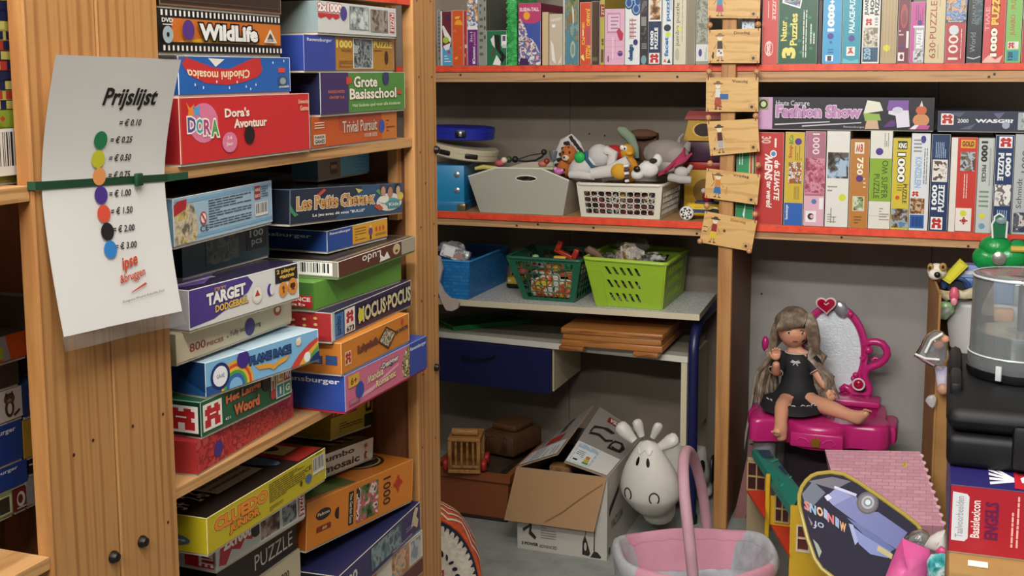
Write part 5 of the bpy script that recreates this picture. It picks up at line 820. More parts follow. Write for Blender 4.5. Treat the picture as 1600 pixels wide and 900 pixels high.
# two round toy cases on the trunk
def round_case(name, label, c, r, h, col, tilt, latch, dz):
    m = MB(); m.lathe([(r*.96, 0), (r, .004), (r, h*.55), (r*1.012, h*.56), (r*1.012, h-.004), (r*.97, h), (0, h)], M(col, .3), 40)
    o = m.build(name, loc=c); o.rotation_euler = tilt; tag(o, label, 'toy case', 'round toy cases on the chest')
    return o
zc = ZS+ht+.001
cw = round_case('round_case', 'cream round toy case with black handle slots, tilted on the turquoise chest', (-1.555, SY+.125, zc+.023), .118, .040, '#c9bfa2', (0, math.radians(9), 0), 0, 0)
for a in (-100, -55):
    r = math.radians(a); m = MB(); m.rbox((-.022, -.004, .010), (.022, .003, .026), .004, M('#171310', .4), RT((.119*math.cos(r), .119*math.sin(r), 0), rz=r+math.pi/2)); m.build('handle_slot', cw)
cb = round_case('round_case', 'royal blue round toy case with silver latch, on the cream one', (-1.555, SY+.125, zc+.0835), .108, .042, '#1f2a9c', (0, math.radians(2), 0), 0, 0)
r = math.radians(-72); m = MB(); m.rbox((-.018, -.005, .010), (.018, .002, .036), .003, M('#20222e', .35, .5), RT((.109*math.cos(r), .109*math.sin(r), 0), rz=r+math.pi/2)); m.rbox((-.005, -.008, .014), (.005, -.004, .03), .001, steel, RT((.109*math.cos(r), .109*math.sin(r), 0), rz=r+math.pi/2)); m.build('latch', cb)
# grey fabric bin with an oval grip
fab = M('#a3a193', .8); inn = M('#c2b8a2', .8)
YB = SY+.012
oc = [at_y(*q, YB) for q in ((750, 328.5), (879.5, 335.5), (889, 281.5), (846, 263), (775, 261.5), (731.5, 275))]
zb_ = min(oc[0].z, oc[1].z)
for q in oc: q.z += ZS+.0005-zb_ if q in (oc[0], oc[1]) else ZS+.0005-zb_
oc[0].z = oc[1].z = ZS+.0005
base = Vector(((oc[0].x+oc[1].x)/2, YB+.15, ZS))
pts = [(q-base) for q in oc]
fb_ = thing('storage_bin', 'grey folding bin with an oval grip hole, heaped with small toys', 'bin', base)
g = at_y(822, 279, YB)-base; gw, gh = .036, .0095
m = MB(); n = 28; d_ = .30
out = []
def edge_pt(a):
    """where a ray from the grip meets the panel outline"""
    dx, dz = math.cos(a), math.sin(a); best = None
    for i in range(6):
        p, q = pts[i], pts[(i+1) % 6]; ex, ez = q.x-p.x, q.z-p.z; den = dx*ez-dz*ex
        if abs(den) < 1e-9: continue
        t = ((p.x-g.x)*ez-(p.z-g.z)*ex)/den; s = ((p.x-g.x)*dz-(p.z-g.z)*dx)/den
        if t > 0 and -1e-6 <= s <= 1+1e-6 and (best is None or t < best): best = t
    return (g.x+dx*best, g.z+dz*best)
angs = sorted(set([2*math.pi*i/n for i in range(n)]+[math.atan2(p.z-g.z, p.x-g.x) % (2*math.pi) for p in pts]))
for yy, flip in ((pts[0].y, 0), (pts[0].y+.005, 1), (pts[0].y+d_, 0), (pts[0].y+d_-.005, 1)):
    vs = []; k = len(angs)
    for a in angs: e = edge_pt(a); vs.append((e[0], yy, e[1]))
    for a in angs: vs.append((g.x+gw*math.cos(a), yy, g.z+gh*math.sin(a)))
    fs = [(i, (i+1) % k, k+(i+1) % k, k+i) for i in range(k)]
    m.add(vs, fs if not flip else [f[::-1] for f in fs], fab if not flip else inn)
    if flip: m.build('end_panel', fb_); m = MB()
m = MB()
Y0, Y1 = pts[0].y+.001, pts[0].y+d_-.001
for i, j in ((5, 0), (1, 2)):
    a, b = pts[i], pts[j]
    if i == 5: a, b = pts[0], pts[5]
    nx = .004 if i == 5 else -.004
    m.hexa([(a.x, Y0, a.z), (a.x+nx, Y0, a.z), (a.x+nx, Y1, a.z), (a.x, Y1, a.z), (b.x, Y0, b.z), (b.x+nx, Y0, b.z), (b.x+nx, Y1, b.z), (b.x, Y1, b.z)], inn); m.build('side_panel', fb_, smooth=0); m = MB()
m = MB(); m.box((pts[0].x, Y0, pts[0].z), (pts[1].x, Y1, pts[0].z+.004), inn); m.build('bottom', fb_, smooth=0)
m = MB(); m.tube([pts[i]+Vector((0, .002, .001)) for i in (5, 4, 3, 2)], .0028, M('#d9d5c6', .6), 6); m.tube([g+Vector((gw*math.cos(2*math.pi*i/20), -.0005, gh*math.sin(2*math.pi*i/20))) for i in range(20)], .0019, M('#dedacb', .5), 6, closed=True); m.build('piping', fb_)
# small toys heaped in the grey bin
rt_ = thing  # short name for loose toys below
GT = 'small toys heaped in the grey bin'
def loose(name, label, cat, mb, px_, Y, group=None, rz=0., rot=None):
    p = at_y(*px_, Y); o = mb.build(name, loc=p, rz=rz)
    if rot: o.rotation_euler = rot
    return tag(o, label, cat, group)
m = MB(); m.rbox((-.130, .0, -.075), (.130, .235, -.012), .02, mottle('jumbled_cloth', ['#3a2f2a', '#8a7f6a', '#5a4a5f', '#b5a98a', '#4a5a44'], 14, .8, bump=.6, bdist=.01)); loose('toy_heap', 'jumble of cloths and small toys filling the grey bin', 'toys', m, (812, 266), SY+.06)['kind'] = 'stuff'
def fig(mat1, mat2, s=1.):
    m = MB(); m.ell((0, 0, 0), (.018*s, .014*s, .012*s), mat1, 12); m.ell((.016*s, -.002, .010*s), .011*s, mat2, 12); return m
m = MB(); m.tube([(-.05, 0, 0), (-.02, -.004, .006), (.02, 0, .003), (.05, .0, -.002)], [.006, .008, .007, .004], '#c9c06a', 8); loose('felt_strip', 'pale yellow felt strip hanging over the left rim of the grey bin', 'toy', m, (765, 264), SY+.03, GT)
m = fig(M('#b5525a', .6), M('#e2c9b0', .5)); loose('rag_doll', 'tiny red rag doll with a pale head on the grey bin', 'toy', m, (781, 255), SY+.05, GT)
m = MB(); m.ell((0, 0, 0), .011, '#3a4a2a', 12); m.tube([(0, 0, 0), (.03, 0, -.004)], .004, '#2a2a22', 8); loose('rattle', 'small olive round rattle lying on the grey bin', 'toy', m, (795, 249), SY+.06, GT)
m = MB(); m.ell((0, 0, 0), .011, '#171514', 12); m.tube([(0, 0, -.002), (.035, 0, -.006), (.07, 0, -.002), (.095, 0, .012), (.10, 0, .024)], .0035, '#1d1a18', 8); m.ell((.10, 0, .026), .010, '#1a1816', 12); m.tube([(.01, 0, .0), (.05, 0, .014), (.095, 0, .022)], .002, '#2a2622', 6); loose('toy_headset', 'black wire toy headset with two foam balls on the grey bin', 'toy', m, (805, 249), SY+.05, GT)
m = fig(M('#b5685a', .6), M('#8a2a24', .5), .9); loose('rag_doll', 'small salmon and red toy at the right end of the grey bin heap', 'toy', m, (848, 256), SY+.05, GT)
m = MB(); m.rbox((-.03, -.01, -.004), (.03, .03, .004), .003, '#a9b58a'); loose('felt_strip', 'pale green flat toy lying at the right rim of the grey bin', 'toy', m, (852, 263), SY+.04, GT)
m = MB(); m.ell((0, 0, 0), (.016, .014, .012), '#c46aa8', 12); m.ell((-.01, -.004, .008), .007, '#d98abf', 10); m.ell((.012, -.004, .004), .006, '#d98abf', 10); loose('pink_toy_animal', 'small bright pink toy between the grey bin and the white basket', 'toy', m, (873, 268), SY+.03, GT)
m = MB(); m.lathe([(.010, 0), (.016, .03), (.014, .03), (.008, .002)], clear('cup_plastic', '#9aa0a8', .45), 14); loose('toy_cup', 'small grey clear cup standing behind the grey bin heap', 'toy', m, (865, 250), SY+.12, GT)
# white plastic basket with rows of holes
wp_ = M('#d5cfbf', .4)
def hole_panel(m, P00, P10, P11, P01, cols, rows, mu, mv0, mv1, th, mat, fill=.72, slots=None):
    """a wall panel with a grid of rounded openings; P.. are the corners seen from outside"""
    P00, P10, P11, P01 = map(Vector, (P00, P10, P11, P01)); nrm = (P10-P00).cross(P01-P00).normalized()
    def P(a, b, d=0): return P00.lerp(P10, a).lerp(P01.lerp(P11, a), b)-nrm*d
    us = [0]; vs_ = [0]
    cw_, ch_ = (1-2*mu)/cols, (1-mv0-mv1)/rows
    for d in (0, th):
        def quad(a0, b0, a1, b1):
            q = [P(a0, b0, d), P(a1, b0, d), P(a1, b1, d), P(a0, b1, d)]
            m.add(q if not d else q[::-1], [(0, 1, 2, 3)], mat)
        quad(0, 0, 1, mv0); quad(0, 1-mv1, 1, 1); quad(0, mv0, mu, 1-mv1); quad(1-mu, mv0, 1, 1-mv1)
    for i in range(cols):
        for j in range(rows):
            a0, b0 = mu+i*cw_, mv0+j*ch_; ca, cb_ = a0+cw_/2, b0+ch_/2; N_ = 16
            inner = []; outer = []
            for k in range(N_):
                t = 2*math.pi*k/N_+math.pi/N_; c, s = math.cos(t), math.sin(t); mx = max(abs(c), abs(s))
                outer.append((ca+c/mx*cw_/2, cb_+s/mx*ch_/2)); e = 4
                rr = (abs(c)**e+abs(s)**e)**(-1/e); inner.append((ca+c*rr*cw_/2*fill, cb_+s*rr*ch_/2*fill))
            for d in (0, th):
                vs = [P(a, b, d) for a, b in outer]+[P(a, b, d) for a, b in inner]
                fs = [(k, (k+1) % N_, N_+(k+1) % N_, N_+k) for k in range(N_)]
                m.add(vs, fs if not d else [f[::-1] for f in fs], mat)
            vs = [P(a, b, 0) for a, b in inner]+[P(a, b, th) for a, b in inner]
            m.add(vs, [(k, (k+1) % N_, N_+(k+1) % N_, N_+k) for k in range(N_)], mat)
def rim(m, c, r, mat, flat=1.):
    """a rounded rim round four corners"""
    pts_ = []
    for i in range(4):
        a, b, n2 = Vector(c[i-1]), Vector(c[i]), Vector(c[(i+1) % 4]); u, v = (a-b).normalized(), (n2-b).normalized(); rr = .018
        for k in range(5):
            t = k/4; pts_.append(b+u*rr*(1-t)**2+v*rr*t**2)
    m.tube(pts_, r, mat, 8, closed=True)
def basket(name, label, F4, depth, mat, front, side, group=None, taper=.012, rimr=.004, rz=0.):
    """F4: front face TL, TR, BR, BL in the world; walls behind it."""
    TL, TR, BR, BL = [Vector(q) for q in F4]; base = Vector(((BL.x+BR.x)/2, BL.y+depth/2, BL.z))
    TL, TR, BR, BL = [q-base for q in (TL, TR, BR, BL)]; bk = Vector((0, depth, 0))
    o = thing(name, label, 'basket', base, rz, group)
    TLb, TRb, BRb, BLb = TL+bk+Vector((0, taper, 0)), TR+bk+Vector((0, taper, 0)), BR+bk, BL+bk
    m = MB(); hole_panel(m, BL, BR, TR, TL, *front[:5], .003, mat, *front[5:]); m.build('front_wall', o, smooth=20)
    m = MB(); hole_panel(m, BR, BRb, TRb, TR, *side[:5], .003, mat, *side[5:]); m.build('side_wall', o, smooth=20)
    m = MB(); hole_panel(m, BLb, BL, TL, TLb, *side[:5], .003, mat, *side[5:]); m.build('side_wall', o, smooth=20)
    m = MB(); hole_panel(m, BRb, BLb, TLb, TRb, *front[:5], .003, mat, *front[5:]); m.build('back_wall', o, smooth=20)
    m = MB(); m.hexa([BL, BR, BRb, BLb, BL+Vector((0, 0, .003)), BR+Vector((0, 0, .003)), BRb+Vector((0, 0, .003)), BLb+Vector((0, 0, .003))], mat); m.build('bottom', o, smooth=0)
    m = MB(); rim(m, [TL, TR, TRb, TLb], rimr, mat); m.build('rim', o)
    return o, base
YW = SY+.010
Fw = [at_y(*q, YW) for q in ((902, 283), (1036, 286), (1030.5, 339), (908, 333))]
bz = ZS+.0005; d0 = Fw[2].z-bz
for q in Fw: q.z -= d0
Fw[3].z = Fw[2].z = bz
for q in (Fw[0], Fw[1]): q.y -= .008
basket('laundry_basket', 'white plastic basket with rows of rounded holes, overflowing with soft toys', Fw, .27, wp_, (10, 4, .07, .10, .20, .88), (12, 4, .06, .10, .20, .88), rimr=.0055)
# soft toys in the white basket
GP = 'soft toys piled in the white basket'
plush = lambda c, k=.9: mottle('plush_'+c.strip('#'), [c, c], 60, .95, bump=.5, bdist=.003)
cx = (Fw[0].x+Fw[1].x)/2
m = MB(); m.rbox((Fw[3].x+.012, SY+.03, bz+.006), (Fw[2].x-.012, SY+.25, bz+.098), .02, picture(141, ['#181616', '#2a2626', '#5a2a2a', '#8a3f3a', '#2a2a30', '#b9b2a6', '#3a2f33', '#a58a3a'], 30, .8))
o = m.build('soft_toy_filling'); tag(o, 'jumble of coloured soft toys filling the white basket', 'toys', kind='stuff')
def at(px_, Y): return at_y(*px_, Y)
def soft(name, label, parts, px_, Y, group=GP, rest=()):
    m = MB()
    for p in parts:
        k = p[0]
        if k == 'e': m.ell(p[1], p[2], p[3], 14, R=(Matrix.Rotation(p[4], 3, 'Y') if len(p) > 4 else None))
        else: m.tube(p[1], p[2], p[3], 10)
    o = m.build(name, loc=at(px_, Y), smooth=60); o.scale = (1.32, 1.12, 1.3); tag(o, label, 'soft toy', group)
    for nm, ps in rest:
        c = MB()
        for p in ps:
            if p[0] == 'e': c.ell(p[1], p[2], p[3], 12, R=(Matrix.Rotation(p[4], 3, 'Y') if len(p) > 4 else None))
            else: c.tube(p[1], p[2], p[3], 8)
        c.build(nm, o, smooth=60)
    return o
wh, gy, og, bk_ = plush('#c9c4be'), plush('#8f867e'), plush('#b5642c'), plush('#2a2624')
# tiger: long striped body bent over, orange head
soft('plush_tiger', 'striped black and white soft toy tiger with orange face, propped up between the bins', [('t', [(-.034, .02, -.03), (-.03, .015, .0), (-.012, .01, .036), (.004, .008, .046), (.022, .005, .03), (.036, .0, .008)], [.012, .013, .013, .013, .012, .008], wh)]
  + [('t', [(-.034+.006*i, .0, -.022+.014*i), (-.022+.006*i, -.006, -.02+.014*i)], .0045, bk_) for i in range(5)]+[('t', [(.006+.008*i, -.004, .052-.010*i), (.014+.008*i, -.006, .040-.010*i)], .0045, bk_) for i in range(4)],
  (888, 245), SY+.115, rest=[('head', [('e', (.002, -.004, .006), (.021, .017, .024), og), ('e', (-.002, -.018, -.002), (.010, .008, .008), plush('#d9c9b0')), ('e', (-.004, -.026, .0), (.003, .003, .003), bk_), ('e', (-.008, -.019, .012), (.003, .003, .004), bk_), ('e', (.008, -.018, .012), (.003, .003, .004), bk_), ('t', [(.004, -.012, .026), (.004, -.014, .016)], .003, bk_)]), ('body', [('e', (-.012, .0, -.03), (.018, .018, .024), og), ('t', [(-.02, -.016, -.03), (-.004, -.018, -.032)], .003, bk_), ('t', [(-.02, -.014, -.042), (-.004, -.018, -.044)], .003, bk_)])])
# big white bunny with green dot and blue collar
soft('plush_seal', 'large white soft toy with a green dot and blue collar, left in the white basket', [('e', (-.024, .0, -.016), (.048, .04, .032), wh, -.5), ('e', (.012, -.006, .012), (.030, .028, .030), plush('#bdbab8')), ('t', [(.03, -.02, .028), (.05, -.022, .02), (.044, -.02, -.02), (.03, -.018, -.03)], [.012, .013, .012, .010], wh), ('t', [(-.055, -.03, -.034), (-.03, -.04, -.032), (.01, -.04, -.038)], [.010, .012, .008], wh), ('t', [(.0, -.04, -.03), (.05, -.035, -.022), (.09, -.03, .004)], [.014, .017, .014], wh)],
  (930, 251), SY+.060, rest=[('collar', [('t', [(-.016, -.03, .024), (-.012, -.036, .004), (.002, -.038, -.012), (.016, -.034, -.016)], .0045, M('#1f4a6a', .7))]), ('green_patch', [('e', (-.03, -.036, .010), (.014, .010, .014), M('#1fa84a', .6))])])
soft('plush_bird', 'red and yellow soft toy bird with big white eyes, in the white basket', [('e', (-.02, 0, .0), (.028, .024, .022), plush('#a81f22')), ('e', (.014, -.004, .004), (.019, .018, .021), plush('#c98f26')), ('e', (.020, -.006, -.04), (.024, .02, .034), plush('#c9861f'))], (972, 240), SY+.135,
  rest=[('eye', [('e', (.004, -.018, .016), (.006, .005, .007), M('#e6e2d8', .4)), ('e', (.012, -.020, .014), (.006, .005, .007), M('#e6e2d8', .4)), ('e', (.012, -.025, .014), (.002, .002, .003), bk_)]), ('beak', [('e', (.022, -.018, .002), (.010, .010, .006), M('#d9a02e', .5))])])
soft('plush_duckling', 'small golden soft toy with striped feet at the front of the white basket', [('e', (0, 0, 0), (.022, .016, .020), plush('#cf9a2a'))]+[('t', [(.014+.001*i, -.014, .014-.009*i), (.026, -.016, .016-.009*i)], .0035, M(['#e6e2da', '#4a3f5a'][i % 2], .7)) for i in range(5)], (968, 268), SY+.004)
soft('plush_snake', 'pale green velvet soft toy curve rising at the back of the white basket', [('t', [(-.03, 0, .034), (-.018, 0, .028), (.002, 0, .01), (.014, 0, -.014), (.016, 0, -.04)], [.006, .013, .013, .010, .009], plush('#7f8f78'))], (984, 222), SY+.19)
soft('plush_elephant', 'large taupe soft toy elephant lying at the back of the white basket', [('e', (0, .0, .0), (.058, .04, .036), gy), ('e', (.028, -.014, -.004), (.034, .03, .026), plush('#9a9189')), ('t', [(.03, .0, .02), (.034, .004, .04), (.044, .004, .05)], [.006, .004, .003], gy), ('t', [(.05, 0, .01), (.058, 0, .03)], [.012, .006], gy), ('t', [(-.05, -.02, -.03), (-.01, -.03, -.036), (.03, -.03, -.03)], [.014, .018, .012], plush('#a59d95'))], (1040, 240), SY+.165, rest=[('ear', [('e', (-.022, -.03, .0), (.020, .006, .024), plush('#877e76'))])])
soft('plush_puppy', 'white soft toy puppy with black nose and ear, front of the white basket', [('e', (0, 0, -.004), (.026, .02, .020), plush('#d6d3cf')), ('e', (-.024, -.012, -.016), (.016, .015, .013), plush('#d6d3cf')), ('e', (.022, 0, .018), (.012, .012, .016), plush('#d6d3cf'))], (1013, 262), SY+.020, rest=[('nose', [('e', (-.022, -.028, -.002), (.0085, .006, .0075), M('#0f0e0e', .4))]), ('ear', [('e', (.014, -.012, .018), (.010, .008, .006), bk_)])])
m = MB(); pk = M('#a32a52', .6)
for i in range(9): m.tube([(-.05+.004*i, -.004*i, -.024+.002*i), (-.01+.003*i, -.01+.003*i, .002+.004*i), (.03, .0, .022+.005*i), (.052-.003*i, .01, .046-.004*i)], [.006, .007, .006, .004], pk, 8, flat=.7)
o = m.build('pink_net_cloth', loc=at((1054, 262), SY+.035)); tag(o, 'crumpled dark pink net cloth at the right end of the white basket', 'cloth', GP)
soft('plush_rabbit', 'pale grey soft toy with floppy ears hanging over the right rim of the white basket', [('e', (0, 0, .004), (.018, .016, .014), plush('#b9b4b0')), ('t', [(-.03, 0, -.008), (.0, -.006, -.012), (.022, 0, -.014)], [.010, .011, .009], plush('#b0aaa6')), ('t', [(.014, 0, .006), (.024, .0, .022)], [.007, .005], plush('#b0aaa6'))], (1065, 272), SY+.04)
m = MB(); m.rbox((-.045, 0, -.06), (.045, .04, .035), .006, M('#5a3a2a', .8)); m.ell((-.0, -.01, .03), (.05, .03, .018), plush('#5f3f2c'), 12); o = m.build('plush_bear', loc=at((1005, 224), SY+.235)); tag(o, 'dark brown soft toy back at the rear of the white basket', 'soft toy', GP)
# stacked wooden toy house and toy car at the right end
def wcol(c): return M(c, .4)
B0 = at((1068, 335), SY+.22); X0 = B0.x; X1 = -.665
th_ = thing('toy_house', 'stacked toy house in yellow, purple and red behind the day boards', 'toy house', ((X0+X1)/2, SY+.27, ZS))
def tb(name, z0, z1, x0, x1, col, hole=None, rd=.004):
    m = MB(); cx_ = (X0+X1)/2; m.rbox((x0-cx_, -.05, z0-ZS), (x1-cx_, .06, z1-ZS), rd, col)
    if hole: f = Face((x0-cx_, -.05, z0-ZS), (x1-x0, 0, 0), (0, 0, z1-z0)); m.pr(f, hole)
    return m.build(name, th_)
zz = lambda y: at_y(1085, y, SY+.22).z
tb('lower_floor', ZS+.0005, zz(265), X0, X1, wcol('#b98f2a'), [('e', '#7a5a1c', .5, .5, .3, .3)])
tb('red_ledge', zz(264.5), zz(253), X0-.004, X1, wcol('#a52a24'))
tb('purple_storey', zz(252.5), zz(221), X0+.004, X1, wcol('#3f1f34'))
m = MB(); cx_ = (X0+X1)/2; za, zb2 = zz(220)-ZS, zz(187)-ZS
m.add([(X0-cx_-.004, -.05, za), (X1-cx_, -.05, za), (X1-cx_-.01, -.05, zb2), (X0-cx_+.012, -.05, zb2), (X0-cx_-.004, .06, za), (X1-cx_, .06, za), (X1-cx_-.01, .06, zb2), (X0-cx_+.012, .06, zb2)], [(0, 1, 2, 3), (5, 4, 7, 6), (4, 0, 3, 7), (1, 5, 6, 2), (3, 2, 6, 7)], wcol('#b9902e'))
f = Face((X0-cx_, -.05, za), (X1-X0, 0, 0), (0, 0, zb2-za)); m.pr(f, [('e', '#d9b45a', .42, .52, .25, .36), ('e', '#2a1612', .42, .52, .21, .31)]); m.build('upper_storey', th_, smooth=0)
m = MB(); za, zb2 = zz(186.5)-ZS, zz(173)-ZS; m.hexa([(X0-cx_-.0, -.06, za), (X1-cx_, -.06, za), (X1-cx_, .065, za), (X0-cx_, .065, za), (X0-cx_+.012, -.05, zb2), (X1-cx_-.008, -.05, zb2), (X1-cx_-.008, .055, zb2), (X0-cx_+.012, .055, zb2)], wcol('#8f2a1c')); m.build('roof', th_, smooth=0)
c_ = at((1086, 331), SY+.07); c_.z = ZS
tc_ = thing('toy_car', 'chunky yellow toy car with a blue stripe and chequered wheels, beside the white basket', 'toy car', c_+Vector((.012, .0, 0)))
m = MB(); yl = M('#d3b02c', .3)
m.rbox((-.035, -.035, .012), (.075, .035, .052), .014, yl, seg=3); f = Face((-.028, -.035, .012), (.10, 0, 0), (0, 0, .04)); m.pr(f, [('r', '#2a3f6a', .0, .30, 1, .56), ('r', '#8a6f1c', .2, .72, .8, .75)]); m.ell((-.03, 0, .034), (.012, .03, .018), yl, 12); m.build('body', tc_)
m = MB(); m.rbox((-.01, -.025, .050), (.07, .025, .058), .004, M('#2a2a5a', .4)); m.build('seat', tc_)
m = MB(); m.ell((.03, 0, .072), (.020, .02, .022), M('#8f2024', .35), 16); m.ell((.016, -.008, .09), .009, M('#b9aea8', .4), 12); m.ell((.036, -.008, .092), .009, M('#b9aea8', .4), 12); m.build('driver', tc_)
for yy in (-.036, .036):
    m = MB(); T = RT((-.030, yy, .022), rx=math.pi/2)
    m.lathe([(0, -.012), (.018, -.012), (.022, -.008), (.022, .008), (.018, .012), (0, .012)], M('#e2e0da', .4), 24, T)
    for k in range(12):
        for row in (0, 1):
            if (k+row) % 2: continue
            a0, a1 = 2*math.pi*k/12, 2*math.pi*(k+1)/12; y_a, y_b = (-.008, 0) if row == 0 else (0, .008)
            m.add([T @ Vector((.0223*math.cos(a), .0223*math.sin(a), yv)) for a, yv in ((a0, y_a), (a1, y_a), (a1, y_b), (a0, y_b))], [(0, 1, 2, 3)], M('#161616', .4))
            m.add([T @ Vector((r_*math.cos(a), r_*math.sin(a), .0123)) for a, r_ in ((a0, .006+.006*row), (a1, .006+.006*row), (a1, .012+.006*row), (a0, .012+.006*row))], [(0, 1, 2, 3)], M('#161616', .4))
    m.build('wheel', tc_)
m = MB(); m.lathe([(0, -.01), (.018, -.01), (.020, 0), (.018, .01), (0, .01)], M('#1d1d1d', .5), 18, RT((.055, -.03, .020), rx=math.pi/2)); m.build('wheel', tc_)
m = MB(); m.ell((0, 0, .014), (.014, .014, .014), M('#5f9a6a', .35), 12); o = m.build('green_marble_ball', loc=(at((1117, 322), SY+.03).x, SY+.035, ZS)); tag(o, 'small pale green ball on the shelf edge behind the lowest day boards', 'toy')
# ------------------------------------------------------------------ small desk with a raised top
melam, nt, b, tc = nodes('speckled_laminate', .45)
n1 = N(nt, 'TexNoise', Scale=160., Detail=3.); nt.links.new(tc.outputs['Object'], n1.inputs['Vector'])
r1 = ramp(nt, n1.outputs['Fac'], [(.35, '#8f9290'), (.48, '#c9cac6'), (.7, '#dcdcd8')]); nt.links.new(r1.outputs[0], b.inputs['Base Color'])
cream = M('#c9bfa3', .5); navy = M('#171c48', .35)
desk = thing('desk', 'small desk with speckled raised top, navy drawer and navy tube frame', 'desk', (-1.2, 3.75, 0))
def dp(m, name, **k): o = m.build(name, **k); o.parent = desk; o.location = -Vector(desk.location); return o
m = MB(); m.hexa([(-1.78, 3.555, .660), (-.708, 3.590, .660), (-.724, 3.962, .660), (-1.78, 3.965, .660), (-1.78, 3.555, .680), (-.708, 3.590, .680), (-.724, 3.962, .680), (-1.78, 3.965, .680)], melam, mats=[cream, melam, cream, cream, cream, cream]); dp(m, 'top_board', smooth=0)
m = MB(); m.hexa([(-1.80, 3.69, .520), (-.745, 3.600, .520), (-.760, 3.96, .520), (-1.80, 3.965, .520), (-1.80, 3.69, .540), (-.745, 3.600, .540), (-.760, 3.96, .540), (-1.80, 3.965, .540)], M('#8f8878', .4), mats=[cream, M('#8f8a7c', .35), M('#cfccc0', .45), cream, cream, cream])
f = Face((-1.80, 3.69, .540), (1.055, -.09, 0), (0, .05, 0)); m.pr(f, [('r', '#b9b6ab', 0, 0, 1, 1), ('r', '#3a3833', .715, .3, .73, .5)]); dp(m, 'lower_board', smooth=0)  # paler front strip paints in the light falling past the raised top
m = MB(); m.box((-.766, 3.604, .248), (-.747, 3.94, .5195), cream); dp(m, 'side_panel', smooth=0)
m = MB(); m.hexa([(-1.235, 3.66, .372), (-1.205, 3.655, .372), (-1.205, 3.96, .372), (-1.235, 3.96, .372), (-1.235, 3.66, .5195), (-1.205, 3.655, .5195), (-1.205, 3.96, .5195), (-1.235, 3.96, .5195)], cream); m.box((-1.79, 3.70, .372), (-1.2355, 3.96, .384), cream); dp(m, 'drawer_case', smooth=0)
m = MB(); m.hexa([(-1.79, 3.675, .370), (-1.208, 3.628, .370), (-1.208, 3.648, .370), (-1.79, 3.695, .370), (-1.79, 3.675, .516), (-1.208, 3.628, .516), (-1.208, 3.648, .516), (-1.79, 3.695, .516)], navy); dr = dp(m, 'drawer', smooth=0)
h0, h1 = at_y(723, 556, 3.655), at_y(774, 556, 3.648)
m = MB(); m.tube([h0+Vector((0, .006, .002)), h0+Vector((.004, -.018, 0)), h0.lerp(h1, .3)+Vector((0, -.022, -.006)), h0.lerp(h1, .7)+Vector((0, -.022, -.006)), h1+Vector((-.004, -.018, 0)), h1+Vector((0, .006, .002))], .0035, M('#2a2c33', .25, .6), 8); o = m.build('handle', dr); o.location = (0, 0, 0)
def leg(x, name='frame_leg'):
    m = MB(); pts_ = [(x, 3.95, .642), (x, 3.70, .642)]
    for i in range(1, 7):
        a = math.pi/2*i/6; pts_.append((x, 3.70-.10*math.sin(a), .642-.10*(1-math.cos(a))))
    pts_ += [(x, 3.60, .45), (x, 3.60, .025)]; m.tube(pts_, .0165, navy, 14); dp(m, name); m = MB(); m.lathe([(.021, 0), (.021, .024), (.017, .03)], M('#101014', .5), 14, RT((x, 3.60, .0005))); dp(m, 'foot_cap')
leg(-.727); leg(-1.74)
# ------------------------------------------------------------------ on the raised top
ZT = .6803
gd = M('#1f5a42', .4)
def front4(px_, Y): return [at_y(*q, Y) for q in px_]
def settle(P, z):
    d = (P[2].z+P[3].z)/2-z
    for q in P: q.z -= d
    P[2].z = P[3].z = z; return P
Y_ = 3.640; P = settle(front4([(794, 400), (911, 407), (898, 472), (818, 468)], Y_), ZT+.0005); P[0].y -= .02; P[1].y -= .02
basket('crate_basket', 'dark green grid basket heaped with toys, between the blue and the lime green basket', P, .26, gd, (8, 6, .10, .06, .08, .90), (8, 6, .06, .06, .08, .90), rimr=.0055, taper=.02)
GG = 'toys in the dark green basket'
c = (P[2]+P[3])/2
m = MB(); m.rbox((P[3].x+.014, Y_+.02, ZT+.006), (P[2].x-.014, Y_+.235, ZT+.095), .015, picture(151, ['#1d2420', '#4a4640', '#c9c9c0', '#d9d4c4', '#d9702c', '#c53a24', '#e0c03a', '#4a9a6a'], 24, .6)); o = m.build('toy_filling'); tag(o, 'jumble of small toys filling the dark green basket', 'toys', kind='stuff')
def put(name, label, cat, mb, px_, Y, group=None, rot=(0, 0, 0), **k):
    o = mb.build(name, loc=at_y(*px_, Y), **k); o.rotation_euler = rot; return tag(o, label, cat, group)
rd = M('#b5331c', .35)
m = MB(); m.rbox((-.04, -.012, -.008), (.04, .012, .006), .003, rd); m.rbox((-.04, -.012, -.002), (-.022, .012, .034), .003, rd); m.rbox((.022, -.012, -.002), (.04, .012, .034), .003, rd)
put('toy_bracket', 'red plastic U shaped toy piece leaning on the dark green basket', 'toy', m, (884, 397), Y_+.12, GG, (0, math.radians(24), 0))
m = MB(); m.rbox((-.011, -.008, -.04), (.011, .008, .008), .003, '#d6a636'); m.rbox((-.011, -.009, .002), (.03, .009, .011), .003, '#d6a636'); put('toy_block', 'yellow toy bar hooked over the front rim of the dark green basket', 'toy', m, (871, 405), Y_+.012, GG)
m = MB(); m.rbox((-.03, -.01, -.012), (.03, .01, .012), .004, '#c95a26'); put('toy_brick', 'orange toy brick inside the dark green basket near the right corner', 'toy', m, (889, 432), Y_+.03, GG)
m = MB(); m.ell((0, 0, 0), (.02, .012, .012), '#b5403a', 12); put('toy_ball', 'small red toy showing through the left of the dark green basket', 'toy', m, (817, 424), Y_+.03, GG)
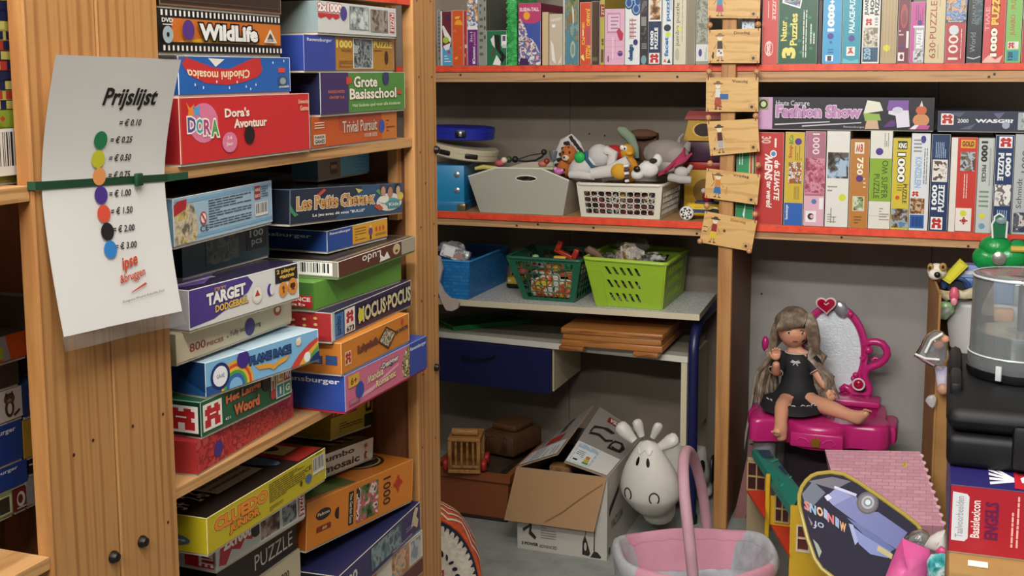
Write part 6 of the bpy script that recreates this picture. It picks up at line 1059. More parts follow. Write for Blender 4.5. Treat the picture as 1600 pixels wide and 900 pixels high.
m = MB(); m.rbox((-.026, -.008, -.009), (.026, .008, .009), .003, '#cfc9c0'); f = Face((-.026, -.0085, -.009), (.052, 0, 0), (0, 0, .018)); m.pr(f, [('r', '#a52f3a', .1, .2, .35, .8), ('e', '#3a3a4a', .6, .5, .1, .3)]); put('toy_wrapper', 'white and red crinkled packet at the top of the dark green basket', 'toy', m, (842, 412), Y_+.024, GG, (0, .1, 0))
m = MB(); m.ell((0, 0, 0), (.012, .012, .008), '#8fae7a', 12); put('toy_disc', 'pale green round toy poking over the dark green basket rim', 'toy', m, (837, 401), Y_+.04, GG)
m = MB(); m.rbox((-.012, -.012, -.012), (.012, .012, .012), .003, '#3f9a5c'); put('toy_cube', 'small green cube inside the dark green basket', 'toy', m, (888, 416), Y_+.035, GG)
# toy van
v0 = at_z(803, 452, ZT); van = thing('toy_van', 'yellow toy van with black windows, left of the dark green basket', 'toy car', (v0.x+.002, v0.y+.06, ZT))
yv = M('#c9a62e', .3); bg = M('#121212', .2)
m = MB(); m.rbox((-.030, -.055, .008), (.030, .075, .042), .006, yv); m.hexa([(-.027, -.025, .040), (.027, -.025, .040), (.027, .073, .040), (-.027, .073, .040), (-.022, -.008, .074), (.022, -.008, .074), (.022, .070, .074), (-.022, .070, .074)], yv); m.build('body', van, smooth=30)
m = MB(); m.hexa([(-.0245, -.0262, .043), (.0245, -.0262, .043), (.0245, -.0252, .043), (-.0245, -.0252, .043), (-.021, -.0135, .068), (.021, -.0135, .068), (.021, -.0125, .068), (-.021, -.0125, .068)], bg); m.build('windscreen', van, smooth=0)
m = MB(); m.rbox((-.031, -.058, .006), (.031, -.052, .018), .002, bg); m.build('bumper', van)
for sx in (-1, 1):
    m = MB(); m.ell((sx*.020, -.055, .028), (.006, .002, .004), '#d9d6c0', 10); m.build('headlight', van)
    for sy in (-.035, .05):
        m = MB(); m.lathe([(0, -.005), (.010, -.005), (.011, 0), (.010, .005), (0, .005)], bg, 16, RT((sx*.028, sy, .011), ry=math.pi/2)); m.build('wheel', van)
# lime basket
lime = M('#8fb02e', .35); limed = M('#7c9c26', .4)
Y_ = 3.618; P = settle(front4([(914, 404), (1043, 414), (1035, 486), (931, 478)], Y_), ZT+.0005); P[0].y -= .012; P[1].y -= .012
TL, TR, BR, BL = [Vector(q) for q in P]; dep = .315
base = Vector(((BL.x+BR.x)/2, Y_+dep/2, ZT+.0005)); lb = thing('plastic_crate', 'lime green plastic basket with slanted slots, at the right end of the desk top', 'basket', base)
TL, TR, BR, BL = [q-base for q in (TL, TR, BR, BL)]
def slot_wall(P00, P10, P11, P01, slots, mat, th=.003, name='front_wall'):
    """wall with slanted slots cut through (boolean-free: strips around parallelogram holes, laid out row by row)"""
    P00, P10, P11, P01 = map(Vector, (P00, P10, P11, P01)); nrm = (P10-P00).cross(P01-P00).normalized()
    def P(a, b, d): return P00.lerp(P10, a).lerp(P01.lerp(P11, a), b)-nrm*d
    m = MB()
    def quad(q):
        for d in (0, th):
            vs = [P(a, b, d) for a, b in q]; m.add(vs if not d else vs[::-1], [tuple(range(len(q)))], mat)
    bprev = 0
    for b0, b1, us, w_, sl in slots:
        quad([(0, bprev), (1, bprev), (1, b0), (0, b0)]); L0 = L1 = 0.
        for u in us:     # bottom edge starts at u+sl, top edge at u (leaning to the left)
            quad([(L0, b0), (u+sl, b0), (u, b1), (L1, b1)])
            h = [(u+sl, b0), (u+sl+w_, b0), (u+w_, b1), (u, b1)]
            vs = [P(a, b, 0) for a, b in h]+[P(a, b, th) for a, b in h]; m.add(vs, [(i, (i+1) % 4, 4+(i+1) % 4, 4+i) for i in range(4)], mat)
            L0, L1 = u+sl+w_, u+w_
        quad([(L0, b0), (1, b0), (1, b1), (L1, b1)]); bprev = b1
    quad([(0, bprev), (1, bprev), (1, 1), (0, 1)]); return m
bk = Vector((0, dep, 0)); tp = Vector((0, .012, 0))
us = [.235+.092*i for i in range(5)]
rows = [(.13, .30, us, .038, .05), (.42, .58, us, .038, .05), (.70, .86, us, .038, .05)]
slot_wall(BL, BR, TR, TL, rows, lime).build('front_wall', lb, smooth=0)
us2 = [.12+.07*i for i in range(10)]; rows2 = [(.16, .32, us2, .03, .02), (.44, .60, us2, .03, .02), (.70, .86, us2, .03, .02)]
slot_wall(BR, BR+bk, TR+bk+tp, TR, rows2, lime).build('side_wall', lb, smooth=0)
slot_wall(BL+bk, BL, TL, TL+bk+tp, rows2, lime).build('side_wall', lb, smooth=0)
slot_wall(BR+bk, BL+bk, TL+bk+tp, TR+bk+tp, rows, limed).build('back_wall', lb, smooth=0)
m = MB(); m.hexa([BL, BR, BR+bk, BL+bk]+[q+Vector((0, 0, .003)) for q in (BL, BR, BR+bk, BL+bk)], lime); m.build('bottom', lb, smooth=0)
m = MB(); rim(m, [TL, TR, TR+bk+tp, TL+bk+tp], .0065, M('#a3c440', .3)); m.build('rim', lb)
for u0, u1 in ((.02, .19), (.78, .98)):       # raised corner panels
    m = MB(); q = [BL.lerp(BR, u0), BL.lerp(BR, u1), TL.lerp(TR, u1)*.75+BL.lerp(BR, u1)*.25, TL.lerp(TR, u0)*.75+BL.lerp(BR, u0)*.25]; o_ = Vector((0, -.003, 0)); m.add([p+o_*.2 for p in q]+[p+o_ for p in q], [(4, 5, 6, 7), (0, 1, 5, 4), (1, 2, 6, 5), (2, 3, 7, 6), (3, 0, 4, 7)], lime); m.build('corner_panel', lb, smooth=0)
GLM = 'wrapped toys in the lime green basket'
bx0, bx1 = base.x+BL.x, base.x+BR.x
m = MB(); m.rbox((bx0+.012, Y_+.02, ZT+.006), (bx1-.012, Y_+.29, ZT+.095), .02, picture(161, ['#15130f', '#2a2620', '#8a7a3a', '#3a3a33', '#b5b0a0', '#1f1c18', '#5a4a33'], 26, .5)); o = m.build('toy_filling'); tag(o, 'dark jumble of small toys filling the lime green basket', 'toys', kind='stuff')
crk = mottle('crinkled_film_pack', ['#5a4a33', '#8a6a44', '#c9c4b8', '#9a958a', '#e6e3dc'], 26, .12, bump=1., bdist=.01)
def lump(mb, c, r, mat, seed, amp=.25, n=14):
    rnd = random.Random(seed); b0 = len(mb.v); mb.ell(c, r, mat, n)
    for i in range(b0, len(mb.v)):
        q = Vector(mb.v[i])-Vector(c); k = 1+rnd.uniform(-amp, amp); mb.v[i] = tuple(Vector(c)+q*k)
m = MB(); lump(m, (0, 0, 0), (.05, .04, .034), crk, 3); put('wrapped_toy_pack', 'crinkled clear bag of brown toys heaped on top of the lime green basket', 'bag', m, (985, 397), Y_+.10, GLM)
m = MB(); lump(m, (0, 0, 0), (.055, .035, .035), clear('clear_bag', '#cfcdc6', .22, .12), 5, .2); put('clear_bag', 'clear plastic bag bulging above the wrapped toys in the lime green basket', 'bag', m, (990, 384), Y_+.20, GLM)
m = MB(); lump(m, (0, 0, 0), (.04, .03, .018), mottle('foil', ['#22211f', '#55534e', '#c9c7c2'], 30, .25, bump=.8), 8); put('foil_pack', 'black and silver foil pack at the right in the lime green basket', 'bag', m, (1020, 404), Y_+.055, GLM)
m = MB(); m.tube([(.045, 0, -.022), (.01, 0, .006), (-.015, 0, .016), (-.024, 0, .012)], [.006, .013, .014, .007], M('#6a4f40', .5), 10); put('wooden_spoon', 'brown wooden spoon end sticking out over the left rim of the lime green basket', 'spoon', m, (926, 398), Y_+.05, GLM)
m = MB(); lump(m, (0, 0, 0), (.025, .02, .014), mottle('dark_fluff', ['#121210', '#3a3a36', '#8a8880'], 60, .6, bump=1.), 12); put('black_toy', 'small black and grey toy at the left in the lime green basket', 'toy', m, (951, 402), Y_+.08, GLM)
# blue woven basket
bl_, nt, b, tc = nodes('blue_woven_straps', .4)
br_ = N(nt, 'TexBrick', Scale=1., Mortar_Size=.0009, Brick_Width=.020, Row_Height=.0115, Bias=.2); br_.inputs['Color1'].default_value = (*lin('#2a86c9'), 1); br_.inputs['Color2'].default_value = (*lin('#1f6fb0'), 1); br_.inputs['Mortar'].default_value = (*lin('#1a5f9c'), 1)
mp = N(nt, 'Mapping'); mp.inputs['Rotation'].default_value = (math.pi/2, 0, 0); nt.links.new(tc.outputs['Object'], mp.inputs[0]); nt.links.new(mp.outputs[0], br_.inputs['Vector']); nt.links.new(br_.outputs['Color'], b.inputs['Base Color'])
bp = N(nt, 'Bump', Strength=.5, Distance=.003); nt.links.new(br_.outputs['Fac'], bp.inputs['Height']); bp.invert = True; nt.links.new(bp.outputs[0], b.inputs['Normal'])
def woven(name, label, x0, x1, y0, y1, z, h, mat, ins, rimm, flare=.012):
    o = thing(name, label, 'basket', ((x0+x1)/2, (y0+y1)/2, z)); a, d = (x1-x0)/2, (y1-y0)/2
    for k, (p, q, r) in enumerate((((-a, -d), (a, -d), 0), ((a, -d), (a, d), math.pi/2), ((a, d), (-a, d), math.pi), ((-a, d), (-a, -d), -math.pi/2))):
        w_ = math.hypot(q[0]-p[0], q[1]-p[1]); m = MB()
        m.hexa([(-w_/2+.003, 0, 0), (w_/2-.003, 0, 0), (w_/2-.003, .004, 0), (-w_/2+.003, .004, 0), (-w_/2-flare+.002, -flare, h), (w_/2+flare-.002, -flare, h), (w_/2+flare-.002, -flare+.004, h), (-w_/2-flare+.002, -flare+.004, h)], mat, mats=[mat, mat, mat, mat, ins, mat])
        m.build('wall', o, loc=((p[0]+q[0])/2, (p[1]+q[1])/2, 0), rz=r, smooth=0)
    m = MB(); m.box((-a, -d, 0), (a, d, .003), ins); m.build('bottom', o, smooth=0)
    m = MB(); rim(m, [(-a-flare, -d-flare, h), (a+flare, -d-flare, h), (a+flare, d+flare, h), (-a-flare, d+flare, h)], .004, rimm); m.build('rim', o)
    return o
woven('woven_basket', 'bright blue woven strap basket at the left end of the desk top', -1.75, -1.478, 3.575, 3.93, ZT+.0005, .128, bl_, M('#1a4f96', .5), M('#2f8fd0', .4), flare=.010)
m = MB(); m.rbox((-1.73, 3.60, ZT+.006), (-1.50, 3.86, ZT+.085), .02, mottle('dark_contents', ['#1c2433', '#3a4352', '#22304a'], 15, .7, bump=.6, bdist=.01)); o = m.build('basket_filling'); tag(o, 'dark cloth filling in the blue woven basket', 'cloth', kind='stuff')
m = MB(); m.rbox((-.05, -.015, -.022), (.05, .015, .022), .005, mottle('film_pack_print', ['#8a8f96', '#e2e2e0', '#5a5f6a', '#cfd2d4'], 30, .15, bump=.6)); f = Face((-.045, -.016, -.018), (.09, 0, 0), (0, 0, .036)); m.pr(f, [('r', '#e2e2e0', .1, .1, .5, .9), ('p', '#a57f6f', [(.5, .2), (.7, .85), (.95, .3), (.8, .05)])]); put('wrapped_pack', 'film wrapped white and pink pack poking out of the blue woven basket', 'bag', m, (712, 397), 3.61, None, (-.3, .25, 0))
m = MB(); lump(m, (0, 0, 0), (.05, .03, .022), clear('clear_bag_two', '#dfe0e0', .3, .12), 21, .25); put('clear_bag', 'clear plastic bag standing up at the back of the wrapped pack in the blue basket', 'bag', m, (706, 388), 3.66)
# cut-out wooden foot in front of the blue basket
YC = 3.525
pts_ = [at_y(*q, YC) for q in ((676, 396), (687, 402), (691, 420), (686, 442), (694, 458), (703, 466), (713, 468), (717, 474), (715, 482), (707, 486), (697, 485), (691, 474), (684, 455), (676, 440))]
m = MB(); m.add([p for p in pts_]+[p+Vector((0, .012, 0)) for p in pts_], [tuple(range(14)), tuple(range(27, 13, -1))]+[(i, 14+i, 14+(i+1) % 14, (i+1) % 14) for i in range(14)], M('#b9a79c', .6))
q0 = at_y(672, 420, YC); m.box((q0.x-.03, YC, .0), (q0.x+.01, YC+.012, q0.z+.06), M('#b9a79c', .6))
o = m.build('cutout_figure', smooth=0); tag(o, 'pale pink wooden cut-out foot peeping from behind the pine upright', 'wooden figure')
# ------------------------------------------------------------------ on the lower board
ZL_ = .5412
P0, P1 = at_z(878, 548, ZL_), at_z(1040, 562, ZL_)
wc = wood('honey_wood', '#a86f38', '#7f4c22', (2, 20, 20), .35)
wb = thing('wooden_games_case', 'flat honey coloured wooden case in layers on block feet, on the lower desk board', 'wooden case', ((P0.x+P1.x)/2-.012, 3.712, ZL_))
w2 = .166
for i, (z0, z1, e) in enumerate(((.014, .034, .0), (.0345, .054, -.004), (.0545, .072, .001))):
    m = MB(); m.rbox((-w2-e, -.155-e, z0), (w2+e, .155+e, z1), .003, wc); m.build(('tray', 'tray', 'lid')[i], wb)
for x in (-.13, .115):
    m = MB(); m.rbox((x-.04, -.168, .0002), (x+.04, -.10, .0135), .002, wc); m.build('foot', wb)
    m = MB(); m.rbox((x-.04, .10, .0002), (x+.04, .15, .0135), .002, wc); m.build('foot', wb)
g0, g1 = at_z(708, 517, ZL_), at_z(828, 505, ZL_)
gtr = M('#1a7a3c', .35); dv = (g1-g0); L = dv.length
t = thing('green_tray', 'dark green shallow tray lying in the shade under the desk top', 'tray', g0, math.atan2(dv.y, dv.x))
m = MB(); m.box((0, 0, 0), (L, .15, .003), gtr); m.build('base', t, smooth=0)
m = MB(); m.tube([(0, 0, .012), (L, 0, .012), (L, .15, .012), (0, .15, .012)], .004, gtr, 8, closed=True); m.box((0, -.002, .003), (L, .002, .012), gtr); m.build('rim', t)
# ------------------------------------------------------------------ on the floor, left to right
# boho cushion
cu = thing('boho_cushion', 'patterned cushion with an orange zigzag border and cream middle, standing behind the pine upright', 'cushion', (-1.225, 2.52, 0), math.radians(24))
CA, CB, CT = .128, .188, .15
def pill(u, v, y=0., puff=.022, off=0.):
    a, b_ = 2*u-1, 2*v-1; e = 2.25; k = max(abs(a), abs(b_), 1e-6)/((abs(a)**e+abs(b_)**e)**(1/e)) if max(abs(a), abs(b_)) > 1e-6 else 1
    t = max(0, 1-max(abs(a), abs(b_))**2)
    return Vector((a*k*CA, y-puff*t-off, b_*k*CB))
cb_ = mottle('cream_weave', ['#b5ab98', '#d6cdbb', '#e0d8c8'], 70, .9, bump=.7, bdist=.003); og_ = mottle('orange_weave', ['#b8441f', '#cf5226', '#d9602f'], 80, .9, bump=.6, bdist=.003)
cc0 = at_y(668, 925, 2.45); cu.location = (cc0.x, cc0.y+.0, 0)
T = RT((0, 0, CB+.004), rx=-.06, ry=math.radians(-4))
cwm, nv, pkm, tnm = M('#ddd3c4', .9), M('#1c2236', .9), M('#b8305a', .9), M('#c9836a', .9)
f = Face((0, 0, 0), (2*CA, 0, 0), (0, 0, 2*CB), bend=lambda a, b_, d: T @ pill(a, b_, off=d*1.5+.0006))
m = MB(); m.grid(lambda u, v: pill(u, v), 24, 24, cb_, T)
def loop(t, n):
    """points round the panel at inset t"""
    out = []
    for i in range(n):
        a = 2*math.pi*(i+.5)/n; c, s_ = math.cos(a), math.sin(a); k = max(abs(c), abs(s_)); out.append((.5+(.5-t)*c/k, .5+(.5-t)*s_/k))
    return out
def strip(t_in, t_out, mat, n=96):
    A_, B_2 = loop(t_in, n), loop(t_out, n); d = f.up()
    for i in range(n): j_ = (i+1) % n; m.add([f.p(*q_, d) for q_ in (B_2[i], B_2[j_], A_[j_], A_[i])], [(0, 1, 2, 3)], mat)
strip(.03, .004, nv)
A_, B_2 = loop(.03, 120), loop(.062, 120); d = f.up()
for i in range(0, 120, 2):
    q1 = ((B_2[i][0]+B_2[(i+1) % 120][0])/2, (B_2[i][1]+B_2[(i+1) % 120][1])/2); m.add([f.p(*q_, d) for q_ in (A_[i], A_[(i+1) % 120], q1)], [(0, 1, 2)], nv)
for q_ in loop(.19, 40): m.pr(f, [('e', nv, q_[0], q_[1], .022, .018)]); f.k -= 1
f.k += 1
def zigzag(t, amp, n, wd, mat):
    I, O2 = loop(t, n), None; d = f.up(); L1 = [loop(t+(amp if i % 2 else -amp)-wd, n)[i] for i in range(n)]; L2 = [loop(t+(amp if i % 2 else -amp)+wd, n)[i] for i in range(n)]
    for i in range(n): j_ = (i+1) % n; m.add([f.p(*q_, d) for q_ in (L1[i], L1[j_], L2[j_], L2[i])], [(0, 1, 2, 3)], mat)
zigzag(.295, .020, 36, .012, pkm); zigzag(.40, .012, 40, .010, tnm)
m.build('front_panel', cu, smooth=60)
# orange gusset with white zigzags, and the back
nG = 72; m = MB(); LG = loop(0, nG)
def gus(i, w): p = pill(*LG[i % nG], y=CT*w); k = 1+.05*math.sin(math.pi*w); return T @ Vector((p.x*k, p.y, p.z*k))
m.add([gus(i, w) for w in (0, .25, .5, .75, 1) for i in range(nG)], [(j_*nG+(i+1) % nG, j_*nG+i, (j_+1)*nG+i, (j_+1)*nG+(i+1) % nG) for j_ in range(4) for i in range(nG)], og_)
def gout(i, w): p = gus(i, w); c = T @ Vector((0, CT*w, 0)); return c+(p-c)*1.008
for w0, am, wd in ((.22, .12, .035), (.42, .12, .03), (.66, .12, .035), (.84, .10, .03)):
    for i in range(0, nG):
        a0, a1 = (am, -am) if (i//3) % 2 else (-am, am); f0, f1 = (i % 3)/3, (i % 3+1)/3
        wa, wb = w0+a0+(a1-a0)*f0, w0+a0+(a1-a0)*f1
        m.add([gout(i, wa-wd), gout(i+1, wb-wd), gout(i+1, wb+wd), gout(i, wa+wd)], [(3, 2, 1, 0)], cwm)
m.build('gusset', cu, smooth=60)
m = MB(); m.grid(lambda u, v: pill(1-u, v, y=CT, puff=-.02), 18, 18, cb_, T); m.build('back_panel', cu, smooth=60)
m = MB(); m.tube([gus(i, 0) for i in range(nG)], .004, og_, 6, closed=True); m.build('piping', cu)
# terracotta trough with wooden cart
terra = M('#8a4a26', .65); tx1, ty0 = -1.268, 3.39; tw, td, th2 = .27, .36, .155
tr_ = thing('planter_trough', 'brown terracotta trough on the floor between the cushion and the cardboard box', 'planter', (tx1-tw/2, ty0+td/2, 0), 0)
def shell(m, w, d, h, t, taper, mat, z0=0.):
    o0 = [(-w/2+taper, -d/2+taper, z0), (w/2-taper, -d/2+taper, z0), (w/2-taper, d/2-taper, z0), (-w/2+taper, d/2-taper, z0)]; o1 = [(-w/2, -d/2, h), (w/2, -d/2, h), (w/2, d/2, h), (-w/2, d/2, h)]
    i1 = [(-w/2+t, -d/2+t, h), (w/2-t, -d/2+t, h), (w/2-t, d/2-t, h), (-w/2+t, d/2-t, h)]; i0 = [(x*.9, y*.9, z0+t) for x, y, z in o0]
    v = o0+o1+i1+i0; m.add(v, [(3, 2, 1, 0)]+[(a, (a+1) % 4, 4+(a+1) % 4, 4+a) for a in range(4)]+[(4+a, 4+(a+1) % 4, 8+(a+1) % 4, 8+a) for a in range(4)]+[(8+a, 8+(a+1) % 4, 12+(a+1) % 4, 12+a) for a in range(4)]+[(12, 13, 14, 15)], mat)
m = MB(); shell(m, tw, td, th2, .012, .012, terra, .012); m.build('body', tr_, smooth=0)
m = MB(); ra, rb = tw/2+.006, td/2+.006
for lo_, hi_ in (((-ra, -rb, th2-.02), (ra, -td/2+.0135, th2+.004)), ((-ra, td/2-.0135, th2-.02), (ra, rb, th2+.004)), ((-ra, -td/2+.014, th2-.02), (-tw/2+.0135, td/2-.014, th2+.004)), ((tw/2-.0135, -td/2+.014, th2-.02), (ra, td/2-.014, th2+.004))): m.box(lo_, hi_, terra)
m.build('rim', tr_, smooth=0)
m = MB(); m.rbox((-tw/2+.01, -td/2+.01, 0), (tw/2-.01, td/2-.01, .0118), .002, M('#2a1a12', .8)); m.build('foot', tr_)
m = MB(); m.rbox((-tw/2+.035, -td/2+.045, .035), (tw/2-.045, td/2-.045, .152), .02, mottle('dark_toys', ['#1c1410', '#3a2a1e', '#4a3524'], 20, .7, bump=.6, bdist=.01)); o = m.build('trough_filling', loc=tr_.location); tag(o, 'dark jumble of wooden toys in the terracotta trough', 'toys', kind='stuff')
cart = thing('wooden_cage_cart', 'wooden toy cart with a barred cage and red wheel, sitting in the terracotta trough', 'toy cart', (-1.412, 3.372, .1598), math.radians(14))
hw_ = wood('toy_wood', '#b08048', '#8a5a2c', (30, 30, 4), .45)
W2, H2 = .052, .115
def bar(x0, x1, y0, y1, z0, z1, nm='bar'): m = MB(); m.rbox((x0, y0, z0), (x1, y1, z1), .002, hw_); return m.build(nm, cart)
m = MB(); m.rbox((-W2, -.010, 0), (W2, .010, .012), .002, hw_); m.rbox((-W2, -.010, .1035), (W2, .010, H2), .002, hw_); m.rbox((-W2, -.010, .0125), (-W2+.012, .010, .103), .002, hw_); m.rbox((W2-.012, -.010, .0125), (W2, .010, .103), .002, hw_); m.build('cage_frame', cart)
for i in range(4):
    x = -.028+.0187*i; m = MB(); m.tube([(x, 0, .012), (x, 0, .104)], .0042, hw_, 10); m.build('bar', cart)
bar(-W2+.002, W2-.002, -.012, -.0105, .018, .028, 'ledge'); m = MB(); m.rbox((-W2, .0105, 0), (W2, .10, .012), .002, hw_); m.build('bed', cart)
m = MB(); m.rbox((-W2, .09, .0125), (W2, .105, H2), .002, hw_); m.build('rear_wall', cart); m = MB(); m.rbox((-W2, .0105, .1035), (W2, .089, H2), .002, hw_); m.build('cage_roof', cart)
m = MB(); m.tube([(-.042, .02, H2+.012), (.042, .02, H2+.012)], .0115, hw_, 14); m.build('roller', cart)
for sx in (-1, 1):
    for yy in (.012, .085):
        m = MB(); m.lathe([(0, -.008), (.017, -.008), (.020, -.004), (.020, .004), (.017, .008), (0, .008)], M('#a8281e', .35), 22, RT((sx*(W2+.0095), yy, .022), ry=math.pi/2)); m.build('wheel', cart)
m = MB(); m.tube([(W2+.004, .02, .04), (W2+.006, .012, .065)], .004, hw_, 8); m.build('peg', cart)
lw = wood('dark_toy_wood', '#5a3a22', '#3a2414', (20, 20, 4), .5)
m = MB(); m.rbox((-.07, -.09, 0), (.07, .10, .07), .012, lw); m.rbox((-.05, -.04, .0705), (.05, .08, .095), .01, lw); o = m.build('wooden_truck', loc=(-1.36, 3.65, .1605), rz=math.radians(-12)); tag(o, 'dark wooden toy truck body behind the cage cart, resting on the trough', 'toy truck')
# cardboard vacuum cleaner box
kb, kin, kg = M('#b9b4ac', .6), M('#a5805a', .75), M('#8f8b86', .6)
x0, x1, y0_, y1_, hh = -1.177, -.897, 3.219, 3.66, .2545
cbx = thing('cardboard_box', 'grey printed cardboard box with open flaps, one brown flap hanging over its front', 'cardboard box', ((x0+x1)/2, (y0_+y1_)/2, 0), 0)
a, d = (x1-x0)/2, (y1_-y0_)/2; t = .004
m = MB(); m.box((-a, -d, .0005), (a, -d+t, hh), kb, mats=[kb, kb, kb, kb, kin, kb]); m.box((-a, d-t, .0005), (a, d, hh), kb); m.box((-a, -d+t, .0005), (-a+t, d-t, hh), kb, mats=[kb, kb, kb, kin, kb, kb]); m.box((a-t, -d+t, .0005), (a, d-t, hh), kb, mats=[kb, kb, kb, kb, kb, kin]); m.box((-a+t, -d+t, .0005), (a-t, d-t, .005), kin)
f = Face((-a, -d, 0), (2*a, 0, 0), (0, 0, hh)); dk = '#2a2624'
m.pr(f, [('t', dk, '3 POWER', .05, .06, .24, .10, {'b': .05}), ('t', '#4a4540', 'ADVANCED', .25, .05, .45, .09, {'b': .02}), ('ln', '#7a6f6a', .27, .16, .44, .40, 8), ('p', dk, [(.07, .22), (.15, .30), (.17, .36), (.15, .36), (.13, .31), (.06, .26)]), ('p', dk, [(.13, .20), (.20, .14), (.22, .17), (.16, .24), (.17, .36), (.15, .36)]), ('p', dk, [(.1, .40), (.18, .44), (.2, .42), (.12, .37)]),
  ('p', dk, [(.73, .04), (.735, .2), (.76, .28), (.785, .2), (.82, .06), (.80, .03)]), ('e', '#b9b4ac', .765, .14, .014, .05), ('p', dk, [(.76, .28), (.77, .36), (.80, .38), (.84, .42), (.845, .41), (.80, .365), (.775, .34), (.77, .28)]), ('p', dk, [(.855, .10), (.862, .45), (.872, .45), (.868, .10)]), ('p', dk, [(.82, .02), (.86, .10), (.90, .09), (.94, .04), (.93, .02)])])
f = Face((a, -d, 0), (0, 2*d, 0), (0, 0, hh)); m.pr(f, [('p', dk, [(.05, .5), (.3, .68), (.3, .76), (.05, .6)]), ('c', dk, .06, .08, .012), ('t', '#5a544f', 'VACUUM', .1, .3, .4, .42, {'b': .02})]); m.build('carton', cbx, smooth=0)
def flap(hinge0, hinge1, edge0, edge1, outer, inner, prints, name='flap'):
    h0, h1, e0, e1 = [Vector(q) for q in (hinge0, hinge1, edge0, edge1)]; nrm = (h1-h0).cross(e0-h0).normalized(); nrm = nrm if nrm.z > 0 else -nrm; m = MB()
    P = lambda a_, b_, dd: h0.lerp(h1, a_).lerp(e0.lerp(e1, a_), b_)+nrm*dd
    m.grid(lambda u, v: P(u, v, 0), 8, 6, outer); m.grid(lambda u, v: P(u, v, -.003), 8, 6, inner)
    for q0, q1 in (((0, 0), (1, 0)), ((1, 0), (1, 1)), ((1, 1), (0, 1)), ((0, 1), (0, 0))):
        m.add([P(*q0, 0), P(*q1, 0), P(*q1, -.003), P(*q0, -.003)], [(0, 1, 2, 3)], inner)
    m.pr(Face(h0, h1-h0, e0-h0, bend=lambda a_, b_, dd: P(a_, b_, dd+.0018)), prints); return m.build(name, cbx, smooth=20)
# front flap folded down over the front: brown inner side out
flap((-a, -d-.0055, hh+.002), (a, -d-.0055, hh+.002), (-a-.03, -d-.034, .098), (a-.03, -d-.034, .098), kin, kin, [('p', '#84613e', [(.45, .93), (.62, .70), (.66, .62), (.80, .38), (.97, .12), (.975, .135), (.81, .395), (.67, .635), (.63, .715), (.455, .945)])])
# the two long flaps rise towards the middle; u runs along the hinge, v towards the free edge
flap((-a, d-.002, hh+.001), (-a, -d+.002, hh+.001), (-.032, d, hh+.082), (-.013, -d, hh+.054), kg, kin,
  [('r', '#d9d8d4', .70, .02, .985, .97), ('p', '#b5382a', [(.5, .30), (.64, .30), (.64, .72), (.5, .72)]), ('ln', '#4a6a8a', .72, .06, .96, .5, 6), ('ln', '#6f7f8f', .8, .55, .96, .9, 4), ('ln', '#3a3633', .1, .1, .6, .25, 3), ('t', '#3a3633', 'vacuum', .1, .4, .42, .6, {'b': .02})])
FT = lambda pts: [(y_, 1-x_) for x_, y_ in pts]
flap((a-.002, -d+.002, hh+.001), (a-.002, d-.002, hh+.001), (.008, -d, hh+.033), (-.01, d, hh+.078), kg, kin,
  [('r', '#dddcd8', .015, .02, .36, .985), ('r', '#a9c0d4', .03, .46, .34, .93), ('r', '#dfe6ea', .04, .50, .27, .91), ('r', '#5a9a4a', .055, .52, .09, .66), ('r', '#c9b23a', .095, .535, .135, .65), ('r', '#c9742c', .14, .55, .185, .64), ('r', '#1c2026', .07, .78, .095, .88), ('lv', '#3a5a86', .13, .70, .24, .88, 4),
   ('p', dk, FT([(.10, .52), (.30, .56), (.5, .52), (.62, .58), (.60, .61), (.48, .56), (.30, .60), (.13, .56)])), ('p', dk, FT([(.10, .56), (.13, .56), (.14, .64), (.3, .70), (.5, .69), (.56, .73), (.38, .75), (.12, .68)])), ('p', dk, FT([(.60, .44), (.88, .46), (.92, .56), (.80, .64), (.64, .62), (.60, .52)])), ('p', '#9a9691', FT([(.65, .48), (.84, .49), (.86, .55), (.78, .60), (.67, .58), (.64, .52)])),
   ('r', '#8a2a24', .84, .40, .93, .72), ('t', '#d9cfc4', 'vax', .855, .44, .92, .68, {'rot': 270, 'b': .03}), ('lv', '#4a4642', .82, .06, .94, .32, 3)])
m = MB(); m.rbox((-1.085, 3.245, .205), (-1.02, 3.29, .262), .004, wood('pale_block', '#8a6238', '#6a4726', (20, 20, 5))); o = m.build('wooden_block'); tag(o, 'pale wooden block just visible inside the open cardboard box', 'toy block')
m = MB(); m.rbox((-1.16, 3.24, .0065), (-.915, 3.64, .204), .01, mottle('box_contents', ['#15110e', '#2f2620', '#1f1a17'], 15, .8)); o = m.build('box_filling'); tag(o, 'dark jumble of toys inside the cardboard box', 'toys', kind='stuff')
# hopping cow
cowm = mottle('white_rubber', ['#bdbab2', '#cfccc4', '#d6d3cb'], 6, .4)
cow = thing('hopping_cow', 'white rubber hopping cow with black patches and drawn eyes and nostrils, beside the desk leg', 'toy cow', (-.80, 3.62, 0), 0)
HC = at_y(1015, 742, 3.32)-Vector(cow.location)
m = MB(); k = 30; prof = []
for i in range(25):
    u = i/24; z = -.135+.255*u
    r = .092*math.sin(math.pi*min(1, (u*.93+.035)))**.55*(1-.62*max(0, u-.30)**.85) if 0 < u < 1 else 0
    prof.append((max(r*.95, .0), z*.95))
m.lathe(prof, cowm, k, RT(HC, rx=math.radians(10), rz=math.radians(-7)), sx=1.17, sy=.88); hd = m.build('head', cow, smooth=80)
HT = RT(HC, rx=math.radians(10), rz=math.radians(-7))
def rad(z):
    for (r0, z0), (r1, z1) in zip(prof, prof[1:]):
        if z0 <= z <= z1: return r0+(r1-r0)*(z-z0)/(z1-z0)
    return .05
def onhead(z, ang, off=.0006): r = rad(z)+off; return HT @ Vector((1.17*r*math.sin(ang), -.88*r*math.cos(ang), z))
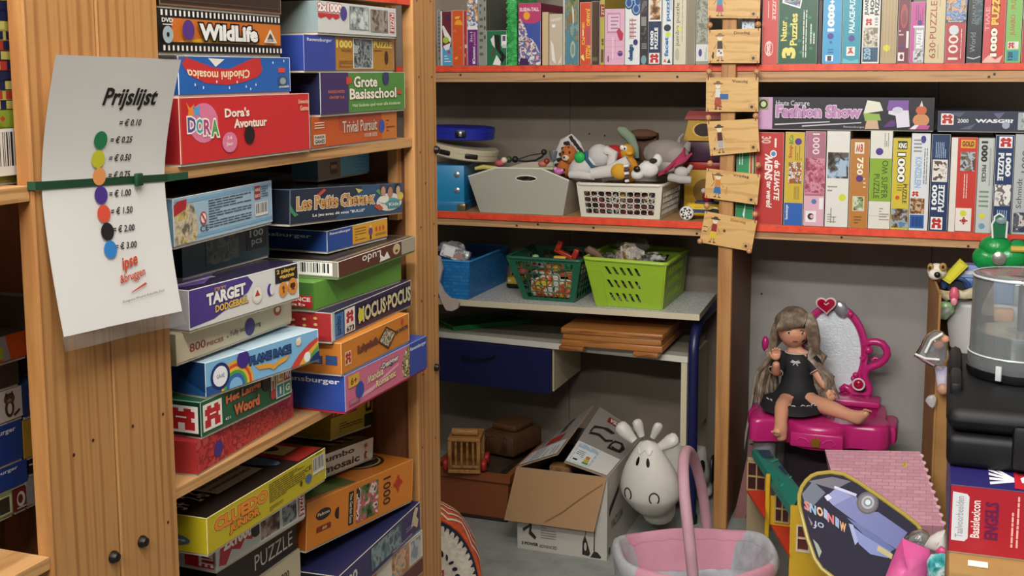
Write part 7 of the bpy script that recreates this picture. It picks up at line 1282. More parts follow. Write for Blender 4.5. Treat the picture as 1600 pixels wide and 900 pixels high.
for ang in (-.34, .24):
    m = MB(); m.add([onhead(.062+.0125*math.sin(2*math.pi*j/16), ang+.095*math.cos(2*math.pi*j/16), .0012) for j in range(16)], [tuple(range(16))], M('#0e0d0d', .3)); m.build('eye', hd)
for ang in (-.56, .40):
    m = MB(); m.tube([onhead(-.040+.018*math.cos(a_), ang+.16*math.sin(a_), .0005) for a_ in [math.radians(x) for x in range(-140, 141, 20)]], .0021, M('#2a2826', .5), 6); m.build('nostril', hd)
m = MB(); m.tube([onhead(.088+.006*math.cos(9*t), t, .0004) for t in [-.75+.075*i for i in range(20)]], .0026, cowm, 6); m.build('forelock', hd)
def lobe(name, base_, tip, r):
    m = MB(); b_, t_ = Vector(base_), Vector(tip); m.tube([b_, b_.lerp(t_, .3), b_.lerp(t_, .6), b_.lerp(t_, .85), b_.lerp(t_, .96), t_], [r*.62, r*.8, r, r*.95, r*.65, r*.15], cowm, 14, flat=.75); return m.build(name, cow, smooth=80)
def hp(x, y): return at_y(x, y, 3.32)-Vector(cow.location)
lobe('ear', hp(991, 689), hp(966, 662), .022); lobe('ear', hp(1029, 700), hp(1059, 683), .022)
lobe('horn', hp(1003, 682), hp(994, 655), .016); lobe('horn', hp(1020, 684), hp(1031, 661), .015)
bd = skin('body', {'rump': ((.026, .19, .150), .088), 'mid': ((.018, .12, .145), .086), 'chest': ((-.002, .06, .10), .056), 'neck': ((-.030, -.06, .115), .046), 'breast': ((HC.x+.010, HC.y+.085, .085), .058), 'nape': ((HC.x+.008, HC.y+.04, HC.z+.01), .055), 'fl': ((-.045, .04, .03), .030), 'flf': ((-.047, .03, .014), .028), 'bl': ((-.025, .20, .035), .032), 'blf': ((-.03, .20, .014), .030), 'br': ((.075, .18, .035), .032), 'brf': ((.078, .175, .014), .030)},
  [('rump', 'mid'), ('mid', 'chest'), ('chest', 'neck'), ('neck', 'breast'), ('breast', 'nape'), ('chest', 'fl'), ('fl', 'flf'), ('rump', 'bl'), ('bl', 'blf'), ('rump', 'br'), ('br', 'brf')], cowm, cow)
for c_, s_ in (((.106, .165, .12), (.010, .03, .05)), ((.078, .085, .155), (.018, .02, .035))):
    m = MB(); m.ell(c_, s_, M('#17171a', .4), 14); m.build('patch', cow)
# doll carrier
pinkm = mottle('pink_cotton', ['#c98a9c', '#d59aab'], 10, .85, bump=.25, bdist=.006); satin = mottle('grey_satin', ['#8f9299', '#b9bcc2', '#a3a6ac'], 9, .28, bump=.5, bdist=.01)
dc = thing('doll_carrier', 'pink and grey satin doll carrier with an arched padded handle on the floor', 'doll carrier', (-.585, 2.955, 0), math.radians(25))
A_, B_ = .212, .165
def ringp(a, k=1., z=0.): e = 2.6; c_, s_ = math.cos(a), math.sin(a); r_ = (abs(c_)**e+abs(s_)**e)**(-1/e); return Vector((A_*k*c_*r_, B_*k*s_*r_, z))
def wob(a): return .010*math.cos(2*a)+.004*math.sin(5*a)
nA = 64
def band_mesh(rows, mat, name, mat2=None, lim=.80):
    """rings lofted into a band; the two ends take a second cloth"""
    m = MB(); vs = [fn(2*math.pi*i/nA) for fn in rows for i in range(nA)]; f1, f2 = [], []
    for j in range(len(rows)-1):
        for i in range(nA):
            q_ = (j*nA+i, j*nA+(i+1) % nA, (j+1)*nA+(i+1) % nA, (j+1)*nA+i); (f2 if mat2 and abs(math.cos(2*math.pi*(i+.5)/nA)) > lim else f1).append(q_)
    m.add(vs, f1, mat)
    if f2: m.f += f2; m.m += [m.mi(mat2)]*len(f2)
    return m.build(name, dc, smooth=80)
rr = random.Random(6); wr = [rr.uniform(-.005, .005) for _ in range(nA)]; wi = lambda a: wr[int(a/(2*math.pi)*nA+.5) % nA]
band_mesh([lambda a: ringp(a, .74, .001), lambda a: ringp(a, .88, .03), lambda a: ringp(a, .98, .10+wob(a)), lambda a: ringp(a, 1.0, .145+wob(a))], satin, 'outer_shell')
band_mesh([lambda a: ringp(a, 1.0, .1455+wob(a)), lambda a: ringp(a, 1.02, .162+wob(a)), lambda a: ringp(a, 1.0, .180+wob(a)), lambda a: ringp(a, .96, .186+wob(a)), lambda a: ringp(a, .91, .178+wob(a)), lambda a: ringp(a, .88, .160+wob(a)+wi(a))], pinkm, 'padded_rim', satin, .78)
band_mesh([lambda a: ringp(a, .88, .1595+wob(a)+wi(a)), lambda a: ringp(a, .83, .135+wob(a)+wi(a)), lambda a: ringp(a, .77, .115+.5*wi(a)-.045*abs(math.sin(a)))], pinkm, 'inner_wall', satin, .72)
band_mesh([lambda a: ringp(a, .77, .1145+.5*wi(a)-.045*abs(math.sin(a))), lambda a: ringp(a, .70, .085+wi(a)-.03*abs(math.sin(a))), lambda a: ringp(a, .55, .058+.6*wi(a))], satin, 'satin_band')
m = MB(); m.grid(lambda u, v: ringp(2*math.pi*u, .56*v, .0575-.004*v+.003*math.sin(9*u)), nA, 5, pinkm); m.build('mattress', dc, smooth=80)
hmat = mottle('mauve_foam', ['#b58a96', '#c49aa6'], 14, .7)
hz = .455; pts_ = []
for i in range(25):
    a_ = math.pi*i/24; c_ = math.cos(a_); s_ = math.sin(a_)
    pts_.append((.020-.050*s_-.060*c_, -.172*c_, .10+(hz-.11)*s_**.62))
m = MB(); m.tube(pts_, .0145, hmat, 14); m.build('handle', dc)
# red plank and stick behind the shelf post
a_, b_ = at_y(1179, 696, 3.80), at_y(1158, 815, 3.70)
m = MB(); m.hexa([(b_.x-.022, 3.69, 0), (b_.x+.014, 3.69, 0), (b_.x+.014, 3.71, 0), (b_.x-.022, 3.71, 0), (a_.x-.016, 3.80, a_.z), (a_.x+.018, 3.80, a_.z), (a_.x+.018, 3.82, a_.z), (a_.x-.016, 3.82, a_.z)], M('#6a1512', .5)); o = m.build('red_plank', smooth=0); tag(o, 'dark red plank leaning behind the shelf post', 'plank')
# ------------------------------------------------------------------ vanity table with mirror
ZV = .385; fu = M('#bb2770', .25); fud = M('#9a1a5a', .3); hot = M('#c43a7f', .3)
VX, VY = -.335, 3.70
va = thing('toy_vanity_table', 'glossy magenta toy vanity table with a round mirror, a doll sitting on it', 'toy vanity', (VX, VY, 0))
def vl(p, Y): return at_y(*p, Y)-Vector((VX, VY, 0))
out = [(-.205, -.165), (-.185, -.185), (-.130, -.160), (-.085, -.155), (-.060, -.195), (-.02, -.208), (.03, -.205), (.065, -.190), (.085, -.155), (.13, -.150), (.175, -.150), (.202, -.125), (.205, -.08), (.185, -.04), (.19, .06), (.17, .14), (-.17, .14), (-.20, .04), (-.195, -.04), (-.215, -.09)]
def smooth_loop(p, n=2):
    for _ in range(n):
        q = []
        for i in range(len(p)):
            a, b_ = p[i], p[(i+1) % len(p)]; q += [(.75*a[0]+.25*b_[0], .75*a[1]+.25*b_[1]), (.25*a[0]+.75*b_[0], .25*a[1]+.75*b_[1])]
        p = q
    return p
lo = smooth_loop(out); n = len(lo)
m = MB(); rows = [(1.0, ZV-.070), (1.01, ZV-.058), (1.0, ZV-.014), (.985, ZV-.004), (.95, ZV)]
vs = [(x*k, y*k, z) for k, z in rows for x, y in lo]
m.add(vs, [(j*n+i, j*n+(i+1) % n, (j+1)*n+(i+1) % n, (j+1)*n+i) for j in range(len(rows)-1) for i in range(n)]+[tuple(range((len(rows)-1)*n, len(rows)*n)), tuple(range(n))[::-1]], fu); m.build('table_top', va, smooth=50)
m = MB(); m.rbox((-.075, -.2195, ZV-.062), (.078, -.19, ZV-.018), .006, fu)
for a, b_ in (((-.06, -.221, ZV-.04), (-.03, -.221, ZV-.05)), ): pass
for sx in (-1, 1):
    m.tube([(sx*.018, -.2205, ZV-.045), (sx*.03, -.221, ZV-.035), (sx*.045, -.2205, ZV-.032), (sx*.058, -.2205, ZV-.042), (sx*.05, -.2205, ZV-.05)], .0022, hot, 6)
dr = m.build('drawer', va); m = MB(); gold = M('#b58a2e', .3, .7)
m.prism([(-.014, 0), (-.010, -.020), (.010, -.020), (.014, 0), (.009, .008), (.004, .002), (0, .012), (-.004, .002), (-.009, .008)], 0, .006, gold, RT((.0, -.2195, ZV-.036), rx=math.pi/2)); m.build('crown_knob', dr)
m = MB(); m.rbox((-.165, .045, ZV+.0005), (.165, .13, ZV+.022), .008, fu); m.build('back_ledge', va)
m = MB(); m.rbox((.178, -.09, ZV-.07), (.222, .05, ZV-.012), .015, fu); m.rbox((-.228, -.05, ZV-.07), (-.185, .06, ZV-.012), .015, fu); m.build('side_bracket', va)
grl = M('#8f8c92', .5)
for x in (-.165, .165):
    m = MB(); m.lathe([(.020, 0), (.024, .02), (.030, .2), (.038, ZV-.075), (.038, ZV-.0715)], grl, 18, RT((x, -.10, 0))); m.build('leg', va)
    m = MB(); m.lathe([(.020, 0), (.024, .02), (.030, .2), (.038, ZV-.075), (.038, ZV-.0715)], grl, 18, RT((x*.95, .09, 0))); m.build('leg', va)
m = MB(); m.box((-.15, .085, .05), (.15, .095, ZV-.0715), M('#3a2a33', .6)); m.build('back_panel', va, smooth=0)
mc = vl((1301, 545), 3.86); rx_, rz_ = .100, .148
m = MB(); m.tube([mc+Vector((rx_*math.cos(a), 0, rz_*math.sin(a)-.01)) for a in [2*math.pi*i/48 for i in range(48)]], .0125, fu, 10, closed=True); m.tube([mc+Vector(((rx_+.006)*math.cos(a), -.010, (rz_+.006)*math.sin(a)-.01)) for a in [2*math.pi*i/48 for i in range(48)]], .004, hot, 8, closed=True); mf = m.build('mirror_frame', va)
mirr, nt, b, tc = nodes('crinkled_mirror_foil', .16); b.inputs['Metallic'].default_value = .25; b.inputs['Roughness'].default_value = .4; b.inputs['Base Color'].default_value = (.74, .81, .85, 1)
n1 = N(nt, 'TexNoise', Scale=90., Detail=3., Distortion=1.5); nt.links.new(tc.outputs['Object'], n1.inputs['Vector']); bp = N(nt, 'Bump', Strength=.5, Distance=.003); nt.links.new(n1.outputs['Fac'], bp.inputs['Height']); nt.links.new(bp.outputs[0], b.inputs['Normal'])
m = MB(); m.add([mc+Vector((rx_*math.cos(a), .002, rz_*math.sin(a)-.01)) for a in [2*math.pi*i/40 for i in range(40)]], [tuple(range(40))], mirr); m.build('mirror_glass', va, smooth=0)
m = MB(); ang = [math.radians(x) for x in range(-80, 81, 8)]
sil = vl((1314, 483), 3.85); m.ell(sil, (.022, .010, .030), M('#a9adb3', .25, .6), 12, R=Matrix.Rotation(math.radians(-35), 3, 'Y')); m.build('silver_leaf', va)
def scroll(px_, r, mat, name='scroll', parent=None):
    m = MB(); m.tube([vl(p, 3.85) for p in px_], r, mat, 12); return m.build(name, va)
scroll([(1357, 548), (1354, 544), (1351, 540), (1354, 536), (1361, 534), (1370, 534), (1379, 537), (1385, 545), (1386.5, 554), (1382, 562), (1374, 568.5), (1364, 572), (1356, 575.5), (1351, 582), (1351, 590), (1355, 599), (1359, 608), (1357, 615), (1350, 619), (1341, 618.5), (1332, 614), (1326, 607), (1319, 604), (1315, 607), (1317, 611)], [.009]*3+[.012]*19+[.011, .009, .008], fu)
scroll([(1345, 562), (1349, 560), (1351, 556), (1349, 552)], .009, fu); scroll([(1362, 563), (1367, 559), (1371, 560), (1370, 563)], [.006, .006, .006, .004], fu)
for p, r in (((1329, 491), .011), ((1357, 547), .014), ((1337, 586), .010), ((1333, 591), .008)):
    m = MB(); m.ell(vl(p, 3.85), r, fu, 14); m.build('curl_ball', va)
jw = vl((1341.5, 600.5), 3.83); m = MB(); m.ell(jw, (.015, .009, .015), M('#a3123a', .15), 16); j = m.build('gem', va); m = MB(); m.tube([jw+Vector((.018*math.cos(a), -.002, .018*math.sin(a))) for a in [2*math.pi*i/24 for i in range(24)]], .0028, M('#e2c9d2', .4), 8, closed=True); m.build('gem_ring', j)
def heart(t): return (16*math.sin(t)**3/17, (13*math.cos(t)-5*math.cos(2*t)-2*math.cos(3*t)-math.cos(4*t))/17)
hc = vl((1291, 476), 3.83); pts_ = [heart(2*math.pi*i/36) for i in range(36)]
m = MB(); m.prism([(x*.029, y*.027) for x, y in pts_], -.006, .008, M('#a01030', .15), RT(hc, rx=math.pi/2, ry=math.radians(-4))); h_ = m.build('heart', va, smooth=30)
m = MB(); m.tube([RT(hc, rx=math.pi/2, ry=math.radians(-4)) @ Vector((x*.0315, y*.0295, .002)) for x, y in pts_], .0034, M('#e2c2cc', .4), 8, closed=True); m.build('heart_border', h_)
m = MB(); m.tube([hc+Vector((-.006, -.010, .006)), hc+Vector((0, -.0105, .001)), hc+Vector((.009, -.010, .008))], .0018, M('#e8d9de', .2), 6); m.build('heart_mark', h_)
m = MB(); m.ell(vl((1196, 537), 3.84), (.012, .012, .026), fu, 12); m.build('left_curl', va)
# ------------------------------------------------------------------ the doll
YDL = 3.685
dl = thing('doll', 'long haired doll in a black flower hemmed dress, sitting on the vanity table', 'doll', at_y(1245, 632, YDL))
DO = Vector(dl.location); DO.z = ZV+.004; dl.location = DO
def q(x, y, dy=0.): return at_y(x, y, YDL+dy)-DO
skinm = M('#d69a7c', .42); dress = M('#17171c', .75)
hd_ = q(1240, 514, -.008)
body = skin('body', {'pelvis': ((q(1245, 618).x, .0, .038), .040), 'waist': (tuple(q(1246, 590)), .034), 'chest': (tuple(q(1246, 563)), .038), 'neck': (tuple(q(1243, 545)), .019), 'head': (tuple(hd_+Vector((0, .006, .0))), .030),
   'shl': (tuple(q(1223, 558)), .020), 'ell': (tuple(q(1212, 584, -.045)), .017), 'wrl': (tuple(q(1213, 566, -.085)), .011), 'shr': (tuple(q(1266, 558)), .020), 'elr': (tuple(q(1279, 588, -.02)), .016), 'wrr': (tuple(q(1292, 608, -.03)), .011),
   'hipl': (tuple(q(1230, 627, -.04)), .030), 'kneel': (tuple(q(1222, 636, -.125)), .026), 'anl': (tuple(q(1219, 672, -.215)), .017), 'heell': (tuple(q(1222, 690, -.222)), .015), 'toel': (tuple(q(1212, 677, -.247)), .013),
   'hipr': (tuple(q(1262, 627, -.035)), .030), 'kneer': (tuple(q(1297, 637, -.105)), .025), 'anr': (tuple(q(1342, 655, -.155)), .016), 'heelr': (tuple(q(1348, 662, -.160)), .014), 'toer': (tuple(q(1356, 643, -.175)), .012)},
  [('pelvis', 'waist'), ('waist', 'chest'), ('chest', 'neck'), ('neck', 'head'), ('chest', 'shl'), ('shl', 'ell'), ('ell', 'wrl'), ('chest', 'shr'), ('shr', 'elr'), ('elr', 'wrr'), ('pelvis', 'hipl'), ('hipl', 'kneel'), ('kneel', 'anl'), ('anl', 'heell'), ('anl', 'toel'), ('pelvis', 'hipr'), ('hipr', 'kneer'), ('kneer', 'anr'), ('anr', 'heelr'), ('anr', 'toer')], skinm, dl)
# head with face
HR = Matrix.Rotation(math.radians(14), 4, 'Z') @ Matrix.Rotation(math.radians(6), 4, 'X')
HM = Matrix.Translation(hd_) @ HR
m = MB(); nn = 26; hh_ = 18; vs = []
def headp(th, ph):
    """th from chin (0) to crown (pi); ph around, 0 = face"""
    z = -math.cos(th); r = math.sin(th); x = r*math.sin(ph); y = -r*math.cos(ph)
    X, Y, Z = x*.052, y*.052, z*.060
    if z < 0: X *= 1-.22*(-z)**1.5; Y *= 1-.10*(-z)
    f = max(0, math.cos(ph))
    Y -= .005*f**8*math.exp(-((z+.05)/.12)**2)*1.6                        # nose
    Y -= .0035*f**2*math.exp(-((z+.42)/.16)**2)                           # mouth and chin
    for s in (-1, 1): Y -= .003*math.exp(-((ph-s*.55)/.25)**2-((z+.2)/.2)**2)*(1 if f > 0 else 0); Y += .0028*math.exp(-((ph-s*.36)/.15)**2-((z-.12)/.12)**2)
    return Vector((X, Y, Z))
vs = [HM @ headp(math.pi*i/hh_, 2*math.pi*j/nn) for i in range(hh_+1) for j in range(nn)]
m.add(vs, [(i*nn+j, i*nn+(j+1) % nn, (i+1)*nn+(j+1) % nn, (i+1)*nn+j) for i in range(hh_) for j in range(nn)], skinm); hdo = m.build('face', dl, smooth=80)
def face_patch(ph, z, w, h, mat, off=.0005, name=None, n=14):
    th = math.acos(max(-1, min(1, -z))); return [HM @ (headp(math.acos(max(-1, min(1, -(z+h*math.sin(2*math.pi*i/n))))), ph+w*math.cos(2*math.pi*i/n))+Vector((0, -off, 0))) for i in range(n)]
for s in (-1, 1):
    m = MB()
    for w_, h_, c, o_ in ((.15, .085, '#e6ded6', .0006), (.095, .085, '#4a2f26', .0010), (.05, .05, '#0c0a0a', .0014)):
        v = face_patch(s*.40, .07, w_, h_, None, o_); m.add(v, [tuple(range(len(v)))], M(c, .2))
    v = [HM @ (headp(math.acos(-(.150+.030*(1-(t/.16)**2)-s*t*.22)), s*.40+t)+Vector((0, -.0016, 0))) for t in [-.15+.03*i for i in range(11)]]
    m.tube(v, .0012, M('#2a1c17', .5), 5); m.build('eye', hdo)
    m = MB(); v = [HM @ (headp(math.acos(-(.335+.045*(1-(t/.16)**2)-s*t*.25)), s*.42+t)+Vector((0, -.0002, 0))) for t in [-.16+.04*i for i in range(9)]]; m.tube(v, .0007, M('#7a4f38', .6), 5); m.build('eyebrow', hdo)
    m = MB(); e = HM @ Vector((s*.0525, .004, -.004)); m.ell(e, (.005, .008, .012), skinm, 10); m.build('ear', hdo)
m = MB(); v = face_patch(0, -.40, .20, .045, None, .0008); m.add(v, [tuple(range(len(v)))], M('#9a4a40', .4)); v = [HM @ (headp(math.acos(.40), t)+Vector((0, -.0013, 0))) for t in [-.18+.04*i for i in range(10)]]; m.tube(v, .0008, M('#6a2a26', .5), 5); m.build('mouth', hdo)
m = MB(); v = face_patch(.62, -.42, .14, .10, None, .0008); m.add(v, [tuple(range(len(v)))], M('#3a2a4f', .6)); m.build('ink_smudge', hdo)
# hair: scalp cap plus many strands
hairm = mottle('doll_hair', ['#5a4a3e', '#7d6c5c', '#a39484'], 40, .42, bump=.4)
m = MB(); cap = []
NC = 26
for i in range(11):
    th = math.pi*(1-.50*i/10)
    for j in range(NC):
        ph = 2*math.pi*j/NC; k = 1.16+.05*math.sin(3*ph+i); low = .0
        fr = max(0, math.cos(ph))
        t2 = math.pi-(math.pi-th)*(1-.24*fr**2)
        p = headp(t2, ph); p = Vector((p.x*k, p.y*k*1.06+.003, p.z*1.12+.004)); cap.append(HM @ p)
m.add(cap, [(i*NC+j, (i+1)*NC+j, (i+1)*NC+(j+1) % NC, i*NC+(j+1) % NC) for i in range(10) for j in range(NC)], hairm)
rn = random.Random(11)
def strand(root, pts, r, mat=hairm):
    m.tube([HM @ Vector(root)]+pts, [r*.8]+[r]*(len(pts)-1)+[r*.3], mat, 6, flat=.6)
for i in range(17):     # fringe swept to one side
    t = i/16; x = -.040+.058*t; x *= 1.27; strand((x+.010, -.036, .062), [HM @ Vector((x+.003, -.059, .046)), HM @ Vector((x-.005, -.0625, .030)), HM @ Vector((x-.010, -.0595, .012+.014*t))], .0062)
for i in range(9):
    t = i/8; x = .018+.024*t; x *= 1.25; strand((x-.005, -.034, .062), [HM @ Vector((x+.005, -.055, .043)), HM @ Vector((x+.013, -.050, .014)), HM @ Vector((x+.020, -.038, -.020)), HM @ Vector((x+.024, -.026, -.070))], .0064)
def fall(side, n, xs, zend, sp):
    for i in range(n):
        t = (i+.5)/n; ph = side*(1.2+1.7*t); p0 = headp(math.pi*.56, ph)*1.13
        j = lambda s: rn.uniform(-s, s)
        strand(p0, [HM @ Vector((p0.x*1.10+j(.005), p0.y*1.05+j(.005), -.036)), hd_+Vector((side*(.054+xs*.5*t)+j(.008), -.012+.04*t+j(.008), -.085)), hd_+Vector((side*(.056+xs*.8*(1-t))+j(.014), -.030+.06*t+j(.01), -.135)), hd_+Vector((side*(.054+xs*(1-t))+j(.016), -.02+.05*t+j(.012), zend+j(sp)))], rn.uniform(.006, .010))
fall(1, 90, .075, -.215, .03); fall(-1, 60, .050, -.215, .03)
m.build('hair', dl, smooth=60)
# dress, collar, bow, sleeve, flowered hem
m = MB(); rows = []
def ringd(c, rx_, ry_, n=28): return [c+Vector((rx_*math.cos(2*math.pi*i/n), ry_*math.sin(2*math.pi*i/n), 0)) for i in range(n)]
prof = [(q(1244, 549), .028, .026), (q(1245, 556), .044, .034), (q(1246, 566), .047, .042), (q(1246, 582), .045, .042), (q(1246, 600, -.004), .052, .047), (q(1245, 614, -.012), .066, .058), (q(1245, 622, -.030), .082, .080), (Vector((q(1243, 630).x, -.045, .036)), .092, .098), (Vector((q(1242, 633).x, -.056, .012)), .097, .108)]
vs = []
for k, (c, a, b_) in enumerate(prof): vs += [p+Vector((.003*math.sin(i*1.7)*(k > 4), .003*math.cos(i*2.1)*(k > 4), 0)) for i, p in enumerate(ringd(c, a, b_))]
m.add(vs, [(k*28+(i+1) % 28, k*28+i, (k+1)*28+i, (k+1)*28+(i+1) % 28) for k in range(len(prof)-1) for i in range(28)], dress); drs = m.build('dress', dl, smooth=70)
m = MB(); wfl = M('#c9c6c4', .7)
for i in range(26):
    a = math.radians(-160+140*i/25); k = .45+.5*rn.random(); lo_, hi_ = prof[8], prof[6]; c = lo_[0].lerp(hi_[0], k); ax, ay = lo_[1]+(hi_[1]-lo_[1])*k+.006, lo_[2]+(hi_[2]-lo_[2])*k+.006; p = c+Vector((ax*math.cos(a), ay*math.sin(a), 0)); rr_ = rn.uniform(.005, .010)
    tn = Vector((-math.sin(a), math.cos(a), 0)); up = Vector((.25*math.cos(a)*-1, .25*math.sin(a)*-1, 1)).normalized()
    m.tube([p+tn*rr_*math.cos(t)+up*rr_*math.sin(t) for t in [2*math.pi*j/10 for j in range(10)]], .0016, wfl, 5, closed=True)
m.build('flower_print', drs)
m = MB(); m.tube([p for p in ringd(q(1244, 550, -.002), .0325, .030)], .0026, M('#c9b4a8', .7), 6, closed=True); m.build('neckline', drs)
m = MB(); bw = q(1243, 566, -.043)
for s in (-1, 1): m.tube([bw, bw+Vector((s*.010, -.002, .005)), bw+Vector((s*.014, 0, .0)), bw+Vector((s*.005, -.001, -.002))], .0022, M('#dcd9d6', .6), 6); m.tube([bw, bw+Vector((s*.007, 0, -.010))], .0015, M('#dcd9d6', .6), 6)
m.build('bow', drs)
for sd, el_ in (('l', (q(1223, 557), q(1212, 580, -.040))), ('r', (q(1266, 557), q(1277, 580, -.018)))):
    a, b_ = el_; m = MB(); m.tube([a+(a-b_)*.15, a.lerp(b_, .3), a.lerp(b_, .8), b_], [.021, .025, .024, .023], dress, 14); sl = m.build('sleeve', drs)
    m = MB(); ax = (b_-a).normalized(); o1 = ax.orthogonal().normalized(); o2 = ax.cross(o1); m.tube([b_+(o1*math.cos(t)+o2*math.sin(t))*.0235 for t in [2*math.pi*i/18 for i in range(18)]], .0018, M('#c9b4a8', .7), 6, closed=True); m.build('cuff_trim', sl)
# hands: palm, four fingers, thumb, as one surface each
def hand(w, d, up, thumb, s=1.):
    w, d, up = Vector(w), Vector(d).normalized(), Vector(up).normalized(); side = d.cross(up).normalized(); J = {'w': (tuple(w), .0085*s), 'p': (tuple(w+d*.012*s), .0105*s)}; E = [('w', 'p')]
    for i in range(4):
        o_ = side*(-.0085+.0057*i)*s; L = (.016, .019, .018, .014)[i]*s; b_ = w+d*.019*s+o_
        J['k%d' % i] = (tuple(b_), .0045*s); J['m%d' % i] = (tuple(b_+d*L*.55-up*.001*s), .0036*s); J['t%d' % i] = (tuple(b_+d*L-up*.005*s), .0030*s); E += [('p', 'k%d' % i), ('k%d' % i, 'm%d' % i), ('m%d' % i, 't%d' % i)]
    b_ = w+d*.009*s+side*thumb*.010*s; J['b'] = (tuple(b_), .0045*s); J['c'] = (tuple(b_+d*.008*s+side*thumb*.006*s-up*.002*s), .0038*s); J['e'] = (tuple(b_+d*.015*s+side*thumb*.007*s-up*.005*s), .0032*s); E += [('p', 'b'), ('b', 'c'), ('c', 'e')]
    return skin('hand', J, E, skinm, dl, sub=2)
hand(q(1213, 563, -.087), (.0, -.15, 1), (0, 1, .1), 1, 1.15)
hand(q(1292, 609, -.031), (.55, -.25, -.75), (.3, -.9, .2), -1, 1.0)
for ky, toe in (('anl', q(1212, 677, -.247)), ('anr', q(1356, 643, -.175))):
    m = MB()
    for i in range(5): m.ell(toe+Vector((-.010+.0048*i, -.004, .006-.0012*abs(i-1))), .0036-.0003*i, skinm, 8)
    m.build('toes', dl)
# white stick leaning in the corner beside the vanity
p0, p1 = at_y(1181.5, 586, 3.965), at_y(1170, 653, 3.945); e = p1+(p1-p0)*((p1.z-.004)/(p0.z-p1.z))
m = MB(); m.tube([(e.x, e.y, .005), tuple(p0)], .0042, M('#b9b2a4', .4), 10); o = m.build('white_stick'); tag(o, 'thin off-white stick leaning in the corner left of the vanity table', 'stick')
# ------------------------------------------------------------------ fold-out toy house
HX, HY = -.36, 3.10
yw, rdp, tl_, tan = M('#c9a01f', .4), M('#c4321a', .4), M('#1d6f62', .4), M('#a8925f', .5)
th = thing('doll_house', 'open doll house with yellow walls, red floors and teal sloping roof', 'doll house', (HX, HY, 0))
def hl(x, y, Y): return at_y(x, y, Y)-Vector((HX, HY, 0))
def hbox(nm, lo, hi, mat): m = MB(); m.rbox(lo, hi, .002, mat, seg=1); return m.build(nm, th)
xa, xb = hl(1235, 800, 2.98).x, hl(1300, 800, 2.98).x; zt_ = hl(1235, 790, 2.98).z; yf = 2.98-HY
# front wall with a window opening
w0, w1 = hl(1244, 860, 2.98), hl(1266, 822, 2.98)
m = MB()
for lo_, hi_ in (((xa, yf, 0), (w0.x, yf+.008, zt_)), ((w1.x, yf, 0), (xb, yf+.008, zt_)), ((w0.x, yf, 0), (w1.x, yf+.008, w0.z)), ((w0.x, yf, w1.z), (w1.x, yf+.008, zt_))): m.box(lo_, hi_, yw)
m.build('front_wall', th, smooth=0)
m = MB(); wm_ = M('#d2bfa2', .5); cxw, t_ = (w0.x+w1.x)/2, .0035
for lo_, hi_ in (((w0.x-.001, yf-.003, w0.z-.002), (w0.x+t_, yf+.004, w1.z)), ((w1.x-t_, yf-.003, w0.z-.002), (w1.x+.001, yf+.004, w1.z)), ((w0.x+t_, yf-.003, w0.z-.002), (w1.x-t_, yf+.004, w0.z+t_)), ((w0.x+t_, yf-.003, w1.z-t_), (w1.x-t_, yf+.004, w1.z)), ((w0.x+t_, yf-.003, (w0.z+w1.z)/2-t_/2), (w1.x-t_, yf+.004, (w0.z+w1.z)/2+t_/2))): m.box(lo_, hi_, wm_)
m.box((w0.x+.001, yf+.005, w0.z), (w1.x-.001, yf+.0075, w1.z), M('#5a1a1a', .3)); m.build('window', th, smooth=0)
z2 = .20; 
def tri(nm, pts, z, mat):
    P = [at_z(*p, z)-Vector((HX, HY, 0)) for p in pts]; m = MB(); m.prism([(p.x, p.y) for p in P], z-.006, z, mat); return m.build(nm, th, smooth=0)
tri('floor', [(1203.5, 818), (1233.5, 868), (1233.5, 818)], z2, rdp); hbox('lower_floor', (xa-.03, yf+.009, .06), (xb-.005, yf+.16, .068), M('#8f1f16', .4))
# cross wall with window module, column, upper floor
yc = 3.15-HY; c0, c1 = hl(1200, 800, 3.15).x, hl(1243, 800, 3.15).x; zc = hl(1210, 742, 3.15).z
hbox('cross_wall', (c0-.002, yc, z2+.0005), (c1+.03, yc+.006, zc-.06), yw)
hbox('column', (hl(1195, 800, 3.13).x, 3.13-HY, .0), (hl(1202, 800, 3.13).x, 3.145-HY, hl(1198, 742, 3.13).z), yw)
def module(p0, p1, Y):
    a, b_ = hl(*p0, Y), hl(*p1, Y); y = Y-HY; m = MB(); t = .004
    for k in range(3): z = a.z+(b_.z-a.z)*k/2; m.box((a.x, y-.006, z-t/2), (b_.x, y-.0005, z+t/2), tan)
    for k in range(3): x = a.x+(b_.x-a.x)*k/2; m.box((x-t/2, y-.0055, a.z), (x+t/2, y-.001, b_.z), tan)
    m.box((a.x, y-.0009, a.z), (b_.x, y-.0003, b_.z), M('#3a1518', .4)); return m.build('window_module', th, smooth=0)
module((1211, 814), (1234, 775), 3.148); 
yr = 3.30-HY; tri('upper_floor', [(1167, 766), (1195.5, 809), (1195.5, 766)], .256, rdp)
hbox('rear_wall', (hl(1166, 800, 3.30).x, yr+.001, .0), (hl(1199, 800, 3.3).x, yr+.006, hl(1180, 716, 3.30).z), M('#9a8a6a', .5)); module((1168, 764), (1197, 724), 3.299)

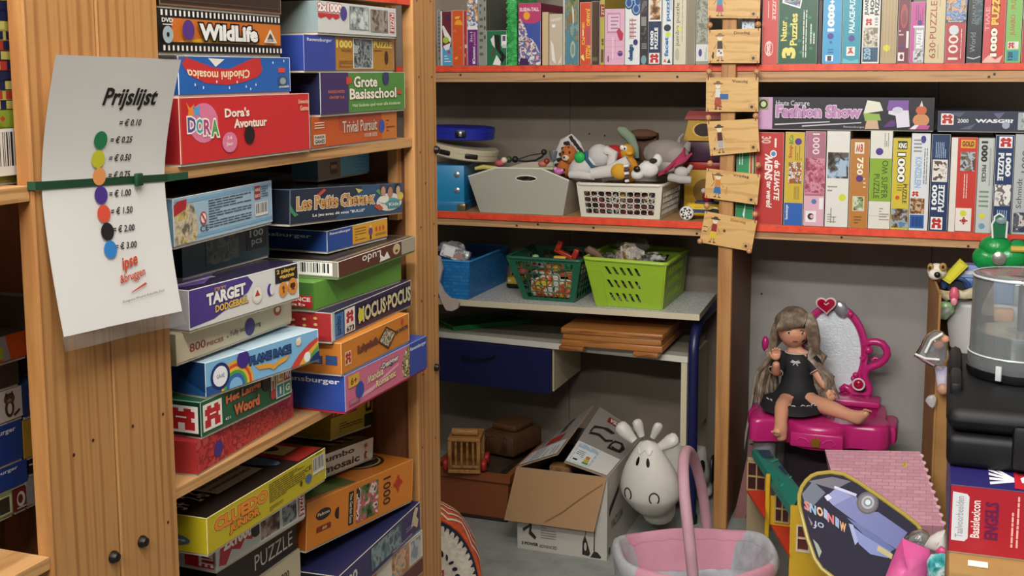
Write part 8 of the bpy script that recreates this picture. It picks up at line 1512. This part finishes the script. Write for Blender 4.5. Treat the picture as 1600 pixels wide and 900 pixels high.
# teal roof slab
r0, r1, r2, r3 = hl(1176, 702, 3.30), hl(1203, 703, 3.34), hl(1253, 768, 3.03), hl(1237, 796, 2.985)
m = MB(); nrm = (r1-r0).cross(r3-r0).normalized(); nrm = nrm if nrm.dot(Vector((-HX, -HY, EYE))) > 0 else -nrm; dn = -nrm*.018
m.hexa([r0+dn, r3+dn, r2+dn, r1+dn, r0, r3, r2, r1], tl_)
f = Face(r0, r3-r0, r1-r0, bend=lambda a, b_, d: r0.lerp(r3, a).lerp(r1.lerp(r2, a), b_)+nrm*(d+.006))
dk2 = M('#123a52', .35); m.pr(f, [('p', dk2, [(.05, .15), (.22, .15), (.22, .8), (.05, .8)]), ('p', M('#1f5f8a', .35), [(.09, .25), (.18, .25), (.18, .7), (.09, .7)]), ('p', dk2, [(.42, .2), (.62, .2), (.62, .85), (.42, .85)]), ('p', M('#1f5f8a', .35), [(.46, .3), (.58, .3), (.58, .75), (.46, .75)]), ('r', '#2a8a78', .28, .1, .31, .95), ('r', '#2a8a78', .68, .1, .71, .95)])
f = Face(r0, r3-r0, r1-r0, bend=lambda a, b_, d: r0.lerp(r3, a).lerp(r1.lerp(r2, a), b_)+dn-nrm*d); m.pr(f, [('r', dk2, .05, .15, .22, .8), ('r', M('#1f5f8a', .35), .09, .25, .18, .7), ('r', dk2, .42, .2, .62, .85), ('r', M('#1f5f8a', .35), .46, .3, .58, .75)]); m.build('roof', th, smooth=0)
m = MB(); m.hexa([r3+dn*1.2, r2+dn*1.2, r2+Vector((.0, 0, -.045)), r3+Vector((0, 0, -.045))]+[p+Vector((.0, .012, 0)) for p in (r3+dn*1.2, r2+dn*1.2, r2+Vector((0, 0, -.045)), r3+Vector((0, 0, -.045)))], tl_); m.build('eave', th, smooth=0)
# ------------------------------------------------------------------ pink woven basket on a carton
pw, nt, b, tc = nodes('pink_woven_paper', .6)
br_ = N(nt, 'TexBrick', Scale=1., Mortar_Size=.0010, Brick_Width=.030, Row_Height=.0140, Bias=.1); br_.inputs['Color1'].default_value = (*lin('#d2a0ae'), 1); br_.inputs['Color2'].default_value = (*lin('#c58f9f'), 1); br_.inputs['Mortar'].default_value = (*lin('#b37f8e'), 1)
mp = N(nt, 'Mapping'); nt.links.new(tc.outputs['Object'], mp.inputs[0]); nt.links.new(mp.outputs[0], br_.inputs['Vector']); nt.links.new(br_.outputs['Color'], b.inputs['Base Color'])
bp = N(nt, 'Bump', Strength=.6, Distance=.003); bp.invert = True; nt.links.new(br_.outputs['Fac'], bp.inputs['Height']); nt.links.new(bp.outputs[0], b.inputs['Normal'])
TLp, TRp, BRp, BLp = at_y(1289, 705, 3.20), at_y(1437, 703, 3.20), at_y(1475, 822, 2.92), at_y(1322, 815, 2.92)
c_ = (TLp+TRp+BRp+BLp)/4; ux = (BRp-BLp).normalized(); uy = ((TLp+TRp)/2-(BLp+BRp)/2); uy = (uy-ux*uy.dot(ux)).normalized(); uz = ux.cross(uy)
pb = bpy.data.objects.new('woven_box', None); COL.objects.link(pb); tag(pb, 'pale pink woven basket box with a yellow dot, tipped behind the oval tin', 'basket')
pb.matrix_world = Matrix.Translation(c_) @ Matrix((ux, uy, uz)).transposed().to_4x4()
bpy.context.view_layer.update(); inv = pb.matrix_world.inverted()
loc4 = [inv @ p for p in (BLp, BRp, TRp, TLp)]; loc4 = [Vector((p.x, p.y, 0)) for p in loc4]
m = MB(); dp_ = Vector((0, 0, -.13)); m.hexa([p*.94+dp_ for p in loc4]+loc4, pw); f = Face(loc4[0], loc4[1]-loc4[0], loc4[3]-loc4[0], bend=lambda a, b_, d: loc4[0].lerp(loc4[1], a).lerp(loc4[3].lerp(loc4[2], a), b_)+Vector((0, 0, d)))
m.pr(f, [('c', '#d2bc4a', .80, .80, .0075), ('p', '#b59a2e', [(.775, .78), (.80, .85), (.815, .79)])]); wv = m.build('woven_body', pb, smooth=0)
m = MB(); lp = M('#dcb3be', .6)
for a, b_, k in ((loc4[1], loc4[2], 10),):
    for i in range(k): p = a.lerp(b_, (i+.5)/k); m.ell(p+Vector((0, 0, -.004)), (.008, .008, .005), lp, 8)
m.build('stitched_edge', pb)
zlow = min((pb.matrix_world @ v.co).z for v in wv.data.vertices); ylow = [pb.matrix_world @ v.co for v in wv.data.vertices]
# carton that carries the basket
m = MB(); card = mottle('brown_cardboard', ['#8a6238', '#9a7044', '#a0784a'], 4, .8); m.box((-.10, -.10, 0), (.10, .10, zlow-.002), card); m.pr(Face((-.10, -.10, 0), (.20, 0, 0), (0, 0, zlow)), [('r', '#7a552e', 0, .49, 1, .51)])
o = m.build('brown_carton', loc=(c_.x+.0, c_.y+.04, 0), smooth=0); tag(o, 'plain brown carton on the floor under the pink woven basket', 'carton')
# ------------------------------------------------------------------ oval tin with a blue truck
PN_ = Vector((.12, -1, .55)).normalized(); PP = at_y(1298, 738, 2.86)
def onp(x, y): d = ray(x, y); O_ = Vector((0, 0, EYE)); return O_+d*((PP-O_).dot(PN_)/d.dot(PN_))
rimp = [(1249, 789), (1249, 773), (1253, 761), (1260, 751), (1268, 744), (1278, 740), (1298, 738), (1318, 741), (1340, 753), (1373, 775.5), (1413, 804), (1433, 820), (1446, 838), (1449, 858), (1444, 882), (1434, 905), (1420, 926), (1398, 940), (1370, 944), (1340, 935), (1318, 918), (1301, 902), (1284, 889), (1273, 873), (1262, 842), (1253, 808)]
tc_ = onp(1345, 850); tn = thing('oval_tin', 'oval dark tin with yellow rim and upside down blue truck, before the pink basket', 'tin', tc_)
P3 = [onp(*p)-tc_ for p in rimp]; k = len(P3)
m = MB(); bk2 = -PN_*.05; m.add(P3+[p*.97+bk2 for p in P3], [tuple(range(k))[::-1], tuple(range(k, 2*k))]+[(i, (i+1) % k, k+(i+1) % k, k+i) for i in range(k)], M('#1c1730', .75))
f = Face((0, 0, 0), (1, 0, 0), (0, 1, 0), bend=lambda a, b_, d: onp(1240+240*a, 900-200*b_)-tc_+PN_*d)
def X(x, y): return ((x-1240)/240, (900-y)/200)
def poly(c, *p): return ('p', c, [X(*a) for a in p])
lil, lil2, bl2 = '#575e9f', '#757bb5', '#3c4f92'
m.pr(f, [poly('#3a2f4a', (1262, 752), (1300, 745), (1330, 752), (1305, 765)), poly('#1c3350', (1253, 772), (1270, 752), (1290, 770), (1262, 800)),
  poly(lil2, (1289, 777), (1306, 763), (1338, 778), (1330, 790), (1302, 790)), poly('#b9bcd9', (1304, 759), (1339, 772), (1337, 776), (1303, 763)), poly('#c9cbe0', (1288, 776), (1294, 772), (1300, 778), (1293, 783)),
  poly(lil, (1302, 790), (1330, 776), (1338, 776), (1350, 800), (1372, 800), (1418, 832), (1400, 858), (1370, 838), (1340, 818)), poly(bl2, (1322, 808), (1340, 818), (1372, 838), (1398, 858), (1392, 862), (1352, 838)), poly('#8f9ac9', (1326, 818), (1333, 820), (1341, 846), (1336, 852)),
  poly('#6a7ab8', (1334, 824), (1352, 838), (1392, 862), (1388, 872), (1360, 866), (1342, 850)), ('e', '#2a2024', *X(1355.5, 786), .072, .088), ('e', '#5a4a50', *X(1355.5, 786), .060, .074), ('e', '#9aa0a8', *X(1356, 785), .042, .052), ('e', '#5f6670', *X(1356, 785), .028, .035), ('e', '#c9ced4', *X(1356, 785), .018, .022),
  poly('#b5a86a', (1372, 852), (1395, 866), (1393, 874), (1370, 860))])
for ch, x, y, c in (('M', 1317, 826, '#d99a5a'), ('I', 1308, 819, '#7a9ac9'), ('N', 1298, 813, '#c4504a'), ('I', 1290, 806, '#8a9ac4'), ('O', 1281, 802, '#d9a06a'), ('N', 1270, 798, '#6fa0c9'), ('S', 1261, 793, '#b5503f')):
    u, v = X(x, y); w_ = .012 if ch == 'I' else .021; m.pr(f, [('t', c, ch, u-w_, v-.036, u+w_, v+.036, {'rot': 180, 'b': .05, 'rise': -.35})])
u, v = X(1279, 824); m.pr(f, [('t', '#9fb0c4', 'of', u-.035, v-.03, u+.035, v+.03, {'rot': 180, 'b': .0, 'rise': -.4}), poly('#7f8f7a', (1270, 842), (1278, 850), (1284, 862), (1280, 872), (1276, 860)), poly('#7a4a5a', (1262, 806), (1270, 818), (1268, 822))])
m.build('lid', tn, smooth=0)
m = MB(); m.tube([p+PN_*.001 for p in P3], .0052, M('#b5a04a', .35), 8, closed=True); m.build('rim', tn)
# support: low crate under the tin
lowz = min((tc_+p*.97+bk2).z for p in P3)
m = MB(); ycr = (tc_+P3[18]).y
m.box((-.03, -.10, 0), (.20, .10, lowz-.004), card); m.pr(Face((-.03, -.10, 0), (.23, 0, 0), (0, 0, lowz)), [('r', '#7a552e', 0, .48, 1, .5)])
o = m.build('brown_carton', loc=(tc_.x+.04, ycr+.03, 0), smooth=0); tag(o, 'low brown carton carrying the oval tin and the plastic bags', 'carton')
# plastic bags in front of the tin
CZ = lowz-.004
def bag(name, label, pxs, Y, th_, mat, cat='bag', prints=None, sd=1):
    """a limp bag: outline given where it stands, puffed out to both sides"""
    P = [at_y(*p, Y) for p in pxs]; c = sum(P, Vector())/len(P); n_ = len(P); rnd = random.Random(sd); m = MB(); vs = []
    rings = ((1.0, 0), (.9, .55), (.6, .9), (.25, 1.))
    for sgn in (-1, 1):
        b0 = len(vs)
        for s_, t in rings: vs += [c+(p-c)*s_+Vector((0, sgn*th_*t*(1+rnd.uniform(-.25, .25)), 0)) for p in P]
        vs.append(c+Vector((0, sgn*th_*1.02, 0)))
    fs = []
    for s in (0, 1):
        b0 = s*(4*n_+1)
        for j in range(3):
            for i in range(n_): a = (b0+j*n_+i, b0+j*n_+(i+1) % n_, b0+(j+1)*n_+(i+1) % n_, b0+(j+1)*n_+i); fs.append(a if s == 0 else a[::-1])
        for i in range(n_): a = (b0+3*n_+i, b0+3*n_+(i+1) % n_, b0+4*n_); fs.append(a if s == 0 else a[::-1])
    m.add([v-c for v in vs], fs, mat); o = m.build(name, loc=c, smooth=60); return tag(o, label, cat)
pinkp = mottle('pink_polythene', ['#d0508f', '#dc5f9c', '#e878ae'], 9, .3, bump=.35, bdist=.01)
bag('pink_bag', 'bright pink plastic bag at the bottom of the picture before the oval tin', [(1380, 910), (1392, 878), (1402, 855), (1410, 841), (1421, 846), (1436, 852), (1452, 858), (1456, 872), (1450, 900), (1448, 960), (1376, 960)], 2.46, .028, pinkp, sd=2)
bag('clear_bag', 'clear crumpled bag lying between the oval tin and the pink bag', [(1413, 842), (1424, 832), (1440, 828), (1452, 834), (1455, 846), (1446, 856), (1430, 852)], 2.56, .02, clear('grey_film', '#b5b5b2', .35, .12), sd=5)
bag('paper_bag', 'crumpled white paper bag against the red lexicon box', [(1444, 853), (1452, 840), (1465, 832), (1477, 828), (1480, 850), (1478, 864), (1460, 860)], 2.52, .02, M('#cfcac4', .7), sd=8)
bag('teal_bag', 'clear bag of teal cloth right of the pink bag', [(1448, 876), (1455, 866), (1475, 864), (1482, 872), (1486, 905), (1482, 950), (1452, 950), (1449, 910)], 2.42, .026, mottle('teal_film', ['#1f4a50', '#2f8f96', '#5fb5b5', '#d9e2e2', '#1f6a70'], 24, .12, bump=.8), sd=11)
bag('pink_wrapper', 'small pink wrapper above the teal bag', [(1462, 860), (1470, 853), (1482, 860), (1480, 868), (1468, 868)], 2.47, .008, M('#c9487f', .4), sd=12)
# ------------------------------------------------------------------ tall brown carton with toys on its rim
cY = 3.24; KB = 3.56; cX = at_y(1463, 560, cY).x; ct = at_y(1466, 428, 3.45).z; bX = at_y(1446, 560, KB).x
kraft = mottle('kraft_board', ['#8a5f2e', '#99703c', '#a67a44'], 5, .75); kin2 = M('#4a3018', .85)
tcn = thing('tall_carton', 'tall brown cardboard carton behind the black case, heaped with soft toys and bags', 'carton', (cX+.22, cY+.16, 0))
m = MB(); L = Vector(tcn.location); t = .006
def cc(x, y, z): return (x-L.x, y-L.y, z)
m.hexa([cc(cX, cY, 0), cc(cX+t, cY, 0), cc(bX+t, KB, 0), cc(bX, KB, 0), cc(cX, cY, ct-.02), cc(cX+t, cY, ct-.02), cc(bX+t, KB, ct), cc(bX, KB, ct)], kraft); m.build('left_wall', tcn, smooth=0)
m = MB(); m.box(cc(cX+t+.0005, cY, 0), cc(cX+.46, cY+t, ct-.20), kraft); m.build('front_wall', tcn, smooth=0)
m = MB(); m.box(cc(bX+t+.0005, KB-t, 0), cc(cX+.46, KB, ct), kraft, mats=[kraft, kraft, kin2, kraft, kraft, kraft]); m.build('back_wall', tcn, smooth=0)
m = MB(); m.box(cc(cX+.454, cY+t+.001, 0), cc(cX+.46, KB-.007, ct-.02), kraft); m.build('right_wall', tcn, smooth=0)
m = MB(); m.rbox((cX+.02, cY+.03, .4), (cX+.43, KB-.05, ct-.22), .03, mottle('box_of_toys', ['#6a5a44', '#9a9a94', '#c9c4bc', '#4f5f7a', '#b58a5a'], 9, .6, bump=.5, bdist=.02)); o = m.build('carton_filling'); tag(o, 'jumble of toys and bags inside the tall brown carton', 'toys', kind='stuff')
GT2 = 'things heaped on the tall carton'
Yt = 3.40
c = at_y(1464, 424, Yt); m = MB(); wp2 = plush('#d9d3c4'); m.ell((0, 0, 0), (.017, .016, .015), wp2, 14); m.ell((-.003, -.014, -.004), (.012, .010, .010), wp2, 12)
o = m.build('plush_dog', loc=c, smooth=60); tag(o, 'small white toy dog head with brown eye patches, on the tall carton rim', 'soft toy', GT2)
for nm, p, r, col in (('nose', (.001, -.023, -.003), (.006, .005, .0055), '#0e0d0d'), ('eye_patch', (-.011, -.010, .008), (.006, .006, .008), '#a5803f'), ('eye_patch', (.010, -.012, .010), (.007, .006, .008), '#a5803f'), ('pupil', (-.012, -.0155, .008), (.0025, .002, .0035), '#15110e'), ('pupil', (.010, -.0175, .011), (.0025, .002, .0035), '#15110e')):
    m = MB(); m.ell(p, r, M(col, .4), 10); m.build(nm, o, smooth=60)
m = MB(); m.ell((0, .02, -.02), (.022, .02, .03), plush('#7a4a28'), 12); o2 = m.build('brown_plush', loc=c+Vector((.012, .075, -.035)), smooth=60); tag(o2, 'brown soft toy body tucked inside the tall carton under the dog head', 'soft toy', GT2)
a, b_, c2, d_ = at_y(1471, 436, Yt), at_y(1484, 444, Yt), at_y(1513, 416, Yt), at_y(1500, 405, Yt)
cen = (a+b_+c2+d_)/4; m = MB(); m.hexa([p-cen for p in (a, b_)]+[p-cen+Vector((0, .018, 0)) for p in (b_, a)]+[p-cen for p in (d_, c2)]+[p-cen+Vector((0, .018, 0)) for p in (c2, d_)], M('#c9c12e', .35))
f = Face(a-cen, b_-a, d_-a); m.pr(f, [('r', '#a8a024', .12, .08, .88, .92), ('r', '#d4cc3a', .16, .1, .84, .9)]); o = m.build('yellow_toy_phone', loc=cen, smooth=0); tag(o, 'yellow flat toy block tilted against the blue toy car on the tall carton', 'toy', GT2)
c = at_y(1506, 436, Yt+.05); bc = thing('blue_toy_car', 'blue toy car with a white striped window, behind the yellow block on the tall carton', 'toy car', c, 0, GT2)
m = MB(); bm_ = M('#3a5f9f', .35); m.rbox((-.04, -.02, -.016), (.045, .03, .006), .006, bm_); m.hexa([(-.02, -.018, .006), (.045, -.018, .006), (.045, .028, .006), (-.02, .028, .006), (.0, -.012, .028), (.04, -.012, .028), (.04, .022, .028), (.0, .022, .028)], bm_); m.build('body', bc)
m = MB(); m.box((.0, -.0165, .010), (.042, -.0155, .018), '#c9d0d6'); m.build('window_strip', bc, smooth=0)
m = MB(); m.tube([(-.012+.022*math.cos(t_), -.022, -.016+.020*math.sin(t_)) for t_ in [math.pi*i/14 for i in range(15)]], .004, M('#27406f', .4), 8); m.lathe([(0, -.004), (.015, -.004), (.016, 0), (.015, .004), (0, .004)], M('#15181f', .4), 20, RT((-.012, -.020, -.016), rx=math.pi/2)); m.build('wheel', bc)
bag('ribbon_bag', 'cream bag tied with a pink ribbon, lying on the tall carton', [(1466, 462), (1466, 452), (1480, 455), (1495, 452), (1510, 455), (1524, 448), (1524, 466), (1508, 468), (1490, 466), (1478, 470)], Yt-.03, .012, mottle('cream_film', ['#a99a6f', '#c9bd96', '#e2dcc9'], 30, .25, bump=.6), sd=21)['group'] = GT2
m = MB(); m.ell((0, 0, 0), (.009, .008, .014), M('#c9566f', .4), 10); m.ell((0, -.004, -.012), (.006, .005, .008), M('#dc8a9a', .4), 8); o = m.build('pink_ribbon_rosette', loc=at_y(1491, 460, Yt-.05)); tag(o, 'small pink ribbon rosette on the cream bag', 'ribbon', GT2)
bag('green_bag', 'pale green film bag hanging below the cream ribbon bag', [(1465, 472), (1480, 470), (1492, 476), (1490, 488), (1478, 500), (1468, 498), (1466, 485)], Yt-.02, .010, mottle('green_film', ['#5fa85a', '#a3d98f', '#8f9a8a', '#d9dcd4'], 22, .2, bump=.5), sd=23)['group'] = GT2
bag('white_foam_sheet', 'large whitish plastic sheet standing in the tall carton behind the clear spindle', [(1488, 472), (1500, 468), (1524, 470), (1560, 474), (1592, 480), (1592, 540), (1560, 560), (1500, 560), (1484, 540), (1480, 505)], Yt+.01, .010, M('#b5b4b4', .4), cat='packaging', sd=25)['group'] = GT2
flm = clear('thin_film', '#e2e4e6', .16, .1)
bag('clear_toy_bag', 'clear bag with a tiny doll and white strips, hanging at the tall carton', [(1428, 556), (1438, 540), (1446, 524), (1460, 515), (1474, 518), (1482, 530), (1482, 560), (1476, 572), (1460, 576), (1442, 566)], cY-.05, .022, flm, sd=27)['group'] = GT2
m = MB(); m.ell((0, 0, 0), (.010, .007, .008), M('#c97a5a', .5), 10); m.ell((.010, 0, .010), (.008, .007, .007), M('#d99a7a', .5), 10); m.ell((-.012, 0, -.008), (.007, .005, .006), '#7a8fa0', 8); o = m.build('tiny_doll', loc=at_y(1466, 538, cY-.06)); tag(o, 'tiny salmon doll inside the clear bag on the tall carton', 'doll', GT2)
m = MB(); m.tube([at_y(1446, 551, cY-.080), at_y(1455, 532, cY-.082), at_y(1473, 521, cY-.080)], .0036, M('#e9e9e6', .3), 6); m.tube([at_y(1430, 553, cY-.080), at_y(1446, 560, cY-.082), at_y(1468, 562, cY-.080)], .003, M('#e9e9e6', .3), 6); o = m.build('white_strip'); tag(o, 'white plastic strips of the clear bag hanging at the tall carton', 'strip', GT2)
bag('lilac_bag', 'lilac scrap in clear film hanging down the front edge of the tall carton', [(1460, 570), (1472, 568), (1480, 574), (1480, 602), (1474, 614), (1464, 604)], cY-.03, .010, mottle('lilac_film', ['#9a94b5', '#b9b4d0', '#d0cdd9'], 20, .25, bump=.5), sd=29)['group'] = GT2
m = MB(); m.ell((0, 0, 0), .010, M('#b58a72', .5), 12); o = m.build('rounded_toy', loc=at_y(1473, 608, cY-.045)); tag(o, 'small tan rounded toy under the lilac scrap', 'toy', GT2)
bag('clear_scrap', 'crumpled clear film scrap stuck to the left side of the tall carton', [(1444, 626), (1450, 618), (1460, 616), (1464, 622), (1462, 634), (1456, 640)], cY-.02, .006, clear('scrap_film', '#e9ebec', .35, .1), sd=31)['group'] = GT2
for o in list(SC.objects):
    if o.get('group') == GT2 and o.name.split('.')[0] in ('plush_dog', 'blue_toy_car', 'pink_ribbon_rosette', 'tiny_doll', 'rounded_toy'): o.scale = (1.5, 1.3, 1.5)
m = MB(); mc2 = at_y(1580, 462, 3.525); lump(m, (0, 0, 0), (.075, .020, .07), mottle('grey_blue_film', ['#7f8f9a', '#a5b0b8', '#c9d0d4'], 8, .4, bump=.4), 41, .12); o = m.build('film_bundle', loc=mc2); tag(o, 'grey blue bundle of film under the green toy, on the tall carton', 'bag', GT2)
m = MB(); m.rbox((-.035, 0, -.02), (.03, .03, .016), .008, M('#c98a52', .6)); o = m.build('orange_foam_block', loc=at_y(1566, 492, Yt-.045)); tag(o, 'orange block before the white plastic sheet, seen through the clear spindle', 'toy', GT2)
m = MB(); m.rbox((-.03, 0, -.03), (.03, .03, .03), .006, M('#5f7fa5', .5)); o = m.build('blue_block', loc=at_y(1566, 458, Yt+.0)); tag(o, 'dull blue block above the orange one, seen through the clear spindle', 'toy', GT2)
# green toy telephone with a tag, yellow stick
Yg = 3.44; g0 = at_y(1560, 396, Yg); gr = mottle('green_plastic', ['#0f7f38', '#14994a'], 12, .3, bump=.6, bdist=.012)
gt = thing('green_toy', 'bright green chunky toy with silver knob and white edged tag, above the spindle', 'toy', g0)
m = MB()
for p, r in (((1541, 402), (.037, .028, .032)), ((1556, 386), (.044, .032, .033)), ((1578, 402), (.048, .034, .038)), ((1560, 404), (.056, .034, .032)), ((1590, 392), (.030, .026, .03)), ((1536, 410), (.022, .02, .019))):
    m.ell(at_y(*p, Yg)-g0, r, gr, 14)
m.build('body', gt, smooth=60)
kn = at_y(1561, 404, Yg-.036)-g0; m = MB(); m.lathe([(.0185, -.004), (.0185, .002), (.013, .005), (.006, .006), (0, .0065)], M('#a5a39a', .3, .7), 20, RT(kn, rx=math.pi/2)); m.build('knob', gt)
tg = [at_y(*p, Yg-.02)-g0 for p in ((1551, 372), (1550, 350), (1554, 344), (1554, 339), (1561, 334), (1568, 338), (1569, 343), (1574, 347), (1572, 372))]; m = MB(); nq = len(tg); m.add(tg+[p+Vector((0, .003, 0)) for p in tg], [tuple(range(nq))[::-1], tuple(range(nq, 2*nq))]+[(i, (i+1) % nq, nq+(i+1) % nq, nq+i) for i in range(nq)], M('#1f6a44', .3))
tgo = m.build('tag', gt, smooth=0); m = MB(); m.tube(tg, .0028, M('#e2e4e2', .4), 6); m.build('tag_border', tgo)
m = MB(); m.ell(sum(tg[3:8], Vector())/5+Vector((0, -.002, -.008)), (.014, .003, .010), M('#7f8f94', .35), 10); m.build('tag_picture', tgo)
m = MB(); m.tube([at_y(1579, 389, Yg-.03), at_y(1640, 391, Yg-.02)], .0085, M('#cfae4a', .4), 10); o = m.build('yellow_rod'); tag(o, 'short yellow rod sticking out beside the green toy', 'rod', GT2)
m = MB(); m.ell((0, 0, 0), (.03, .02, .012), M('#b5506a', .5), 10); o = m.build('pink_toy', loc=at_y(1592, 418, Yg)); tag(o, 'pink toy edge showing under the green toy at the right border', 'toy', GT2)
m = MB(); m.rbox((-.03, 0, -.02), (.08, .05, .05), .01, M('#3a1a16', .6)); o = m.build('dark_red_toy', loc=at_y(1596, 405, Yg+.06)); tag(o, 'dark red toy behind the green toy at the right border', 'toy', GT2)
# ------------------------------------------------------------------ stack in the right foreground
YF = 1.467; ZR0, ZR1 = .852, .937
tb_ = MB(); ccx = at_y(1483, 870, 1.41).x
crt = thing('light_carton', 'light brown carton at the lower right corner carrying the red lexicon box', 'carton', (ccx+.17, 1.62, 0))
m = MB(); m.rbox((-.17, -.21, 0), (.20, .20, ZR0-.0006), .003, mottle('light_kraft', ['#846133', '#93703e', '#9a7744'], 5, .75)); m.build('carton_body', crt)
m = MB(); m.box((-.168, -.2108, ZR0-.03), (.198, -.2102, ZR0-.027), M('#8a6232', .7)); m.build('lid_edge', crt, smooth=0)
m = MB(); m.box((0, 0, 0), (.022, .016, .0008), '#e2ded6'); o = m.build('paper_scrap', loc=(at_z(1512, 868, ZR0).x, 1.432, ZR0+.0002)); tag(o, 'small white paper scrap sticking out under the red lexicon box', 'paper')
rx0 = at_y(1483.5, 800, YF).x; W_ = .255; navyb = M('#241f5c', .4)
lx = carton('lexicon_box', 'red and navy lexicon box with vertical lettering and white label, under the black case', 'book box', (rx0, YF, ZR0), (rx0+W_, YF+.004, ZR0), ZR1-ZR0, .23,
  {'f': M('#a01c29', .4), 'l': M('#241f5c', .4), 'r': M('#a01c29', .4), 't': M('#c0323a', .35), 'edge': '#2a2450'},
  {'f': [('p', '#c9ccd0', [(.012, .17), (.07, .17), (.085, .22), (.085, .84), (.075, .88), (.012, .90)]), ('t', '#8f9298', 'Taalvoorbeelden', .028, .22, .062, .84, {'rot': 90}), ('t', '#ead6d2', 'Basislexicon', .095, .24, .135, .80, {'rot': 90, 'b': .02}), ('t', '#5a1a4a', 'ENGELS', .155, .24, .215, .80, {'rot': 90, 'b': .03}), ('lv', '#e6a9a4', .265, .16, .31, .92, 2), ('lv', '#efc9c4', .33, .14, .41, .88, 3), ('lv', '#e6a9a4', .46, .16, .50, .92, 2), ('lv', '#e6a9a4', .56, .14, .62, .92, 3)],
   't': [('r', navyb, 0, 0, .30, 1), ('r', navyb, 0, 0, 1, .02)]+[('p', '#e2e0e4', [(.30, .14+.0), (.30, .17), (.30+s*.125, .10+.075*i), (.30+s*.125, .06+.075*i)]) for s in (-1, 1) for i in range(5)]+[('p', '#b3202c', [(.28, .02), (.32, .02), (.31, .3), (.29, .3)]), ('t', '#e8dcdc', 'EN', .58, .15, .66, .24, {'b': .05}), ('t', '#8f1f2a', 'LS', .58, .04, .70, .13, {'b': .03})]}, lid=.002)
# black case
YK = YF+.062; ZK = ZR1+.0008; kx = at_y(1481, 640, YK+.05).x; ZKT = ZK+.075; blk = M('#0b0b0d', .55, Specular_IOR_Level=.3); blk2 = M('#0f0f12', .55, Specular_IOR_Level=.3)
kc = thing('black_case', 'black plastic carrying case with a raised latch panel, on the red lexicon box', 'case', (kx+.13, YK+.13, ZK))
m = MB(); m.rbox((-.13, -.13, 0), (.16, .20, .042), .010, blk, seg=3); m.build('base_shell', kc)
m = MB(); m.rbox((-.132, -.125, .0425), (.162, .202, ZKT-ZK), .016, blk, seg=3); m.build('lid_shell', kc)
m = MB(); m.rbox((-.130, .06, ZKT-ZK-.012), (-.112, .196, ZKT-ZK+.010), .010, blk, seg=2); m.build('rear_ridge', kc)
m = MB(); m.rbox((-.055, -.139, .006), (.10, -.1305, .062), .006, blk2); m.build('latch_panel', kc)
m = MB(); m.rbox((-.128, -.04, ZKT-ZK-.01), (-.113, .05, ZKT-ZK+.011), .005, blk2); m.build('hinge_lug', kc)
# spindle of discs
R_ = .0665; s0 = Vector((at_y(1598, 500, 1.735).x, 1.735, ZKT+.0012))
sp = thing('disc_spindle', 'clear plastic disc spindle half full of dark discs, on the black case', 'disc spindle', s0)
m = MB(); m.lathe([(R_+.001, 0), (R_+.003, .003), (R_+.003, .012), (R_-.002, .016), (0, .016)], M('#101114', .25), 48); m.build('base', sp)
m = MB(); discm, nt, b, tc = nodes('dark_disc_edges', .25); sepn = N(nt, 'TexWave', Scale=260., Distortion=.6); sepn.bands_direction = 'Z'; nt.links.new(tc.outputs['Object'], sepn.inputs['Vector']); rr2 = ramp(nt, sepn.outputs['Fac'], [(.2, '#0a0f10'), (.6, '#14241d'), (.9, '#22352c')]); nt.links.new(rr2.outputs[0], b.inputs['Base Color'])
hd = .060; m.lathe([(.060, .0165), (.060, hd), (.0595, hd+.0008)], discm, 48); 
top = mottle('disc_face', ['#6a5f52', '#8f8472', '#a59a88'], 12, .18, metal=.35); m.lathe([(.0595, hd+.0009), (.021, hd+.0010), (.0075, hd+.0009)], top, 48); m.lathe([(.021, hd+.0013), (.0075, hd+.0014)], M('#55555a', .3), 32); m.build('disc_stack', sp)
m = MB(); m.lathe([(.0072, .0165), (.0072, .128), (.0055, .131), (0, .131)], M('#1c1f26', .4), 20); m.build('rod', sp)
cvr = clear('clear_polystyrene', '#dfe6e8', .11, .06)
hc_ = .140; m = MB(); m.lathe([(R_+.0022, .0125), (R_+.0022, .030), (R_, .033), (R_-.0008, hc_-.006), (R_-.004, hc_), (R_-.012, hc_+.001), (.02, hc_-.001), (0, hc_-.001)], cvr, 56); m.build('cover', sp, smooth=50)
rimm = clear('clear_rim', '#eef2f3', .45, .08); m = MB(); m.tube([(R_*math.cos(a), R_*math.sin(a), hc_-.002) for a in [2*math.pi*i/56 for i in range(56)]], .0018, rimm, 8, closed=True); m.build('cover_rim', sp); m = MB(); m.tube([((R_+.0018)*math.cos(a), (R_+.0018)*math.sin(a), .032) for a in [2*math.pi*i/56 for i in range(56)]], .0013, rimm, 8, closed=True); m.build('cover_rim', sp)
for a in (-2.0, -1.25):
    m = MB(); m.rbox((R_+.0035, -.004, .004), (R_+.0075, .004, .024), .001, rimm, RT((0, 0, 0), rz=a)); m.build('catch', sp)
